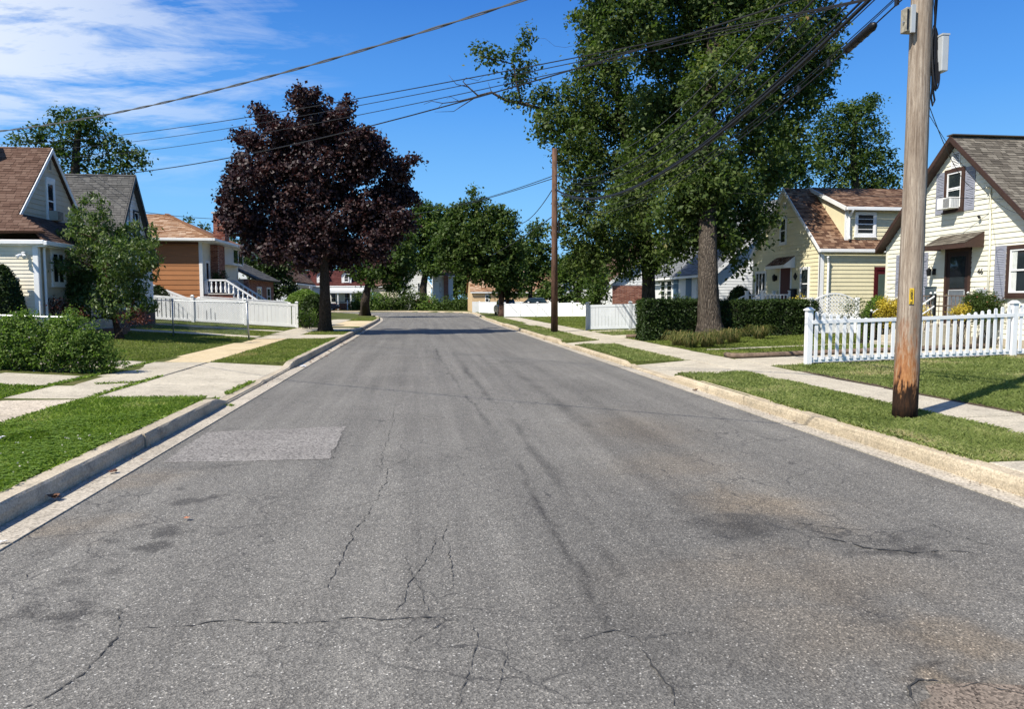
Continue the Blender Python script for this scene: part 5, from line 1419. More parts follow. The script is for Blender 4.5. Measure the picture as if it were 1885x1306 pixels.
MB().bar((ge1[0], ge1[1], ge1[2]+.03), (rg1[0], rg1[1], rg1[2]+.03), .22, .03).build('hip_cap', RF_TAN, L3)
ch = bpy.data.objects.new('chimney', None); COL.objects.link(ch); ch.parent = L3; ch.matrix_parent_inverse = Matrix.Translation(-worldloc(L3))
bricks(ch, xl-.02, xl+.42, 42.75, 44.1, .6, zeo-.2, seed=8)
bricks(ch, -11.25, -10.65, 42.55, 43.5, zeo+.05, 6.35, seed=9)
MB().box(-11.32, -10.58, 42.48, 43.57, 6.35, 6.43).build('chimney_cap', M_CAP, ch); MB().lathe((-10.95, 43.0, 6.43), [(.13, 0), (.13, .28), (.02, .285)], 10).build('flue', M_STEEL, ch)
bay = MB().prism([(xl, 45.3, 3.7), (xl+.45, 45.75, 3.7), (xl+.45, 48.3, 3.7), (xl, 48.75, 3.7)], (0, 0, 1.05)).build('bay_window', M_WHITE, L3)
fb = frX(xl+.45, 1)
for a, b in ((45.85, 47.0), (47.1, 48.2)):
    mb = MB(); fb.box(mb, a, b, 3.82, 4.6, .002, .02); mb.build('pane', M_GLASS, bay)
mb = MB()
for a in (45.8, 47.0, 48.2): fb.box(mb, a-.03, a+.05, 3.75, 4.68, .002, .04)
mb.build('mullion', M_WHITE, bay)
window(L3, fl1, 41.6, 42.35, 1.95, 3.75, M_WHITE, M_WHITE, .1, style='pic')
MB().box(-16, -10.9, 49.0, 57, -.2, 2.95).build('garage_wall', M_MORT, L3); 
bricks(L3, -11.2, -10.88, 49.0, 56.9, .3, 2.9, seed=10)
rf = slab(L3, 'garage_roof', [(-10.4, 48.95, 2.95), (-10.4, 57.4, 2.95), (-13.2, 57.4, 4.4), (-13.2, 48.95, 4.4)], .1, RF_GRY)
V = np.array([-2.8, 0, 1.45]); L = np.linalg.norm(V); shingles(rf, (-10.4, 48.95, 2.96), (0, 1, 0), V/L, L, lambda v: (0, 8.4), RF_GRY, .4, .18, 75)
fgx = frX(-10.88, 1)
window(L3, fgx, 51.2, 52.6, 1.2, 2.5, M_WHITE, M_WHITE, .08, style='pic', vert=2); window(L3, fgx, 54.4, 55.6, 1.2, 2.5, M_WHITE, M_WHITE, .08)
# porch with balustrade
pc = thing('porch', 'brick porch with white turned balusters and sloping handrails at the orange house', 'porch', (-10.5, 42.3, .8))
bricks(pc, xl+.05, -10.0, 41.25, 43.6, .4, 1.92, seed=12)
MB().box(xl+.05, -9.95, 41.2, 43.65, 1.92, 1.98).build('porch_floor', M_CAP, pc)
for k in range(6): MB().box(-10.0+k*.26, -9.74+k*.26, 41.35, 43.5, .3, 1.8-k*.22).build('step', M_CAP, pc)
bal = None
def baluster(x, y, z):
    return MB().lathe((x, y, z), [(.055, 0), (.06, .05), (.035, .08), (.07, .2), (.055, .3), (.03, .42), (.045, .52), (.04, .6)], 10).build('baluster', M_VINYL, pc, smooth=True)
for yy_ in (41.3, 43.5):
    MB().bar((xl+.1, yy_, 2.68), (-10.35, yy_, 2.68), .12, .09).build('handrail', M_VINYL, pc); MB().bar((-10.35, yy_, 2.68), (-8.75, yy_, 1.62), .12, .09).build('handrail', M_VINYL, pc)
    for k in range(5): baluster(xl+.18+k*.235, yy_, 2.02)
    for k in range(6): baluster(-10.3+k*.24+.1, yy_, 2.02-(k*.24+.15)*.66)
MB().box(xl+.06, xl+.2, 41.2, 41.38, 1.98, 2.66).build('newel_post', M_VINYL, pc)
# topiaries on the porch
# ---- far left houses
L4 = thing('house', 'brown-roofed house with brick front beyond the round clipped hedge', 'house', (-12, 76, .3))
MB().box(-20, -12, 71, 82.5, -.2, 3.2).build('wall', M_WSID, L4)
rf = slab(L4, 'roof', [(-11.4, 70.6, 3.25), (-11.4, 83, 3.25), (-15.5, 83, 6.3), (-15.5, 70.6, 6.3)], .12, RF_TAN)
rf.data.materials.clear(); rf.data.materials.append(RF_MIX)
V = np.array([-4.1, 0, 3.05]); L = np.linalg.norm(V); shingles(rf, (-11.4, 70.6, 3.26), (0, 1, 0), V/L, L, lambda v: (0, 12.4), RF_MIX, .45, .2, 76)
slab(L4, 'roof', [(-20, 70.6, 3.0), (-20, 83, 3.0), (-15.5, 83, 6.3), (-15.5, 70.6, 6.3)], .12, RF_MIX)
MB().prism([(-19.8, 71, 3.1), (-11.9, 71, 3.1), (-15.5, 71, 6.15)], (0, 11.4, 0)).build('gable_wall', M_WSID, L4)
bricks(L4, -12.02, -11.9, 77.5, 82.4, .2, 2.8, seed=14)
window(L4, frX(-12, 1), 74.5, 76.6, 1.4, 2.8, M_WHITE, M_WHITE, .1, style='pic', vert=2)
MB().box(-11.5, -11.38, 70.6, 83, 3.0, 3.14).build('gutter', M_WHITE, L4)
Yh = 103.0
L5 = far_house('white house with dark red roof and white porch awning', -17.5, -7.2, Yh, Yh+9, .1, 3.5, 5.6, 'x', M_WSID, RF_RED, wins=[], over=.25, gpitch=.3, seed=66)
for xd_ in (-13.4, -10.1):
    d_ = MB().prism([(xd_-.65, Yh+.6, 3.7), (xd_+.65, Yh+.6, 3.7), (xd_+.65, Yh+.6, 4.9), (xd_, Yh+.6, 5.5), (xd_-.65, Yh+.6, 4.9)], (0, 3.5, 0)).build('dormer', M_WSID, L5)
    window(L5, frY(Yh+.59), xd_-.35, xd_+.35, 3.95, 4.85, M_WHITE, M_WHITE, .07)
    for s_ in (-1, 1): slab(L5, 'dormer_roof', [(xd_, Yh+.45, 5.56), (xd_+s_*.8, Yh+.45, 4.85), (xd_+s_*.8, Yh+4, 4.85), (xd_, Yh+4, 5.56)], .05, RF_RED)
aw = slab(L5, 'porch_awning', [(-12.8, Yh-2.2, 2.75), (-7.4, Yh-2.2, 2.75), (-7.4, Yh-.1, 3.2), (-12.8, Yh-.1, 3.2)], .08, M_WHITE)
for k in range(22): MB().bar((-12.7+k*.245, Yh-2.2, 2.78), (-12.7+k*.245, Yh-.1, 3.23), .04, .04).build('awning_rib', M_WHITE, aw)
MB().box(-12.8, -7.4, Yh-2.24, Yh-2.2, 2.45, 2.78).build('awning_valance', M_WHITE, aw)
for x in (-12.7, -11.0, -9.3, -7.5): MB().box(x-.07, x+.07, Yh-2.1, Yh-1.96, .2, 2.7).build('porch_post', M_WHITE, L5)
for a, b in ((-12.2, -11.4), (-10.4, -9.6), (-8.8, -8.0)): window(L5, frY(Yh), a, b, 1.1, 2.5, M_WHITE, M_WHITE, .08)
bricks(L5, -12.8, -7.4, Yh-.12, Yh-.05, .2, 1.05, seed=15)
L6 = far_house('cream house with brown roof behind the red-roofed house', -7.0, -2.0, 112, 120, .1, 3.6, 5.6, 'x', M_LSID, RF_BRN, over=.25, gpitch=.3, seed=67)
L7 = far_house('white gabled house half hidden by the purple maple trunk', -21, -14.5, 92+8, 92+16, .1, 3.8, 6.9, 'y', M_WSID, RF_BRN, over=.25, gpitch=.3, seed=68)
# iron fence in front of the red-roofed house
ifn = thing('iron_fence', 'black iron picket fence in front of the red-roofed house', 'fence', (-10, 99.4, .2))
for z in (.35, 1.25): MB().box(-12.2, -7.0, 99.38, 99.42, z, z+.04).build('rail', M_BLACK, ifn)
for k in range(36): MB().box(-12.2+k*.148, -12.17+k*.148, 99.39, 99.41, .15, 1.35).build('picket', M_BLACK, ifn)
for x in (-12.2, -9.6, -7.0): MB().box(x-.06, x+.06, 99.34, 99.46, .1, 1.5).build('post', M_WHITE, ifn)

# ================================================================= fences
def post_cap(mb_parent, x, y, z, w, m=None):
    o = MB(); h = w/2
    o.box(x-h-.025, x+h+.025, y-h-.025, y+h+.025, z, z+.03)
    i = len(o.v); t = (x, y, z+.09); k = h+.01
    c = [(x-k, y-k, z+.03), (x+k, y-k, z+.03), (x+k, y+k, z+.03), (x-k, y+k, z+.03)]
    c2 = [(x-k*.45, y-k*.45, z+.075), (x+k*.45, y-k*.45, z+.075), (x+k*.45, y+k*.45, z+.075), (x-k*.45, y+k*.45, z+.075)]
    o.hexa(c+c2)
    return o.build('post_cap', m or M_VINYL, mb_parent)
# --- scalloped picket fence on the right
pf = thing('picket_fence', 'white vinyl picket fence with scalloped top and capped posts beside the utility pole', 'fence', (11, 15.8, .2))
PX = [8.70, 13.78, 18.9]; PYr = 15.78
def pz(x): return float(tz(x, 15.78))
pk = MB(); pk_w, pk_t = .076, .022
for bay_i in range(2):
    xa0, xb0 = PX[bay_i]+.075, PX[bay_i+1]-.075
    n = 29; gap = (xb0-xa0)/n
    for k in range(n):
        x = xa0+gap*(k+.5); t = (k+.5)/n
        top = 1.42-.26*math.sin(math.pi*t)**.8 + pz(PX[bay_i])+(pz(PX[bay_i+1])-pz(PX[bay_i]))*t - .18
        zb = pz(x)+.12
        mb = MB(); h = pk_w/2; y0 = PYr-.052; y1 = y0+pk_t
        prof = [(x-h, zb), (x+h, zb), (x+h, top-.04)]+[(x+h*math.cos(a), top-.04+.04*math.sin(a)) for a in (math.pi*.25, math.pi*.5, math.pi*.75)]+[(x-h, top-.04)]
        mb.prism([(a, y0, b) for a, b in prof], (0, pk_t, 0)).build('picket', M_VINYL, pf)
        mb = MB()
    for zz0, zz1 in ((.055, .17), (.93, 1.01)):
        a = (xa0-.03, PYr, pz(xa0)+(zz0+zz1)/2); b = (xb0+.03, PYr, pz(xb0)+(zz0+zz1)/2)
        MB().bar(a, b, .055, zz1-zz0).build('rail', M_VINYL, pf, bevel=.006)
    MB().bar((xa0-.03, PYr-.062, pz(xa0)+.975), (xb0+.03, PYr-.062, pz(xb0)+.975), .02, .085).build('rail', M_VINYL, pf, bevel=.004)
for x in PX:
    MB().box(x-.068, x+.068, PYr-.068, PYr+.068, pz(x)-.1, pz(x)+1.24).build('post', M_VINYL, pf, bevel=.008); post_cap(pf, x, PYr, pz(x)+1.24, .136)
# --- privacy fences
def board_fence(label, A, B, n_posts, h, n_boards, m=M_VINYL, zfn=None, cat='fence', lattice=False, rake=None, group=None, gap=.004):
    A = np.array(A, float); B = np.array(B, float); zfn = zfn or tz
    r_ = thing('vinyl_fence', label, cat, ((A[0]+B[0])/2, (A[1]+B[1])/2, .2), group)
    d = (B-A); Ln = np.linalg.norm(d); u = d/Ln; nn = np.array([u[1], -u[0]])
    def pt(s, z, off=0.0): q = A+u*s+nn*off; return (q[0], q[1], z)
    hh = lambda s: (h if rake is None else rake(s/Ln))
    zg = lambda s: float(zfn(*(A+u*s)))
    for k in range(n_posts):
        s = Ln*k/(n_posts-1); z = zg(s)+hh(s)+.06
        q = A+u*s; MB().box(q[0]-.065, q[0]+.065, q[1]-.065, q[1]+.065, zg(s)-.1, z).build('post', m, r_); post_cap(r_, q[0], q[1], z, .13, m)
    for s0, s1 in [(Ln*k/(n_posts-1)+.065, Ln*(k+1)/(n_posts-1)-.065) for k in range(n_posts-1)]:
        for f0, f1 in ((0.04, .16), (None, None)):
            z0 = [zg(s)+(f0 if f0 is not None else hh(s)-.12) for s in (s0, s1)]; z1 = [zg(s)+(f1 if f1 is not None else hh(s)) for s in (s0, s1)]
            MB().hexa([pt(s0, z0[0], -.025), pt(s1, z0[1], -.025), pt(s1, z0[1], .025), pt(s0, z0[0], .025), pt(s0, z1[0], -.025), pt(s1, z1[1], -.025), pt(s1, z1[1], .025), pt(s0, z1[0], .025)]).build('rail', m, r_)
        nb = max(1, int(round(n_boards*(s1-s0)/Ln)))
        for k in range(nb):
            a = s0+(s1-s0)*k/nb+gap; b = s0+(s1-s0)*(k+1)/nb-gap
            za = [zg(s)+.16 for s in (a, b)]; zb = [zg(s)+hh(s)-.12 for s in (a, b)]
            MB().hexa([pt(a, za[0], -.011), pt(b, za[1], -.011), pt(b, za[1], .011), pt(a, za[0], .011), pt(a, zb[0], -.011), pt(b, zb[1], -.011), pt(b, zb[1], .011), pt(a, zb[0], .011)]).build('board', m, r_)
        if lattice:
            mb = MB()
            s = s0
            while s < s1-.05:
                for sg in (1, -1):
                    a = pt(s if sg > 0 else min(s+.14, s1), zg(s)+hh(s)+.0); b = pt(min(s+.14, s1) if sg > 0 else s, zg(s)+hh(s)+.14)
                    mb.bar((a[0], a[1]+.004*sg, a[2]), (b[0], b[1]+.004*sg, b[2]), .006, .022)
                s += .07
            o_ = mb.build('lattice', m, r_); o_['kind'] = 'stuff'
            MB().hexa([pt(s0, zg(s0)+hh(s0)+.14, -.02), pt(s1, zg(s1)+hh(s1)+.14, -.02), pt(s1, zg(s1)+hh(s1)+.14, .02), pt(s0, zg(s0)+hh(s0)+.14, .02), pt(s0, zg(s0)+hh(s0)+.18, -.02), pt(s1, zg(s1)+hh(s1)+.18, -.02), pt(s1, zg(s1)+hh(s1)+.18, .02), pt(s0, zg(s0)+hh(s0)+.18, .02)]).build('rail', m, r_)
    return r_
board_fence('white board fence on the left ending at the pavement before the round hedge', (-14.2, 39.6), (-6.45, 39.8), 4, 1.25, 38, gap=.022)
board_fence('white lattice-topped fence just behind the front board fence on the left', (-11.6, 40.75), (-7.0, 40.85), 3, 1.16, 22, lattice=True)
board_fence('white vinyl fence stepping down beside the orange wall', (-14.4, 40.5), (-11.3, 40.5), 2, 1.6, 15, rake=lambda t: 2.0-1.05*t, gap=.01)
board_fence('grey-white fence panel behind the porch stairs of the orange house', (-10.2, 47.2), (-7.6, 47.2), 2, 1.25, 10, m=M_GREYB)
M_VINYL_SHADED = simple('vinyl_white_shaded', (.60, .62, .63), .35, .04, 2, dirt=.05, objvar=.02, spec=.45)  # white vinyl greyed, its shade put into the colour
board_fence('white vinyl privacy fence with shade in its colour, left of the second oak', (8.0, 35.2), (11.9, 33.9), 3, 1.22, 26, m=M_VINYL_SHADED)
board_fence('long white vinyl fence beyond the wooden utility pole', (12.9, 55.6), (7.0, 62.0), 6, 1.10, 40)
board_fence('white vinyl fence closing the view at the low beige house', (7.4, 66.0), (9.3, 64.0), 2, 1.1, 12)
board_fence('short white fence running along the bend in front of the beige house', (6.3, 80.5), (8.6, 71.0), 4, 1.15, 40)
# --- chain link fences
def chainlink(label, A, B, h, posts, zt0, zt1, capm=None):
    r_ = thing('chain_link_fence', label, 'fence', ((A[0]+B[0])/2, (A[1]+B[1])/2, .3))
    A = np.array(A, float); B = np.array(B, float); d = B-A; Ln = np.linalg.norm(d); u = d/Ln
    zt = lambda s: zt0+(zt1-zt0)*s/Ln
    for s in posts:
        q = A+u*s; lean = .06 if s == posts[0] else 0
        MB().tube([(q[0]+lean, q[1], float(tz(*q))-.1), (q[0], q[1], zt(s)+.02)], .034 if s == posts[0] else .026, 8).build('post', M_STEEL, r_, smooth=True)
        MB().lathe((q[0], q[1], zt(s)+.02), [(.038, -.03), (.042, .0), (.03, .03), (.005, .05)], 8).build('post_cap', capm or M_STEEL, r_)
    MB().tube([tuple(A)+(zt(0)-.01,), tuple(B)+(zt(Ln)-.01,)], .019, 6).build('top_rail', M_STEEL, r_)
    mb = MB(); p = .085; s = -h
    while s < Ln:
        for sg in (1, -1):
            s0, s1 = (s, s+h) if sg > 0 else (s+h, s)
            def cl(sa, za_, sb, zb_):
                return sa, za_, sb, zb_
            f0 = 0.0; f1 = 1.0
            # clip to the fence length
            if sg > 0: f0 = max(0, -s/h); f1 = min(1, (Ln-s)/h)
            else: f0 = max(0, (s+h-Ln)/h); f1 = min(1, (s+h)/h)
            if f1-f0 < .02: continue
            sa = s0+(s1-s0)*f0; sb = s0+(s1-s0)*f1
            za_ = zt(sa)-h+h*f0; zb_ = zt(sb)-h+h*f1
            qa = A+u*sa; qb = A+u*sb
            mb.bar((qa[0], qa[1]-.003*sg, za_), (qb[0], qb[1]-.003*sg, zb_), .004, .004)
        s += p
    o_ = mb.build('wire_mesh', M_STEEL, r_); o_['kind'] = 'stuff'
    return r_
chainlink('galvanised chain link fence crossing the lawn in front of the white board fence', (-6.42, 28.45), (-14.5, 28.45), 1.2, [0, 2.62, 5.2, 7.9], 1.57, 1.78)
chainlink('chain link fence with a pale top rail behind the leafy bushes', (-7.7, 17.3), (-13.5, 17.3), 1.0, [0, 2.9, 5.7], 1.30, 1.50, simple('cap_green', (.18, .25, .22), .5))

# ================================================================= cars
def car(label, loc, rot, body_col, h=1.45, L_=4.5, w=1.8, suv=False):
    c = thing('parked_car', label, 'car', loc)
    M_ = simple('car_paint', body_col, .25, .03, spec=.6)
    prof = [(-L_/2, .35), (-L_/2, .75), (-L_/2+.1, .88), (-L_/2+.9, .95), (L_/2-1.1, .95), (L_/2-.15, .80), (L_/2, .65), (L_/2, .3), (L_/2-.5, .22), (-L_/2+.5, .22)]
    q = MB().prism([(x, -w/2, z) for x, z in prof], (0, w, 0)).build('body', M_, None, bevel=.07); 
    top = h
    gl = [(-L_/2+(.25 if suv else .7), .93), (-L_/2+(.45 if suv else 1.25), top-.06), (-.1 if not suv else .4, top-.02), (.45 if not suv else .75, top-.12), (1.25, .93)]
    q2 = MB().prism([(x, -w/2+.14, z) for x, z in gl], (0, w-.28, 0)).build('windows', M_GLASS, None, bevel=.05)
    rf = [(gl[1][0]-.02, top-.07), (gl[1][0]+.05, top), (gl[2][0], top+.03), (gl[3][0]+.05, top-.09), (gl[3][0], top-.14)]
    q3 = MB().prism([(x, -w/2+.17, z) for x, z in rf], (0, w-.34, 0)).build('roof', M_, None, bevel=.03)
    parts = [q, q2, q3]
    for x in (-L_/2+.85, L_/2-.85):
        for y in (-w/2+.02, w/2-.22):
            t = MB().tube([(x, y, .33), (x, y+.2, .33)], .33, 18).build('wheel', M_DKTRIM, None); r2 = MB().tube([(x, y-.006, .33), (x, y+.206, .33)], .19, 12).build('rim', M_STEEL, None); r2.parent = t; parts.append(t)
    M_HL = simple('headlamp', (.7, .7, .68), .2)
    for y in (-w/2+.12, w/2-.42): parts.append(MB().box(L_/2-.06, L_/2+.01, y, y+.3, .6, .74).build('headlight', M_HL, None))
    parts.append(MB().box(L_/2-.03, L_/2+.012, -.45, .45, .4, .62).build('grille', M_DKTRIM, None))
    for o_ in parts: o_.parent = c
    c.rotation_euler = (0, 0, rot)
    return c
car('dark SUV parked behind the maple trunk by the iron fence', (-12.9, 98.4, .12), 0.0, (.015, .02, .03), 1.75, 4.6, 1.85, True)
car('white car parked behind the long white fence', (10.2, 67.5, .15), math.radians(170), (.7, .7, .7), 1.62, 4.6)
car('dark car parked at the left end of the long white fence', (7.9, 69.5, .15), math.radians(90), (.03, .035, .04), 1.45, 4.4)

# ================================================================= utility poles
def make_pole_mat():
    M = NM('weathered_pole')
    c = M.coord((1, 1, 0.035)); n = M.noise(c, 26, 7, 0.65, .3)
    n2 = M.noise(M.coord((1, 1, .12)), 60, 5, .7)
    base = M.ramp(n, [(.30, (.115, .082, .060)), (.45, (.26, .205, .155)), (.62, (.40, .335, .265)), (.8, (.50, .43, .35))])
    base = M.mix(M.ramp(n2, [(.3, (.7, .7, .7)), (.55, (0, 0, 0))]), base, (.13, .095, .07))
    v = M.voro(M.coord((1, 1, .45)), 30); sp_ = M.ramp(v.outputs['Distance'], [(.04, (1, 1, 1)), (.09, (0, 0, 0))])
    sc_ = M.node('ShaderNodeSeparateColor'); M.l.new(v.outputs['Color'], sc_.inputs[0])
    base = M.mix(M.math('MULTIPLY', sp_, M.math('GREATER_THAN', sc_.outputs[0], .82)), base, (.05, .035, .025))
    # stripped orange wood and dark creosote near the ground on the street side
    pos = M.node('ShaderNodeTexCoord').outputs['Object']; s_ = M.node('ShaderNodeSeparateXYZ'); M.l.new(pos, s_.inputs[0])
    x, y, z = s_.outputs
    nw = M.noise(M.coord((1, 1, .22)), 22, 6, .7); 
    zo = M.math('ADD', z, M.math('MULTIPLY', M.math('SUBTRACT', nw, .5), 2.6))
    side = M.math('MULTIPLY', M.math('ADD', M.math('MULTIPLY', x, -2.2), M.math('MULTIPLY', y, -2.2)), 2.2)    # + towards the camera's left
    om = M.math('SUBTRACT', M.math('ADD', .80, M.math('MULTIPLY', side, .60)), zo, clamp=True)
    om = M.math('MULTIPLY', om, 1.6, clamp=True)
    orange = M.ramp(nw, [(.35, (.17, .050, .015)), (.55, (.38, .155, .045)), (.75, (.55, .30, .11))])
    base = M.mix(M.math('MULTIPLY', om, .85), base, orange)
    dm = M.math('MULTIPLY', M.math('SUBTRACT', .56, M.math('ADD', z, M.math('MULTIPLY', M.math('SUBTRACT', nw, .5), 1.2))), 6.0, clamp=True)
    base = M.mix(dm, base, M.ramp(nw, [(.4, (.016, .009, .006)), (.7, (.06, .028, .013))]))
    h = M.math('ADD', M.math('MULTIPLY', n, 1.0), M.math('MULTIPLY', n2, .4))
    M.principled(base, .85, M.bump(h, .9, .012), .2)
    return M.m
M_POLE = make_pole_mat()
M_POLE2 = simple('pole_brown', (.115, .062, .040), .9, .35, 10, .6, 30, streak=True)
bx_, by_ = 6.19, 8.78
P1 = thing('utility_pole', 'tall weathered wooden utility pole with orange scarred base on the right verge', 'utility pole', (bx_, by_, .13))
zs_ = np.linspace(0, 11, 56)
rr_ = np.random.default_rng(4)
wobt = rr_.normal(size=(56, 28))*.008
pm = MB().tube([(0.0+.012*math.sin(z*.5), 0, z) for z in zs_], [.150-.0052*z for z in zs_], 28, True, lambda k, j: 1+wobt[k, j]+.012*math.sin(j*3.1)).build('pole', M_POLE, None, smooth=True); pm.parent = P1
def onpole(a, r, z): return (bx_+math.cos(a)*r, by_+math.sin(a)*r, z)
# yellow number strip: 1 0 8 2 3 style digits reading downwards
tgx = float(gp(1672, 700, .9)[0])
ang = math.atan2(-by_, -bx_)+.16       # faces the camera, slightly left
tg = bpy.data.objects.new('number_strip', None)
mb = MB(); zc_ = 1.73; un = Vector((math.cos(ang), math.sin(ang), 0)); ut = Vector((-un.y, un.x, 0)); ctr = Vector((bx_, by_, 0))+un*.148
def tb(mb, a0, a1, z0, z1, b0, b1):
    return mb.hexa([ctr+ut*a0+un*b0+Vector((0, 0, z0)), ctr+ut*a1+un*b0+Vector((0, 0, z0)), ctr+ut*a1+un*b1+Vector((0, 0, z1-z1+z0)), ctr+ut*a0+un*b1+Vector((0, 0, z0)),
                    ctr+ut*a0+un*b0+Vector((0, 0, z1)), ctr+ut*a1+un*b0+Vector((0, 0, z1)), ctr+ut*a1+un*b1+Vector((0, 0, z1)), ctr+ut*a0+un*b1+Vector((0, 0, z1))])
tb(mb, -.026, .026, 1.63, 1.83, -.01, .004)
M_YTAG = simple('tag_yellow', (.62, .42, .03), .5, .1, 20, dirt=.2)
tagp = thing('number_strip', 'narrow yellow number strip nailed to the wooden pole at eye level', 'number plate', tuple(ctr+Vector((0, 0, 1.63))))
mb.build('strip', M_YTAG, tagp)
mb = MB()
for i_, chh in enumerate('08572'):
    zc0 = 1.815-.036*(i_+1)
    for (a, b) in digit_strokes(chh):
        # digits are upright, stacked
        def q(p): return ctr-ut*((p[0]-.5)*.022)*-1+un*.0055+Vector((0, 0, zc0+p[1]*.026))
        A_, B_ = q(a), q(b); mb.bar(A_, B_, .005, .005, up=tuple(un))
mb.build('digits', M_DKTRIM, tagp)
# boxes and cable coils high on the pole
b1 = thing('junction_box', 'small weathered grey box strapped to the left side of the wooden pole', 'junction box', (bx_-.2, by_, 5.1))
zc1 = 5.12
MB().box(bx_-.25, bx_-.13, by_-.09, by_+.03, zc1-.14, zc1+.15).build('box', simple('box_old', (.30, .27, .21), .8, .3, 20), b1, bevel=.008)
MB().box(bx_-.20, bx_-.15, by_-.12, by_-.09, zc1-.16, zc1+.17).build('bracket', M_GREYB, b1); MB().box(bx_-.245, bx_-.225, by_-.10, by_-.09, zc1-.12, zc1+.12).build('seam', M_BLACK, b1)
MB().tube([(bx_-.24, by_-.05, zc1-.02), (bx_-.27, by_-.05, zc1-.02)], .012, 6).build('nut', M_STEEL, b1)
b2 = thing('terminal_box', 'long pale grey terminal box on the right side of the wooden pole', 'terminal box', (bx_+.25, by_, 4.7))
MB().box(bx_+.19, bx_+.28, by_-.16, by_+.06, 4.50, 4.93).build('box', M_GREYB, b2, bevel=.01); MB().box(bx_+.185, bx_+.285, by_-.165, by_+.065, 4.93, 4.95).build('lid', M_GREYB, b2)
cc = thing('cable_coil', 'black cable coil hanging down the right side of the wooden pole', 'cable', (bx_+.17, by_, 4.7))
r3 = np.random.default_rng(12)
for k in range(7):
    pts = []; w_ = .03+.012*k; zc2 = 4.66+r3.normal()*.03; hh_ = .30+r3.random()*.12
    for t in np.linspace(0, 2*math.pi, 26): pts.append((bx_+.155+w_*.5*math.cos(t)+r3.normal()*.002, by_-.05-.02*k*.4+w_*.4*math.sin(t*1.0), zc2+hh_*math.sin(t)))
    MB().tube(pts, .009, 5, False).build('loop', M_BLACK, cc)
for k in range(4):
    pts = [(bx_+.15+.012*k+.012*math.sin(z*3+k), by_-.06+.01*k, z) for z in np.linspace(4.6, 9, 20)]
    MB().tube(pts, .010, 5).build('riser_cable', M_BLACK, cc)
MB().tube([(bx_+.155, by_-.06, 4.4), (bx_+.17, by_-.06, 4.25), (bx_+.19, by_-.06, 4.17), (bx_+.165, by_-.06, 4.10), (bx_+.14, by_-.06, 4.2), (bx_+.15, by_-.06, 4.35)], .012, 6).build('loop', M_BLACK, cc)
MB().tube([(bx_-.02, by_-.15, 5.9), (bx_+.04, by_-.15, 5.45), (bx_+.11, by_-.11, 5.1)], .004, 5).build('loose_wire', M_BLACK, cc)
p2x, p2y = 6.15, 33.9
P2 = thing('utility_pole', 'plain brown wooden utility pole on the verge before the second oak', 'utility pole', (p2x, p2y, .13))
MB().tube([(p2x, p2y, 0), (p2x-.03, p2y, 8.55)], [.17, .115], 14).build('pole', M_POLE2, P2, smooth=True)
MB().tube([(p2x+.17, p2y-.05, 4.7), (p2x+.17, p2y-.05, 5.3)], .05, 8).build('splice_tube', M_BLACK, P2)
for z in (7.35, 6.1, 5.55): MB().bar((p2x-.16, p2y, z), (p2x+.16, p2y, z), .05).build('bracket', M_STEEL, P2)

# ================================================================= overhead wires
M_WIRE = simple('wire_black', (.012, .012, .014), .6, .1)
M_WIREG = simple('wire_grey', (.10, .10, .10), .5, .1)
def wire(label, A, B, sag, r, m=None, n=36, twist=0.0, name='overhead_wire', group=None):
    A = Vector(A); B = Vector(B); pts = []
    for k in range(n+1):
        t = k/n; p = A.lerp(B, t); p.z -= 4*sag*t*(1-t); pts.append(p)
    if twist:
        out = []
        for o_ in (0, math.pi):
            q = [p+Vector((math.cos(i*twist+o_)*r*.9, 0, math.sin(i*twist+o_)*r*.9)) for i, p in enumerate(pts)]
            out.append(q)
        mb = MB(); [mb.tube(q, r*.8, 5) for q in out]
    else: mb = MB().tube(pts, r, 5)
    o_ = mb.build(name, m or M_WIRE); tag(o_, label, 'wire', group); return o_
def fit(A, B, sagpt=None):
    return A, B
# bundle between the two poles
GB = 'cable bundle between the two wooden poles'
top1 = lambda dz, dx=0.0: (bx_+dx, by_-.02, 5.8+dz)
for i_, (dz, dx, z2, sg, r) in enumerate([(.95, -.10, 7.35, 1.35, .018), (.72, -.12, 7.3, 1.45, .009), (.55, -.13, 7.2, 1.4, .006), (.34, -.12, 6.95, 1.42, .013), (.20, -.13, 6.75, 1.45, .018), (.12, -.12, 6.7, 1.42, .030), (.05, -.12, 6.6, 1.40, .009), (-.20, -.14, 6.4, 1.38, .007)]):
    wire(('topmost', 'second', 'third', 'fourth', 'fifth', 'sixth and thickest', 'seventh', 'eighth')[i_]+' cable counted from the top of the bundle between the two wooden poles', top1(dz, dx), (p2x, p2y, z2), sg, r, group=GB)
wire('lowest black cable of the bundle carrying the splice case', top1(-.30, -.14), (p2x, p2y, 6.1), 1.38, .010)
wire('thin wire hung just above the splice case', top1(-.22, -.14), (p2x, p2y, 6.2), 1.40, .006)
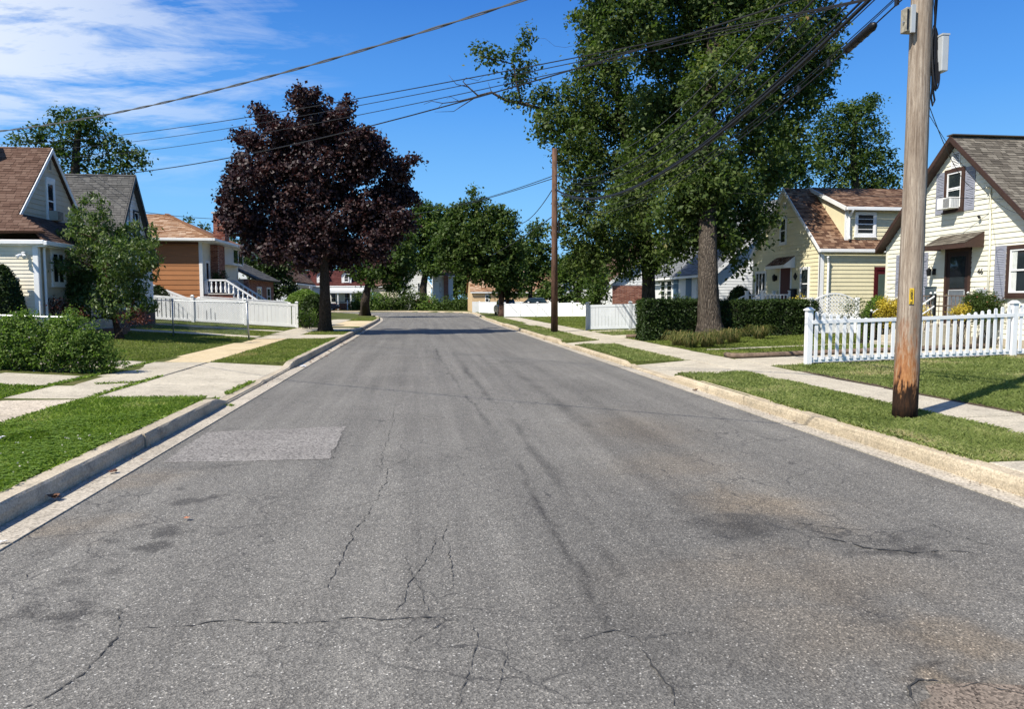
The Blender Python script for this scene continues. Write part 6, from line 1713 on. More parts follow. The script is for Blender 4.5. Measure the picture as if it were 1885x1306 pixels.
# splice case riding on the lowest cable
def cpt(t, z1=5.5, z2=6.1, sag=1.38):
    a = Vector((bx_-.14, by_-.02, z1)); b = Vector((p2x, p2y, z2)); p = a.lerp(b, t); p.z -= 4*sag*t*(1-t); return p
sc1, sc2 = cpt(.030), cpt(.058)
dsc = (sc2-sc1)
spc = thing('splice_case', 'thick black splice case clamped on the cable left of the near pole', 'splice case', tuple(sc1))
cpts = [sc1+dsc*t for t in (-.02, .02, .08, .92, .98, 1.02)]
MB().tube(cpts, [.02, .045, .058, .058, .045, .02], 12).build('case', M_BLACK, spc, smooth=True)
for t in (.1, .3, .5, .7, .9): MB().tube([sc1+dsc*(t-.01), sc1+dsc*(t+.01)], .063, 12).build('clamp', M_WIRE, spc)
for t, nm_ in ((.012, 'between the splice case and the near pole'), (.075, 'just beyond the splice case'), (.11, 'farthest from the near pole')): 
    p = cpt(t); tag(MB().box(p.x-.015, p.x+.015, p.y-.03, p.y+.03, p.z-.01, p.z+.09).build('cable_clamp', M_BLACK), 'small black cable clamp '+nm_, 'cable clamp', 'cable clamps by the splice case')
# primaries crossing high over the street towards the left
def through(p, q, Yp, Yq, s0, s1):
    """line through two points seen in the photograph at the given distances, extended"""
    a = Vector(aY(*p, Yp)); b = Vector(aY(*q, Yq)); d = b-a
    return a-d*s0, b+d*s1
def pj(p):
    d = np.array(p)-C0; z = d @ FV; return CX+FPX*(d @ RV)/z, CY-FPX*(d @ UV)/z
def fitwire(A, Bxy, zr_, via):
    """height at the far end and sag so that the wire hangs where the photograph shows it"""
    best = (1e9, 0, 0)
    for zb in np.linspace(zr_[0], zr_[1], 41):
        for sg in np.linspace(0, 2.4, 41):
            q = np.array([pj((A[0]+(Bxy[0]-A[0])*t, A[1]+(Bxy[1]-A[1])*t, A[2]+(zb-A[2])*t-4*sg*t*(1-t))) for t in np.linspace(0, .93, 24)])
            e = sum((np.interp(x, q[:, 0], q[:, 1])-y)**2 for x, y in via)
            if e < best[0]: best = (e, zb, sg)
    return best[1:]
A = Vector(aY(-60, 247, 15.6)); zb, sg = fitwire(A, (2.6, 6.2), (3.5, 7.5), [(190, 215), (400, 168), (600, 115), (800, 50), (945, 0)])
wire('twisted grey service cable sweeping across the upper left sky', A, (2.6, 6.2, zb), sg, .010, M_WIREG, 150, .55)
for i_, (a0, via, r) in enumerate([((-60, 266), [(220, 243), (435, 213), (650, 185), (840, 150), (1030, 118), (1200, 76)], .010), ((-60, 276), [(220, 253), (435, 222), (700, 190), (840, 165), (1030, 132), (1200, 96)], .008), ((-60, 287), [(220, 264), (435, 235), (700, 200), (870, 178), (1030, 148), (1200, 112)], .008)]):
    A = Vector(aY(*a0, 44)); zb, sg = fitwire(A, (bx_-.2, by_), (5.5, 11), via)
    wire(('uppermost', 'middle', 'lowest')[i_]+' of the three parallel wires running left across the top of the maple', A, (bx_-.2, by_, zb), sg, r)
A = Vector(aY(-60, 312, 40)); zb, sg = fitwire(A, (bx_-.15, by_), (5.5, 10), [(270, 297), (440, 283), (700, 235), (860, 200), (1000, 165), (1250, 105), (1540, 0)])
wire('heavier single wire sagging past the dead branch and the maple', A, (bx_-.15, by_, zb), sg, .013)
# wires at the far pole
for i_, (a, b) in enumerate([((1010, 318), (780, 380)), ((1010, 322), (720, 395))]):
    wire(('upper', 'lower')[i_]+' thin wire leaving the far pole to the left above the central trees', (p2x, p2y, 7.35-.12*i_), tuple(Vector(aY(*b, 90))), .5, .020)
wire('looped service wire dropping from the far pole towards the left', (p2x, p2y, 6.9), tuple(aY(958, 412, 52)), .35, .022)
wire('taut lower wire from the far pole behind the street trees', (p2x, p2y, 5.55), tuple(aY(905, 470, 60)), .1, .022)
wire('thin wire from the far pole past its trunk height to the right oak', (p2x, p2y, 6.1), tuple(aY(1150, 450, 42)), .2, .014)
A = Vector(aY(1120, 285, 31)); zb, sg = fitwire(A, (bx_, by_), (5.5, 11), [(1437, 8), (1391, 50), (1299, 153), (1250, 203)])
wire('grey service wire hanging steeply through the oak crown', A, (bx_, by_, zb), sg, .007, M_WIREG)
# service drops to the houses on the right
wire('service drop ending at the mast on the cream cottage wall', (bx_, by_+.05, 4.6), (XR-.12, 18.74, 4.78), .62, .006)
wire('lower phone wire crossing the cream cottage wall above the door', (bx_, by_+.05, 4.3), (XR-.06, 17.3, 3.85), .45, .004)
A = Vector((p2x, p2y, 6.7)); zb, sg = fitwire(A, (XR-.05, 18.2), (3.2, 5.2), [(1513, 331), (1570, 355), (1650, 390)])
wire('wire crossing the dormer of the yellow house towards the cream cottage', A, (XR-.05, 18.2, zb), sg, .008)
wire('thin lower wire running from the far pole to the yellow house', (p2x, p2y, 6.5), (XR-.05, 28.2, 5.0), .5, .007)
wire('thin wire over the orange house roof to its chimney', tuple(aY(250, 388, 44)), tuple(aY(430, 404, 44)), .1, .015)

# grit and leaf crumbs lying in the gutters
M_GRIT = leafmat('gutter_grit', [(0, (.05, .03, .02)), (.5, (.14, .09, .055)), (.8, (.25, .19, .12)), (1, (.32, .12, .06))], .1)
n = 3600; sd_ = rng.random(n) < .55; y = 4+rng.random(n)**1.4*42; x = np.where(sd_, -3.10+np.abs(rng.normal(size=n))*.07, 5.08-np.abs(rng.normal(size=n))*.06)
k = vnoise(y*1.3, sd_*7.0) > .42; x, y = x[k], y[k]; n = len(x); P = np.stack([x, y, np.full(n, .016)], -1); s_ = (.003+.012*rng.random(n)**3)*np.maximum(1, y/12)
V = leaves_ = None
a = rng.uniform(0, 6.28, n); u_ = np.stack([np.cos(a), np.sin(a), rng.normal(size=n)*.25], -1)*s_[:, None]; v_ = np.stack([-np.sin(a), np.cos(a), rng.normal(size=n)*.25], -1)*(s_*.6)[:, None]
P[:, 2] += s_*.4
tag(bigmesh('gutter_debris', np.stack([P-u_, P-v_, P+u_, P+v_], 1), 4, M_GRIT, None, rng.random(n)), kind='stuff')
# ================================================================= small litter
M_LEAFB = simple('dead_leaf', (.12, .06, .035), .8, .4, 30)
M_PAPER = simple('paper_scrap', (.75, .75, .75), .7, .05)
def scrap(name, label, cat, px, py, s, m, z=.012, group=None):
    c = gp(px, py, z); r_ = np.random.default_rng(int(px*7+py)); mb = MB()
    for k in range(3):
        a = r_.uniform(0, 6.28); o_ = r_.normal(size=2)*s*.4; p = []
        for j in range(5): b = a+j*1.256; rad = s*(.6+.5*r_.random()); p.append((c[0]+o_[0]+math.cos(b)*rad, c[1]+o_[1]+math.sin(b)*rad, c[2]+.004+r_.random()*s*.7))
        mb.quad(*p)
    tag(mb.build(name, m), label, cat, group)
scrap('dead_leaf', 'brown leaf pile caught in the left gutter by the kerb joint', 'leaf', 100, 918, .05, M_LEAFB, .03)
scrap('dead_leaf', 'curled brown leaf in the left gutter halfway along the kerb', 'leaf', 208, 870, .035, M_LEAFB, .02)
scrap('dead_leaf', 'small orange leaf lying on the asphalt left of centre', 'leaf', 345, 956, .02, simple('leaf_orange', (.40, .17, .09), .7), .012)
scrap('dead_leaf', 'brown leaf in the right gutter below the kerb joint', 'leaf', 1280, 720, .05, M_LEAFB, .02)
scrap('dead_leaf', 'dark leaf in the right gutter left of the utility pole', 'leaf', 1462, 778, .03, M_LEAFB, .02)
scrap('paper_scrap', 'scrap of white paper on the grass at the left frame edge', 'litter', 2, 808, .035, M_PAPER, .2)
scrap('paper_scrap', 'white wrapper in the left gutter at the far kerb ramp', 'litter', 556, 676, .07, M_PAPER, .02)
scrap('paper_scrap', 'torn white paper on the gutter at the lower left frame edge', 'litter', 6, 1000, .02, M_PAPER, .02)
for i_ in range(16):
    px = 575+i_*7+rng.normal()*3; py = 668-i_*4.0+rng.normal()*1.5
    c = gp(px, py, .02)
    scrap('dead_leaf', 'reddish brown leaves scattered along the far left gutter', 'leaf', float(px), float(py), .04, M_LEAFB, .025, 'leaves in the far left gutter')
# ================================================================= plants
LF_OAK = leafmat('oak_leaf', [(0, (0.030, 0.050, 0.012)), (.45, (0.062, 0.096, 0.022)), (.8, (0.112, 0.150, 0.040)), (.95, (0.18, 0.205, 0.06)), (1, (0.22, 0.12, 0.045))], .38, .55, .22)
LF_MAPLE = leafmat('purple_leaf', [(0, (0.018, 0.010, 0.012)), (.5, (0.034, 0.018, 0.019)), (.85, (0.062, 0.030, 0.026)), (1, (0.10, 0.045, 0.032))], .15, .5, .3, (1.4, .6, .5))
LF_GREEN = leafmat('street_leaf', [(0, (0.026, 0.048, 0.010)), (.5, (0.055, 0.092, 0.019)), (.9, (0.105, 0.145, 0.036)), (1, (.16, .16, .05))], .36, .55, .2)
LF_LITE = leafmat('light_leaf', [(0, (0.036, 0.064, 0.012)), (.5, (0.070, 0.115, 0.024)), (1, (.135, .185, .045))], .38, .55, .2)
LF_SMALL = leafmat('cherry_leaf', [(0, (0.038, 0.070, 0.016)), (.4, (0.080, 0.125, 0.030)), (.8, (0.145, 0.195, 0.060)), (1, (.25, .28, .11))], .36, .45, .35)
LF_HEDGE = leafmat('hedge_leaf', [(0, (0.012, 0.025, 0.006)), (.5, (0.026, 0.048, 0.010)), (1, (.060, .095, .020))], .2, .5, .22)
LF_BUSH = leafmat('bush_leaf', [(0, (0.065, 0.110, 0.022)), (.5, (0.135, 0.205, 0.045)), (1, (.25, .33, .09))], .45, .55, .2)
LF_ROUND = leafmat('boxwood_leaf', [(0, (0.055, 0.105, 0.012)), (.5, (0.10, 0.18, 0.020)), (1, (.17, .26, .035))], .3, .5, .2)
LF_YEL = leafmat('yellow_leaf', [(0, (0.13, 0.15, 0.02)), (.35, (0.46, 0.37, 0.04)), (1, (.78, .63, .10))], .35, .5, .2, (1.1, 1.0, .4))
LF_RED = leafmat('red_leaf', [(0, (0.030, 0.012, 0.010)), (.6, (0.09, 0.028, 0.018)), (1, (.18, .07, .04))], .2, .5, .3, (1.5, .6, .4))
LF_ORN = leafmat('ornamental_grass', [(0, (0.05, 0.085, 0.018)), (.5, (0.11, 0.13, 0.035)), (1, (.38, .28, .12))], .35, .6, .2)
LF_FLOW = leafmat('pink_flower', [(0, (0.55, .38, .45)), (1, (.75, .62, .68))], .3, .6, .2)
def barkmat(name, c0, c1, sc=14):
    M = NM(name); v = M.coord((1, 1, .16)); n = M.noise(v, sc, 7, .65, .6)
    vo = M.voro(M.coord((1, 1, .14)), sc*1.1, 'DISTANCE_TO_EDGE').outputs['Distance']
    col = M.ramp(n, [(.3, c0), (.7, c1)]); col = M.mix(M.ramp(vo, [(0, (.85, .85, .85)), (.14, (0, 0, 0))]), col, tuple(x*.35 for x in c0))
    M.principled(col, .95, M.bump(M.math('ADD', M.math('MULTIPLY', vo, 2.5), n), 1.0, .03), .1); return M.m
BK_OAK = barkmat('bark_oak', (.050, .039, .030), (.135, .112, .088))
BK_DARK = barkmat('bark_dark', (.045, .034, .027), (.115, .09, .07), 20)
BK_RED = barkmat('bark_reddish', (.06, .035, .025), (.15, .09, .065), 24)
def unit(v): return v/np.maximum(np.linalg.norm(v, axis=-1, keepdims=True), 1e-9)
def leaves(P, out, size, aspect, rg, up=.5, jit=.9, droop=0.3, cup=.25):
    """one folded four-cornered leaf at each point"""
    n = len(P)
    nr = unit(out*.35+np.array([0, 0, up])+rg.normal(size=(n, 3))*jit*.6)
    t = unit(np.cross(nr, rg.normal(size=(n, 3)))); t[:, 2] -= droop; t = unit(t)
    s = unit(np.cross(nr, t)); L = size*(.45+1.05*rg.random(n))[:, None]; Wd = L*aspect*.5
    b = P-t*L*.5; e = P+t*L*.5; m = P+t*L*.05
    return np.stack([b, m+s*Wd+nr*L*cup*.5, e, m-s*Wd+nr*L*cup*.5], 1)
def crown_pts(blobs, clump_r, dens, per, rg, flat=.75, inner=.28):
    """blobs: list of (centre, (rx,ry,rz)); returns points, outward directions, clump tint"""
    PP, OO, TT, CL = [], [], [], []
    for c, R in blobs:
        R = np.array(R, float); rm = R.mean()
        nc = max(3, int(dens*4*math.pi*rm*rm/(math.pi*clump_r*clump_r)))
        d = unit(rg.normal(size=(nc, 3))); f = np.where(rg.random(nc) < inner, rg.uniform(.2, .75, nc), rg.uniform(.74, 1.04, nc))
        cc_ = c+d*R*f[:, None]
        cr = clump_r*(.55+.8*rg.random(nc))
        k = (per*(cr/clump_r)**1.6).astype(int)+4
        idx = np.repeat(np.arange(nc), k); n = len(idx)
        g = rg.normal(size=(n, 3))*np.array([1, 1, flat])*.52
        # umbrella-shaped sprays: points bend down away from the clump centre
        g[:, 2] -= .25*(g[:, 0]**2+g[:, 1]**2)
        P = cc_[idx]+g*cr[idx][:, None]
        PP.append(P); OO.append(unit(d[idx]*.6+unit(g)*.6)); tint = rg.random(nc)*.55
        TT.append(tint[idx]+.45*rg.random(n)); CL.append(cc_)
    return np.concatenate(PP), np.concatenate(OO), np.concatenate(TT), np.concatenate(CL)
def limb(mb, a, b, r0, r1, rg, n=7, bow=.12, seg=6, up=.0):
    a = Vector(a); b = Vector(b); L = (b-a).length; pts = []
    side = Vector(rg.normal(size=3)).normalized()*L*bow
    for k in range(n+1):
        t = k/n; p = a.lerp(b, t)+side*math.sin(math.pi*t)*.6+Vector((0, 0, up*L*math.sin(math.pi*t)))
        if 0 < k < n: p += Vector(rg.normal(size=3))*L*.018
        pts.append(p)
    mb.tube(pts, [r0+(r1-r0)*(k/n)**.8 for k in range(n+1)], seg, False); return pts
def tree(name, label, base, trunk, tr, blobs, leafm, barkm, leaf=.14, aspect=.6, clump=.5, dens=1.6, per=42, seed=1, group=None, twigs=2, flare=1.5, droop=.3, up=.5, inner=.28, seg=16, fork=None, dead=(), nbr=1.0):
    """trunk: list of points from the base up; tr: (radius at base, radius at top)"""
    rg = np.random.default_rng(seed)
    t = thing(name, label, 'tree', tuple(base), group)
    mb = MB(); T = [Vector(p) for p in trunk]; full = []
    for a, b in zip(T, T[1:]):
        for k in range(6): full.append(a.lerp(b, k/6))
    full.append(T[-1]); N = len(full)-1
    wt = rg.normal(size=(N+1, seg))*.035; ridge = rg.random(seg)*.10
    rad = []
    for k, p in enumerate(full):
        f = k/N; r = tr[0]+(tr[1]-tr[0])*f; h = p.z-full[0].z
        rad.append(r*(1+(flare-1)*math.exp(-h/.35)))
    mb.tube(full, rad, seg, True, lambda k, j: 1+wt[k, j]+ridge[j]*(1+2.0*math.exp(-k*.9))*.9)
    mb.build('trunk', barkm, t, smooth=True)
    P, O, TT, CL = crown_pts(blobs, clump, dens, per, rg, inner=inner)
    V = leaves(P, O, leaf, aspect, rg, up=up, droop=droop)
    bigmesh('crown', V, 4, leafm, t, np.clip(TT, 0, 1))
    mb = MB()
    # limbs grow outwards: each new one leaves the nearest older wood
    nodes = [(full[k], rad[k]) for k in range(int(N*.35), N+1)]
    order = sorted(range(len(blobs)), key=lambda i: min((Vector(blobs[i][0])-p).length for p, _ in nodes))
    for i in order:
        c, R = blobs[i]
        c = np.array(c); rm = float(np.mean(R)); cv = Vector(c)
        p, rp = min(nodes, key=lambda q: (cv-q[0]).length+max(0, q[0].z-c[2]+rm*.3)*1.2)
        r0 = min(rp*.7, .02+.045*rm*1.2+.012*(cv-p).length)
        pts = limb(mb, p, cv+Vector((0, 0, -rm*.2)), r0, r0*.45, rg, up=-.04 if fork else .03)
        for k_ in range(2, len(pts)): nodes.append((pts[k_], r0*(1-.55*k_/(len(pts)-1))))
        for j in range(int((3+rm*1.5)*nbr)):
            d = unit(rg.normal(size=3)); e = Vector(c+d*np.array(R)*.85); s = pts[int(rg.integers(4, len(pts)))]
            p3 = limb(mb, s, e, r0*.35, .008, rg, 6, .10, 5)
            for jj in range(twigs):
                d2 = unit(rg.normal(size=3)); s2 = p3[int(rg.integers(2, 6))]; limb(mb, s2, s2+Vector(d2)*rm*.35, r0*.12, .004, rg, 4, .1, 4)
    mb.build('branches', barkm, t, smooth=True)
    return t
def B(px, py, r, Y, dy=0.0, fy=1.0, fz=1.0):
    c = aY(px, py, Y+dy); R = r*zdepth(c)/FPX
    return (c, (R, R*fy, R*fz))
# ---- great oak in front of the hedge
ox, oy = 10.25, 25.3
def px2(px, py, Y): return tuple(aY(px, py, Y))
oakb = [(1330, 40, 80, 0), (1240, 60, 76, 1), (1415, 55, 80, -1), (1478, 110, 52, 0), (1505, 40, 42, .5), (1525, 85, 24, -.5), (1160, 25, 62, -.5), (1105, 15, 36, 1), (1125, 75, 38, 0), (1330, 165, 80, -1.6), (1235, 180, 74, 1.2), (1420, 185, 58, .6), (1482, 190, 30, -.4), (1500, 160, 28, .5),
        (1395, 268, 54, -1.4), (1448, 250, 34, -.4), (1290, 285, 70, -2), (1205, 295, 66, 1.5), (1340, 360, 56, -1.4), (1388, 345, 42, .4), (1425, 318, 26, -.6), (1250, 385, 50, -2.0), (1380, 425, 34, -1.6), (1398, 398, 24, -1.2), (1345, 450, 22, -2.2), (1300, 405, 46, -1.2), (1170, 370, 50, .5), (1420, 402, 12, -1.6), (1300, 400, 40, -2.2), (1318, 345, 44, -2.8), (1275, 350, 40, -2.6), (1330, 430, 22, -2.6), (1282, 432, 20, -2.2), (1235, 455, 26, -1.6), (1265, 450, 22, -2), (1355, 470, 15, -2), (1362, 492, 8, -2),
        (1300, -70, 95, 0), (1400, -60, 80, 1), (1190, -60, 80, 0), (1100, -40, 40, 0), (1480, -30, 40, 0), (1330, -180, 90, 0), (1230, -170, 80, 0)]
tree('oak_tree', 'great green oak towering over the right side, trunk rising in front of the dark hedge', (ox, oy, .25),
     [(ox, oy, .15), px2(1303, 520, 25.6), px2(1303, 420, 26.4), px2(1300, 280, 27.6), px2(1310, 120, 28.6), px2(1320, -60, 29.4)], (.37, .19),
     [B(a, b, r, 29.4, d*1.1) for a, b, r, d in oakb], LF_OAK, BK_OAK, leaf=.175, aspect=.55, clump=.40, dens=2.3, per=32, seed=11, flare=1.75, seg=26, inner=.3)
# ---- second oak behind
o2 = aY(1193, 600, 37.0)
oak2b = [(1130, 130, 50, 0), (1065, 195, 50, 0), (1000, 185, 26, 0), (950, 148, 20, .5), (965, 118, 18, 0), (940, 178, 14, 0), (885, 92, 12, 0), (905, 100, 14, .3), (925, 108, 13, 0), (970, 62, 12, 0), (962, 80, 10, 0), (955, 98, 11, 0), (1010, 225, 34, -.5), (1055, 265, 48, -1), (1110, 220, 58, 1), (1170, 210, 56, 0), (1070, 325, 46, -1), (1125, 310, 58, .8), (1170, 300, 50, 0), (1055, 380, 32, -.6), (1100, 395, 50, -1.5), (1160, 395, 50, .6), (1030, 425, 20, -.5), (1060, 448, 26, -.6), (1110, 455, 38, -1.4), (1160, 455, 38, 0), (1208, 440, 40, -.6), (1245, 452, 22, -.8), (1140, 485, 22, -1), (1190, 490, 20, -.8), (1080, 482, 24, -.6), (1052, 472, 18, -.4), (1160, 500, 16, -.8), (1215, 478, 22, -.8), (1092, 60, 30, .5), (1075, 28, 22, 0), (1080, 95, 26, 0), (1090, 140, 34, 0), (1225, 250, 50, 1), (1260, 340, 45, 1.5)]
tree('oak_tree', 'tall oak reaching left with a bare dead branch, trunk behind the shade-greyed vinyl fence', tuple(o2),
     [tuple(o2-np.array([0, 0, .2])), px2(1194, 520, 37), px2(1190, 430, 37), px2(1170, 320, 37), px2(1140, 200, 37), px2(1130, 90, 37)], (.36, .12),
     [B(a, b, r, 37, d) for a, b, r, d in oak2b], LF_OAK, BK_OAK, leaf=.19, aspect=.55, clump=.42, dens=2.0, per=27, seed=12, flare=1.9, seg=20, inner=.3, nbr=.9)
# the dead branch
db = MB(); rgd = np.random.default_rng(31)
main = [(1010, 205), (960, 190), (930, 184), (905, 170), (880, 176), (862, 160), (852, 150)]
def poly2d(pts, Y, r0, r1): 
    q = [Vector(aY(a, b, Y)) for a, b in pts]; db.tube(q, [r0+(r1-r0)*k/(len(q)-1) for k in range(len(q))], 6)
poly2d(main, 37, .10, .02); poly2d([(905, 170), (870, 180), (845, 186), (815, 190), (795, 186), (780, 192)], 37, .04, .008); poly2d([(880, 176), (850, 195), (835, 205), (800, 206)], 37.2, .03, .006)
poly2d([(862, 160), (840, 155), (826, 138)], 36.8, .025, .006); poly2d([(845, 186), (830, 178), (822, 182)], 37, .015, .005); poly2d([(852, 150), (858, 143), (880, 148), (890, 140)], 37, .02, .005); poly2d([(815, 190), (805, 200), (790, 202)], 37, .012, .004); poly2d([(905, 170), (898, 150)], 37, .02, .004)
db2 = db; db = MB(); poly2d([(1095, 75), (1070, 75), (1058, 82)], 37, .03, .01); poly2d([(1095, 75), (1080, 55), (1062, 30), (1056, 28)], 37, .03, .01); db3 = db; db = db2; poly2d([(960, 190), (950, 150), (945, 118), (915, 110), (885, 104)], 37, .06, .02)
o_ = db.build('dead_branch', BK_OAK, [o for o in bpy.data.objects if o.name.startswith('oak_tree') and abs(o.location.y-float(o2[1])) < .5][0], smooth=True); o_['label'] = 'bare grey dead branch'
db3.build('dead_branch', BK_OAK, o_.parent, smooth=True)
# ---- purple maple
m0 = gp(599, 610, .16)
mapb = [(560, 182, 26), (552, 165, 10), (583, 172, 9), (604, 180, 8), (478, 205, 14), (493, 222, 20), (515, 245, 26), (575, 225, 44), (540, 262, 44), (450, 252, 20), (470, 268, 26), (625, 215, 22), (640, 188, 9), (632, 200, 14), (615, 250, 44), (660, 262, 34), (690, 258, 12), (700, 282, 22), (665, 300, 46), (735, 312, 24), (762, 298, 11), (728, 345, 36), (752, 365, 20), (590, 320, 72), (500, 320, 60), (445, 305, 26), (440, 335, 30), (418, 368, 20), (440, 390, 40), (465, 430, 34), (428, 420, 16), (530, 400, 66), (615, 410, 74), (690, 390, 56), (738, 405, 28), (720, 432, 24), (500, 455, 34), (560, 465, 36), (640, 465, 34), (690, 450, 34), (455, 462, 12), (600, 482, 22)]
rgm = np.random.default_rng(5)
tree('maple_tree', 'dark purple-leaved maple with a rounded crown on the left verge', tuple(m0),
     [tuple(m0-np.array([0, 0, .1])), px2(598, 540, 35.2), px2(597, 490, 35.2), px2(592, 400, 35.2), px2(580, 300, 35.2), px2(568, 220, 35.2)], (.27, .07),
     [B(a, b, r*.86, 35.2, rgm.normal()*max(0, (70-r))/70*1.6) for a, b, r in mapb], LF_MAPLE, BK_DARK, leaf=.145, aspect=.8, clump=.30, dens=2.5, per=34, seed=13, flare=1.35, droop=.5, inner=.3)
# ---- small tree on the left lawn
s0 = gp(221, 622, .43)
smb = [(190, 455, 42), (150, 430, 26), (145, 395, 16), (152, 372, 9), (185, 405, 20), (168, 358, 5), (190, 378, 9), (235, 440, 28), (262, 455, 20), (260, 495, 26), (280, 480, 14), (285, 445, 8), (125, 480, 20), (105, 440, 14), (128, 425, 10), (115, 505, 18), (135, 530, 26), (175, 515, 40), (225, 520, 34), (250, 545, 24), (275, 560, 13), (200, 555, 30), (150, 560, 20), (130, 565, 14), (240, 575, 12), (215, 475, 34), (160, 585, 9), (278, 420, 6), (246, 410, 8)]
rgs = np.random.default_rng(6)
Ys = float(s0[1])
tree('small_tree', 'small multi-stemmed tree with drooping light leaves on the left lawn', tuple(s0), [tuple(s0-np.array([0, 0, .05])), px2(214, 600, Ys), px2(207, 575, Ys), px2(198, 520, Ys), px2(190, 450, Ys)], (.10, .03),
     [B(a, b, r, Ys, rgs.normal()*.5) for a, b, r in smb], LF_SMALL, BK_RED, leaf=.125, aspect=.36, clump=.17, dens=1.7, per=17, seed=14, flare=1.3, droop=.9, up=.3, seg=10, twigs=1)
# ---- street trees near the bend
t2 = gp(672, 581, .16)
tree('street_tree', 'young street tree with a forked trunk between the maple and the bend', tuple(t2), [tuple(t2-np.array([0, 0, .1])), px2(672, 555, 67), px2(678, 525, 67), px2(690, 505, 67), px2(700, 480, 67)], (.42, .14),
     [B(a, b, r, 67, d) for a, b, r, d in [(675, 485, 26, 0), (700, 480, 28, 1), (655, 500, 16, -.5), (662, 468, 14, 0), (720, 500, 24, 1), (735, 475, 24, 0), (715, 525, 14, 0), (735, 520, 16, .5), (740, 445, 22, 0), (750, 500, 14, 1), (690, 510, 16, -1)]], LF_GREEN, BK_DARK, leaf=.28, aspect=.6, clump=.5, dens=1.9, per=26, seed=15, flare=1.4)
t3 = aY(780, 560, 101.0)
tree('street_tree', 'light green spreading tree before the white house across the bend', (t3[0], t3[1], .15), [(t3[0], t3[1], 0), px2(779, 530, 101), px2(783, 505, 101), px2(785, 470, 101), px2(785, 420, 101)], (.55, .2),
     [B(a, b, r, 101, d) for a, b, r, d in [(775, 385, 18, 0), (760, 410, 26, 0), (795, 400, 26, 0), (745, 435, 26, 0), (775, 440, 36, 0), (815, 400, 22, 0), (805, 430, 32, 0), (760, 470, 28, 0), (800, 475, 30, 0), (735, 465, 18, 0), (830, 470, 24, 0), (790, 495, 16, -1), (745, 490, 14, 0)]], LF_LITE, BK_DARK, leaf=.40, aspect=.6, clump=.7, dens=2.0, per=26, seed=16)
t4 = gp(925, 583, .13)
tree('street_tree', 'dense dark green round tree at the right kerb near the bend', tuple(t4), [tuple(t4-np.array([0, 0, .1])), px2(924, 560, 66), px2(920, 520, 66), px2(900, 450, 66), px2(880, 390, 66)], (.28, .14),
     [B(a, b, r, 66, d) for a, b, r, d in [(875, 355, 8, 0), (880, 372, 13, 0), (845, 390, 20, 0), (890, 395, 26, 0), (920, 390, 16, 0), (940, 405, 14, 0), (865, 430, 40, 0), (915, 430, 36, 0), (825, 440, 26, 0), (850, 468, 34, 0), (905, 480, 46, 0), (940, 460, 26, 0), (820, 482, 18, .5), (872, 497, 18, 0), (920, 515, 26, 0), (945, 505, 24, 0), (935, 545, 10, 0), (955, 535, 10, -.5), (835, 415, 14, 0)]], LF_GREEN, BK_RED, leaf=.26, aspect=.6, clump=.48, dens=2.2, per=30, seed=17, flare=1.3)
MB().tube([tuple(t4+np.array([.42, .1, -.1])), px2(934, 560, 66), px2(932, 530, 66)], [.2, .16, .12], 10).build('trunk', BK_RED, bpy.data.objects['street_tree.002'], smooth=True)
def cheap(label, Y, blobs, m, leaf, clump, seed, name='street_tree', trunk=None, bark=None, dens=1.9, per=24, tr=.3, aspect=.6, group=None, twigs=0, inner=.3, z0=.15):
    a0, b0 = trunk[0]; p = aY(a0, b0, Y); 
    T = [(p[0], p[1], z0-.2)]+[px2(a, b, Y) for a, b in trunk[1:]]
    return tree(name, label, (p[0], p[1], z0), T, (tr, tr*.4), [B(*b[:3], Y, b[3] if len(b) > 3 else 0) for b in blobs], m, bark or BK_DARK, leaf=leaf, aspect=aspect, clump=clump, dens=dens, per=per, seed=seed, twigs=twigs, inner=inner, group=group)
cheap('leafy tree showing between the round street tree and the far pole', 74, [(985, 425, 18), (970, 455, 22), (995, 460, 22), (980, 495, 28), (1005, 500, 20), (965, 520, 16), (1000, 535, 14), (960, 485, 14)], LF_GREEN, .3, .55, 21, trunk=[(975, 575), (976, 545), (980, 480)])
cheap('broad green tree right of the far pole under the oak branches', 60, [(1040, 500, 24), (1060, 480, 26), (1085, 500, 28), (1030, 530, 14), (1095, 470, 20), (1060, 520, 20)], LF_LITE, .26, .5, 22, trunk=[(1065, 575), (1066, 550), (1066, 500)])
cheap('dark bushy evergreen at the corner of the brick and white house', 52, [(1095, 520, 22), (1100, 540, 22), (1085, 550, 16), (1110, 505, 16)], LF_LITE, .2, .4, 23, name='evergreen_tree', trunk=[(1098, 575), (1098, 555), (1098, 515)])
cheap('leafy tree behind the long white fence by the parked cars', 72, [(1000, 545, 12), (1020, 540, 14), (1040, 550, 12), (1060, 548, 12), (1075, 553, 9), (1010, 525, 10)], LF_LITE, .26, .45, 24, name='bush', trunk=[(1030, 570), (1030, 562), (1030, 545)], tr=.15)
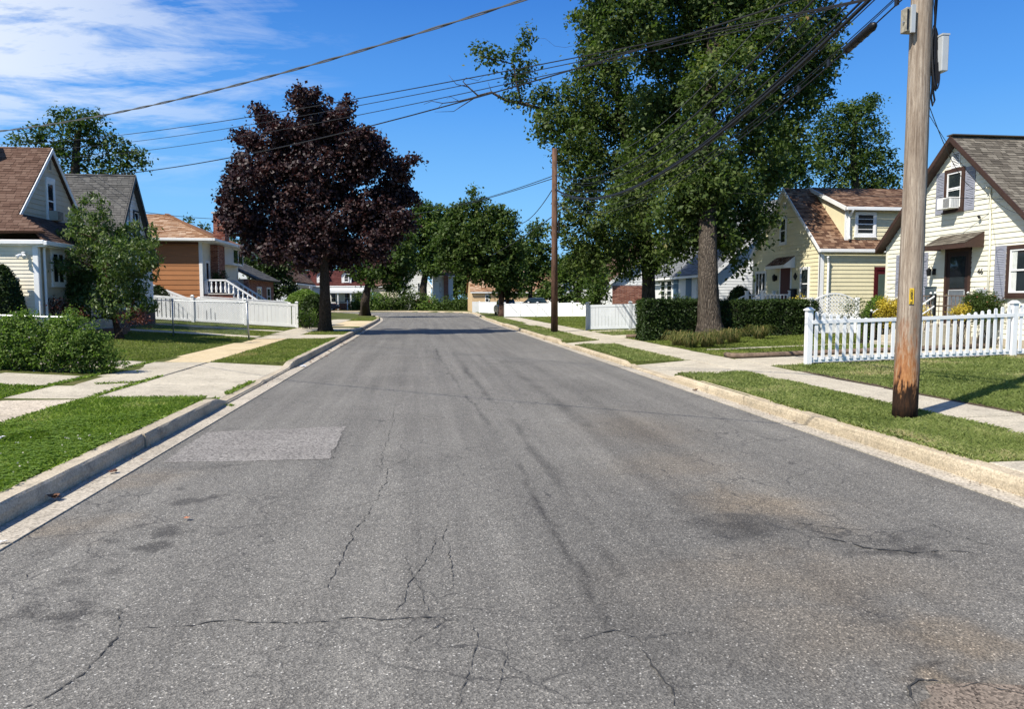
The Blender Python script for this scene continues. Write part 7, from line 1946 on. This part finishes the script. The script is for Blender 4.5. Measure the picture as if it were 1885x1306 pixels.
# big trees behind the houses
cheap('flat-topped dark tree behind the brown-roofed house on the left', 58, [(150, 215, 20), (115, 215, 18), (135, 235, 28), (75, 240, 16), (45, 250, 14), (60, 262, 18), (25, 262, 12), (100, 255, 26), (170, 215, 14), (160, 245, 22), (185, 258, 20), (205, 250, 14), (215, 272, 20), (240, 285, 20), (258, 292, 14), (262, 306, 9), (200, 300, 22), (165, 290, 22), (130, 280, 20), (95, 280, 16), (60, 285, 12), (150, 312, 14), (185, 318, 14), (225, 310, 12), (120, 310, 12), (240, 318, 8)],
      LF_GREEN, .24, .5, 25, name='background_tree', trunk=[(140, 560), (140, 420), (138, 330), (140, 280), (145, 240)], bark=BK_DARK, dens=1.25, per=24, twigs=2, inner=.2, tr=.45)
cheap('tall dark tree rising behind the yellow house left of the wooden pole', 62, [(1600, 190, 14), (1612, 180, 6), (1585, 200, 24), (1555, 205, 20), (1530, 220, 20), (1510, 235, 16), (1575, 235, 32), (1610, 225, 14), (1545, 255, 32), (1505, 270, 26), (1595, 270, 28), (1622, 250, 12), (1625, 278, 12), (1560, 300, 32), (1610, 305, 22), (1640, 290, 12), (1650, 305, 9), (1580, 335, 26), (1630, 335, 22), (1645, 320, 12), (1520, 310, 22), (1540, 345, 22), (1650, 345, 10), (1610, 350, 20)],
      LF_GREEN, .25, .52, 26, name='background_tree', trunk=[(1580, 560), (1580, 420), (1575, 340), (1570, 280), (1575, 220)], dens=1.6, per=25, twigs=2, inner=.25, tr=.45)
cheap('mid green tree filling the gap between the oak and the yellow house roof', 50, [(1440, 285, 28), (1415, 300, 22), (1470, 290, 22), (1450, 320, 28), (1480, 320, 20), (1490, 345, 14), (1420, 335, 20), (1400, 350, 18), (1505, 300, 12)], LF_GREEN, .24, .5, 27, name='background_tree', trunk=[(1450, 560), (1450, 420), (1450, 360), (1450, 310)], dens=1.8, per=24, tr=.35)
cheap('sparse tree tops over the ridge behind the orange house', 75, [(345, 402, 5), (352, 412, 6), (370, 415, 5), (380, 420, 7), (335, 408, 4), (420, 430, 10), (440, 440, 14), (470, 455, 14)], LF_GREEN, .22, .35, 28, name='background_tree', trunk=[(400, 560), (400, 470), (395, 430)], dens=1.2, per=14, tr=.25)
cheap('grey-green tree behind the roofs left of the maple trunk', 95, [(525, 465, 16), (540, 455, 18), (560, 460, 20), (515, 480, 12), (550, 480, 18), (580, 480, 16)], LF_GREEN, .4, .7, 29, name='background_tree', trunk=[(545, 560), (545, 510), (545, 470)])
cheap('dense dark green tree beyond the porch of the orange house', 60, [(470, 490, 24), (500, 485, 26), (485, 510, 26), (520, 500, 20), (455, 485, 14), (510, 525, 24), (475, 528, 20), (530, 530, 16)], LF_HEDGE, .22, .42, 30, name='background_tree', trunk=[(495, 575), (495, 550), (495, 500)])
# a loose belt of trees further off so that the sky line stays closed
rgb_ = np.random.default_rng(77)
for i_, (px, py, r, Y) in enumerate([(880, 500, 30, 125), (940, 480, 34, 130), (1010, 500, 30, 120), (690, 490, 26, 130), (640, 500, 22, 125), (580, 505, 20, 130), (840, 500, 26, 128), (1150, 470, 40, 95), (1290, 450, 50, 75), (1080, 480, 32, 105)]):
    cheap(['rounded', 'tall', 'wide', 'narrow', 'low', 'dark', 'dense', 'broad', 'big', 'loose'][i_]+' distant tree in the belt beyond the houses, '+['above the beige house', 'behind the round street tree', 'behind the far pole', 'above the forked street tree', 'behind the red roof', 'behind the brown far roof', 'in the gap before the round tree', 'behind the second oak', 'behind the white house', 'beyond the long white fence'][i_], Y,
          [(px, py, r), (px-r*.9, py+r*.5, r*.8), (px+r*.9, py+r*.45, r*.8), (px, py+r*.9, r*.9)], [LF_GREEN, LF_LITE, LF_HEDGE][i_ % 3], .5, .9, 100+i_, name='distant_tree', trunk=[(px, 560), (px, 535), (px, py+10)], group='trees beyond the houses', per=20)
# ---------------------------------------------------------------- hedges and shrubs
M_TWIG = simple('twig_core', (.020, .022, .010), 1.0, .3, 20, .5, 20)
def shell(name, label, cat, boxes, m, leaf=.07, n=20000, seed=1, jit=.05, rounded=0.0, core=True, aspect=.55, group=None, flowers=None, up=.5):
    """clipped hedge: leaf skin over a twiggy core; boxes: (x0,x1,y0,y1,z0,z1)"""
    rg = np.random.default_rng(seed); t = thing(name, label, cat, ((boxes[0][0]+boxes[0][1])/2, boxes[0][2], boxes[0][4]), group)
    area = [2*((b[1]-b[0])*(b[3]-b[2])+(b[1]-b[0])*(b[5]-b[4])+(b[3]-b[2])*(b[5]-b[4])) for b in boxes]; VV, RR = [], []
    for b, ar in zip(boxes, area):
        k = int(n*ar/sum(area)); c = np.array([(b[0]+b[1])/2, (b[2]+b[3])/2, (b[4]+b[5])/2]); h = np.array([b[1]-b[0], b[3]-b[2], b[5]-b[4]])/2
        d = rg.normal(size=(k, 3)); p_ = 2.0 if rounded >= 1 else 7.0
        if rounded < 1:
            # points on the box faces
            fa = np.array([h[1]*h[2], h[0]*h[2], h[0]*h[1]]); ax = rg.choice(3, k, p=fa/fa.sum()); q = rg.uniform(-1, 1, (k, 3)); q[np.arange(k), ax] = np.sign(q[np.arange(k), ax])
            nn = np.zeros((k, 3)); nn[np.arange(k), ax] = q[np.arange(k), ax]
            P = c+q*h
            lump = (fbm(P[:, 0]*1.6+seed+P[:, 2]*.7, P[:, 1]*1.6+P[:, 2]*1.3)-.5)*.22*(1+rounded)
        else:
            q = unit(d); nn = unit(q/h); P = c+q*h; lump = (fbm(P[:, 0]*2.2+seed+P[:, 2], P[:, 1]*2.2+P[:, 2])-.5)*.22
        P = P+nn*(lump-rg.random(k)*jit*2.2+jit*.6)[:, None]+rg.normal(size=(k, 3))*jit*.5
        P[:, 2] = np.maximum(P[:, 2], b[4]-.02)
        VV.append(leaves(P, nn, leaf, aspect, rg, up=up, jit=1.1)); RR.append(.5*fbm(P[:, 0]*2, P[:, 1]*2+P[:, 2]*2)+.5*rg.random(k))
        if core:
            if rounded >= 1:
                mb = MB(); nz, na = 8, 14
                prof = [(math.sin(math.pi*i/nz)*.93, -math.cos(math.pi*i/nz)*.93) for i in range(nz+1)]
                mb.tube([(c[0], c[1], c[2]+zz_*h[2]) for _, zz_ in prof], [max(r_*min(h[0], h[1]), .01) for r_, _ in prof], na); mb.build('twig_core', M_TWIG, t)
            else:
                q_ = .07; MB().box(b[0]+q_, b[1]-q_, b[2]+q_, b[3]-q_, b[4]-.1, b[5]-q_).build('twig_core', M_TWIG, t)
    o_ = bigmesh('foliage', np.concatenate(VV), 4, m, t, np.clip(np.concatenate(RR), 0, 1))
    return t
shell('hedge', 'dark clipped hedge left of the great oak trunk at the driveway', 'hedge', [(7.95, 10.1, 25.75, 26.8, .2, 1.62)], LF_HEDGE, .075, 26000, 41, .06)
shell('hedge', 'dark clipped hedge running right from behind the great oak trunk', 'hedge', [(10.12, 14.6, 25.9, 26.8, .25, 1.60)], LF_HEDGE, .075, 36000, 42, .06)
def dome(label, px, pyt, pyb, r_px, Y, m, leaf, n, seed, name='shrub', fy=1.0, group=None, cat='shrub'):
    zt = aY(px, pyt, Y)[2]; c = aY(px, pyb, Y); R = r_px*zdepth(c)/FPX; zb = float(tz(c[0], Y))
    hh = (zt-zb)
    return shell(name, label, cat, [(c[0]-R, c[0]+R, Y-R*fy, Y+R*fy, zb-hh*.35, zt)], m, leaf, n, seed, .05, 1.0, group=group)
dome('round clipped hedge with a golden top right of the left board fence', 562, 534, 600, 40, 43, LF_BUSH, .11, 16000, 43, fy=1.0)
dome('dark rounded hedge mass against the maple trunk on the left', 578, 545, 600, 24, 40.5, LF_HEDGE, .11, 10000, 44, fy=.8)
dome('clipped dark green bush at the left frame edge beside the vinyl gate', 6, 488, 600, 36, 22.2, LF_HEDGE, .07, 14000, 45)
dome('clipped bright green round bush behind the right fence post', 1858, 537, 600, 27, 18.4, LF_ROUND, .045, 14000, 46)
dome('flat clipped green bush left of the yellow shrub', 1612, 546, 600, 26, 21.5, LF_ROUND, .05, 9000, 47)
dome('small dark rounded bush at the corner of the yellow house', 1360, 528, 600, 24, 33.5, LF_HEDGE, .09, 8000, 48)
def loose(label, Y, blobs, m, leaf, clump, seed, name='shrub', per=14, dens=1.6, aspect=.5, flowers=None, nfl=0, fs=.03, cat='shrub', up=.4, stems=14):
    rg = np.random.default_rng(seed); bl = [B(*b[:3], Y, b[3] if len(b) > 3 else 0) for b in blobs]
    c0 = bl[0][0]; zb = float(tz(c0[0], Y)); t = thing(name, label, cat, (c0[0], Y, zb))
    P, O, TT, CL = crown_pts(bl, clump, dens, per, rg, inner=.35)
    k = P[:, 2] > zb; P, O, TT = P[k], O[k], TT[k]
    bigmesh('foliage', leaves(P, O, leaf, aspect, rg, up=up, droop=.2), 4, m, t, np.clip(TT, 0, 1))
    mb = MB(); xs_ = [b[0][0] for b in bl]; mid = float(np.mean(xs_))
    for j in range(stems):
        c = CL[int(rg.integers(len(CL)))]; s_ = (mid+(c[0]-mid)*.6+rg.normal()*.05, c[1]*.3+Y*.7, zb-.05); limb(mb, s_, tuple(c), .014, .004, rg, 5, .06, 5)
    mb.build('stems', BK_DARK, t)['kind'] = 'stuff'
    if flowers is not None:
        q = P[rg.integers(len(P), size=nfl)]+rg.normal(size=(nfl, 3))*clump*.3
        V = []
        for j in range(4): V.append(leaves(q, rg.normal(size=q.shape), fs, .9, rg, up=.4, jit=1.4))
        bigmesh('flowers', np.concatenate(V), 4, flowers, t, rg.random(4*nfl))['kind'] = 'stuff'
    return t
loose('leafy green bush with pinkish flowers at the left frame edge', 15.9, [(10, 640, 34), (45, 620, 34), (0, 610, 24), (75, 650, 30), (40, 660, 26), (60, 600, 18), (20, 590, 12), (0, 670, 18), (85, 615, 16), (48, 585, 10), (47, 577, 5), (70, 590, 6), (30, 582, 5), (10, 585, 5), (95, 596, 5)], LF_BUSH, .052, .13, 51, 'flowering_bush', per=28, dens=3.0, flowers=LF_FLOW, nfl=160, aspect=.55)
loose('leafy light green bush with sparse white flowers, right clump before the lawn', 15.9, [(130, 640, 34), (160, 625, 26), (110, 620, 28), (125, 595, 16), (185, 650, 22), (150, 660, 26), (105, 660, 22), (180, 620, 12), (205, 672, 10), (215, 660, 6), (95, 600, 12), (135, 582, 8), (190, 675, 14), (130, 574, 4), (150, 590, 5), (168, 600, 6), (115, 586, 5), (200, 632, 5), (222, 650, 4), (228, 668, 4)], LF_BUSH, .052, .13, 52, 'flowering_bush', per=28, dens=3.0, flowers=LF_FLOW, nfl=60, aspect=.55)
loose('low dark red-leaved shrub in the raised bed of the left house', 24.6, [(100, 560, 14), (118, 565, 14), (135, 572, 12), (90, 570, 10), (150, 580, 12), (265, 590, 12), (250, 580, 12), (235, 590, 10)], LF_RED, .07, .18, 53, per=18)
loose('bright yellow-leaved shrub left of the wooden pole behind the picket fence', 20.6, [(1632, 562, 14), (1645, 572, 16), (1622, 575, 12), (1655, 560, 12), (1668, 575, 16), (1690, 575, 14), (1702, 585, 10), (1640, 588, 12)], LF_YEL, .055, .13, 54, per=26, dens=3)
loose('small bright yellow shrub at the foot of the cream cottage steps', 18.3, [(1768, 570, 10), (1776, 578, 11), (1763, 582, 8), (1784, 566, 9), (1757, 572, 6)], LF_YEL, .045, .11, 55, per=26, dens=3)
loose('loose rose bush with reddish tips between the steps and the round bush', 18.2, [(1800, 560, 18), (1815, 550, 18), (1790, 552, 12), (1830, 562, 16), (1805, 578, 18), (1825, 580, 16), (1800, 540, 8), (1785, 575, 12)], LF_GREEN, .05, .12, 56, 'rose_bush', per=24, dens=2.8, flowers=leafmat('rose', [(0, (.35, .08, .06)), (1, (.55, .22, .18))]), nfl=30)
loose('straggly dark shrub before the lattice fence left of the yellow shrub', 20.8, [(1560, 565, 14), (1575, 560, 12), (1582, 580, 16), (1600, 592, 14), (1610, 575, 12), (1555, 580, 8), (1590, 555, 5), (1625, 590, 10)], LF_GREEN, .05, .16, 57, per=15, dens=1.6)
loose('yellow-green shrub by the white porch railing of the yellow house', 27.0, [(1468, 552, 8), (1478, 550, 8), (1460, 556, 6)], LF_YEL, .06, .13, 58, per=18)
loose('small white-flowered shrub before the fence post by the round hedge', 38.6, [(562, 588, 12), (572, 580, 10), (556, 580, 8), (575, 593, 8)], LF_BUSH, .09, .2, 59, per=16, flowers=LF_FLOW, nfl=30, fs=.05)
loose('white-flowered climbing shrub along the porch of the white house', 35.5, [(1222, 545, 10), (1240, 548, 10), (1258, 552, 8), (1275, 550, 8)], LF_GREEN, .09, .22, 60, per=12, dens=1.0)
dome('slope of dark ground shrub behind the white fence left end', 290, 527, 560, 26, 40.0, LF_HEDGE, .09, 6000, 61, fy=.3)
loose('dark conical topiary standing on the brick porch', 42.4, [(411, 505, 5), (412, 513, 7), (410, 498, 3)], LF_HEDGE, .06, .12, 62, 'topiary', per=18, stems=3)
loose('leafy potted shrub on the brick porch before the chimney', 42.2, [(394, 510, 6), (400, 507, 6), (404, 513, 6)], LF_GREEN, .06, .14, 63, 'topiary', per=18, stems=3)
# bushes along the far kerb of the bend
for i_, (px, pyt, r, Y, nm_) in enumerate([(662, 540, 16, 99, 'next to the forked street tree'), (690, 533, 20, 99, 'left of the gap before the white house'), (722, 538, 20, 99, 'below the white house gable'), (752, 530, 22, 99, 'tallest of the row'), (788, 545, 20, 99, 'behind the light green tree trunk'), (820, 548, 20, 99, 'before the brick chimney'), (850, 540, 18, 98, 'at the beige house corner')]):
    loose('wild bush along the bend, '+nm_, Y, [(px, pyt+r*.8, r), (px-r*.7, pyt+r*1.2, r*.75), (px+r*.7, pyt+r*1.15, r*.75), (px, 566, r*.6), (px+r*.5, 565, 10), (px-r*.5, 565, 10)], [LF_GREEN, LF_BUSH, LF_GREEN][i_ % 3], .26, .6, 70+i_, 'bush', per=16, dens=2.0, cat='bush', stems=5)
# ornamental grass tufts round the oak foot
def tuft(label, x, y, r, h, n, m, seed, group=None):
    rg = np.random.default_rng(seed); a = rg.uniform(0, 6.283, n); rr = r*.35*np.sqrt(rg.random(n)); z = float(tz(x, y))
    p = np.stack([x+np.cos(a)*rr, y+np.sin(a)*rr, np.full(n, z)], -1); a2 = a+rg.normal(size=n)*.5; d = np.stack([np.cos(a2), np.sin(a2), np.zeros(n)], -1)
    le = r*(.4+.7*rg.random(n)); hh = h*(.5+.6*rg.random(n)); s = np.stack([-np.sin(a2), np.cos(a2), np.zeros(n)], -1)*.006; up = np.array([0, 0, 1.])
    m1 = p+d*(le*.35)[:, None]+up*(hh*.85)[:, None]; m2 = p+d*(le*.8)[:, None]+up*(hh*.95)[:, None]; e = p+d*(le*1.15)[:, None]+up*(hh*.55)[:, None]
    V = np.concatenate([np.stack([p-s, p+s, m1+s, m1-s], 1), np.stack([m1-s, m1+s, m2+s*.7, m2-s*.7], 1), np.stack([m2-s*.7, m2+s*.7, e+s*.1, e-s*.1], 1)])
    o_ = bigmesh('ornamental_grass', V, 4, m, None, np.tile(rg.random(n), 3)); tag(o_, label, 'plant', group)
for i_, (px, py, nm_) in enumerate([(1248, 630, 'leftmost tuft before the hedge'), (1272, 634, 'second tuft from the left'), (1322, 630, 'tuft right of the trunk'), (1350, 628, 'middle right tuft'), (1385, 622, 'rightmost tuft'), (1302, 634, 'tuft directly before the trunk')]):
    c = gp(px, py, .3); tuft('yellowing grass tuft at the foot of the great oak, '+nm_, float(c[0]), min(float(c[1]), 24.7), .50, .50, 260, LF_ORN, 80+i_, 'ornamental grass tufts at the oak foot')
print('objects', len(bpy.data.objects), 'polys', sum(len(o.data.polygons) for o in bpy.data.objects if o.type == 'MESH'))
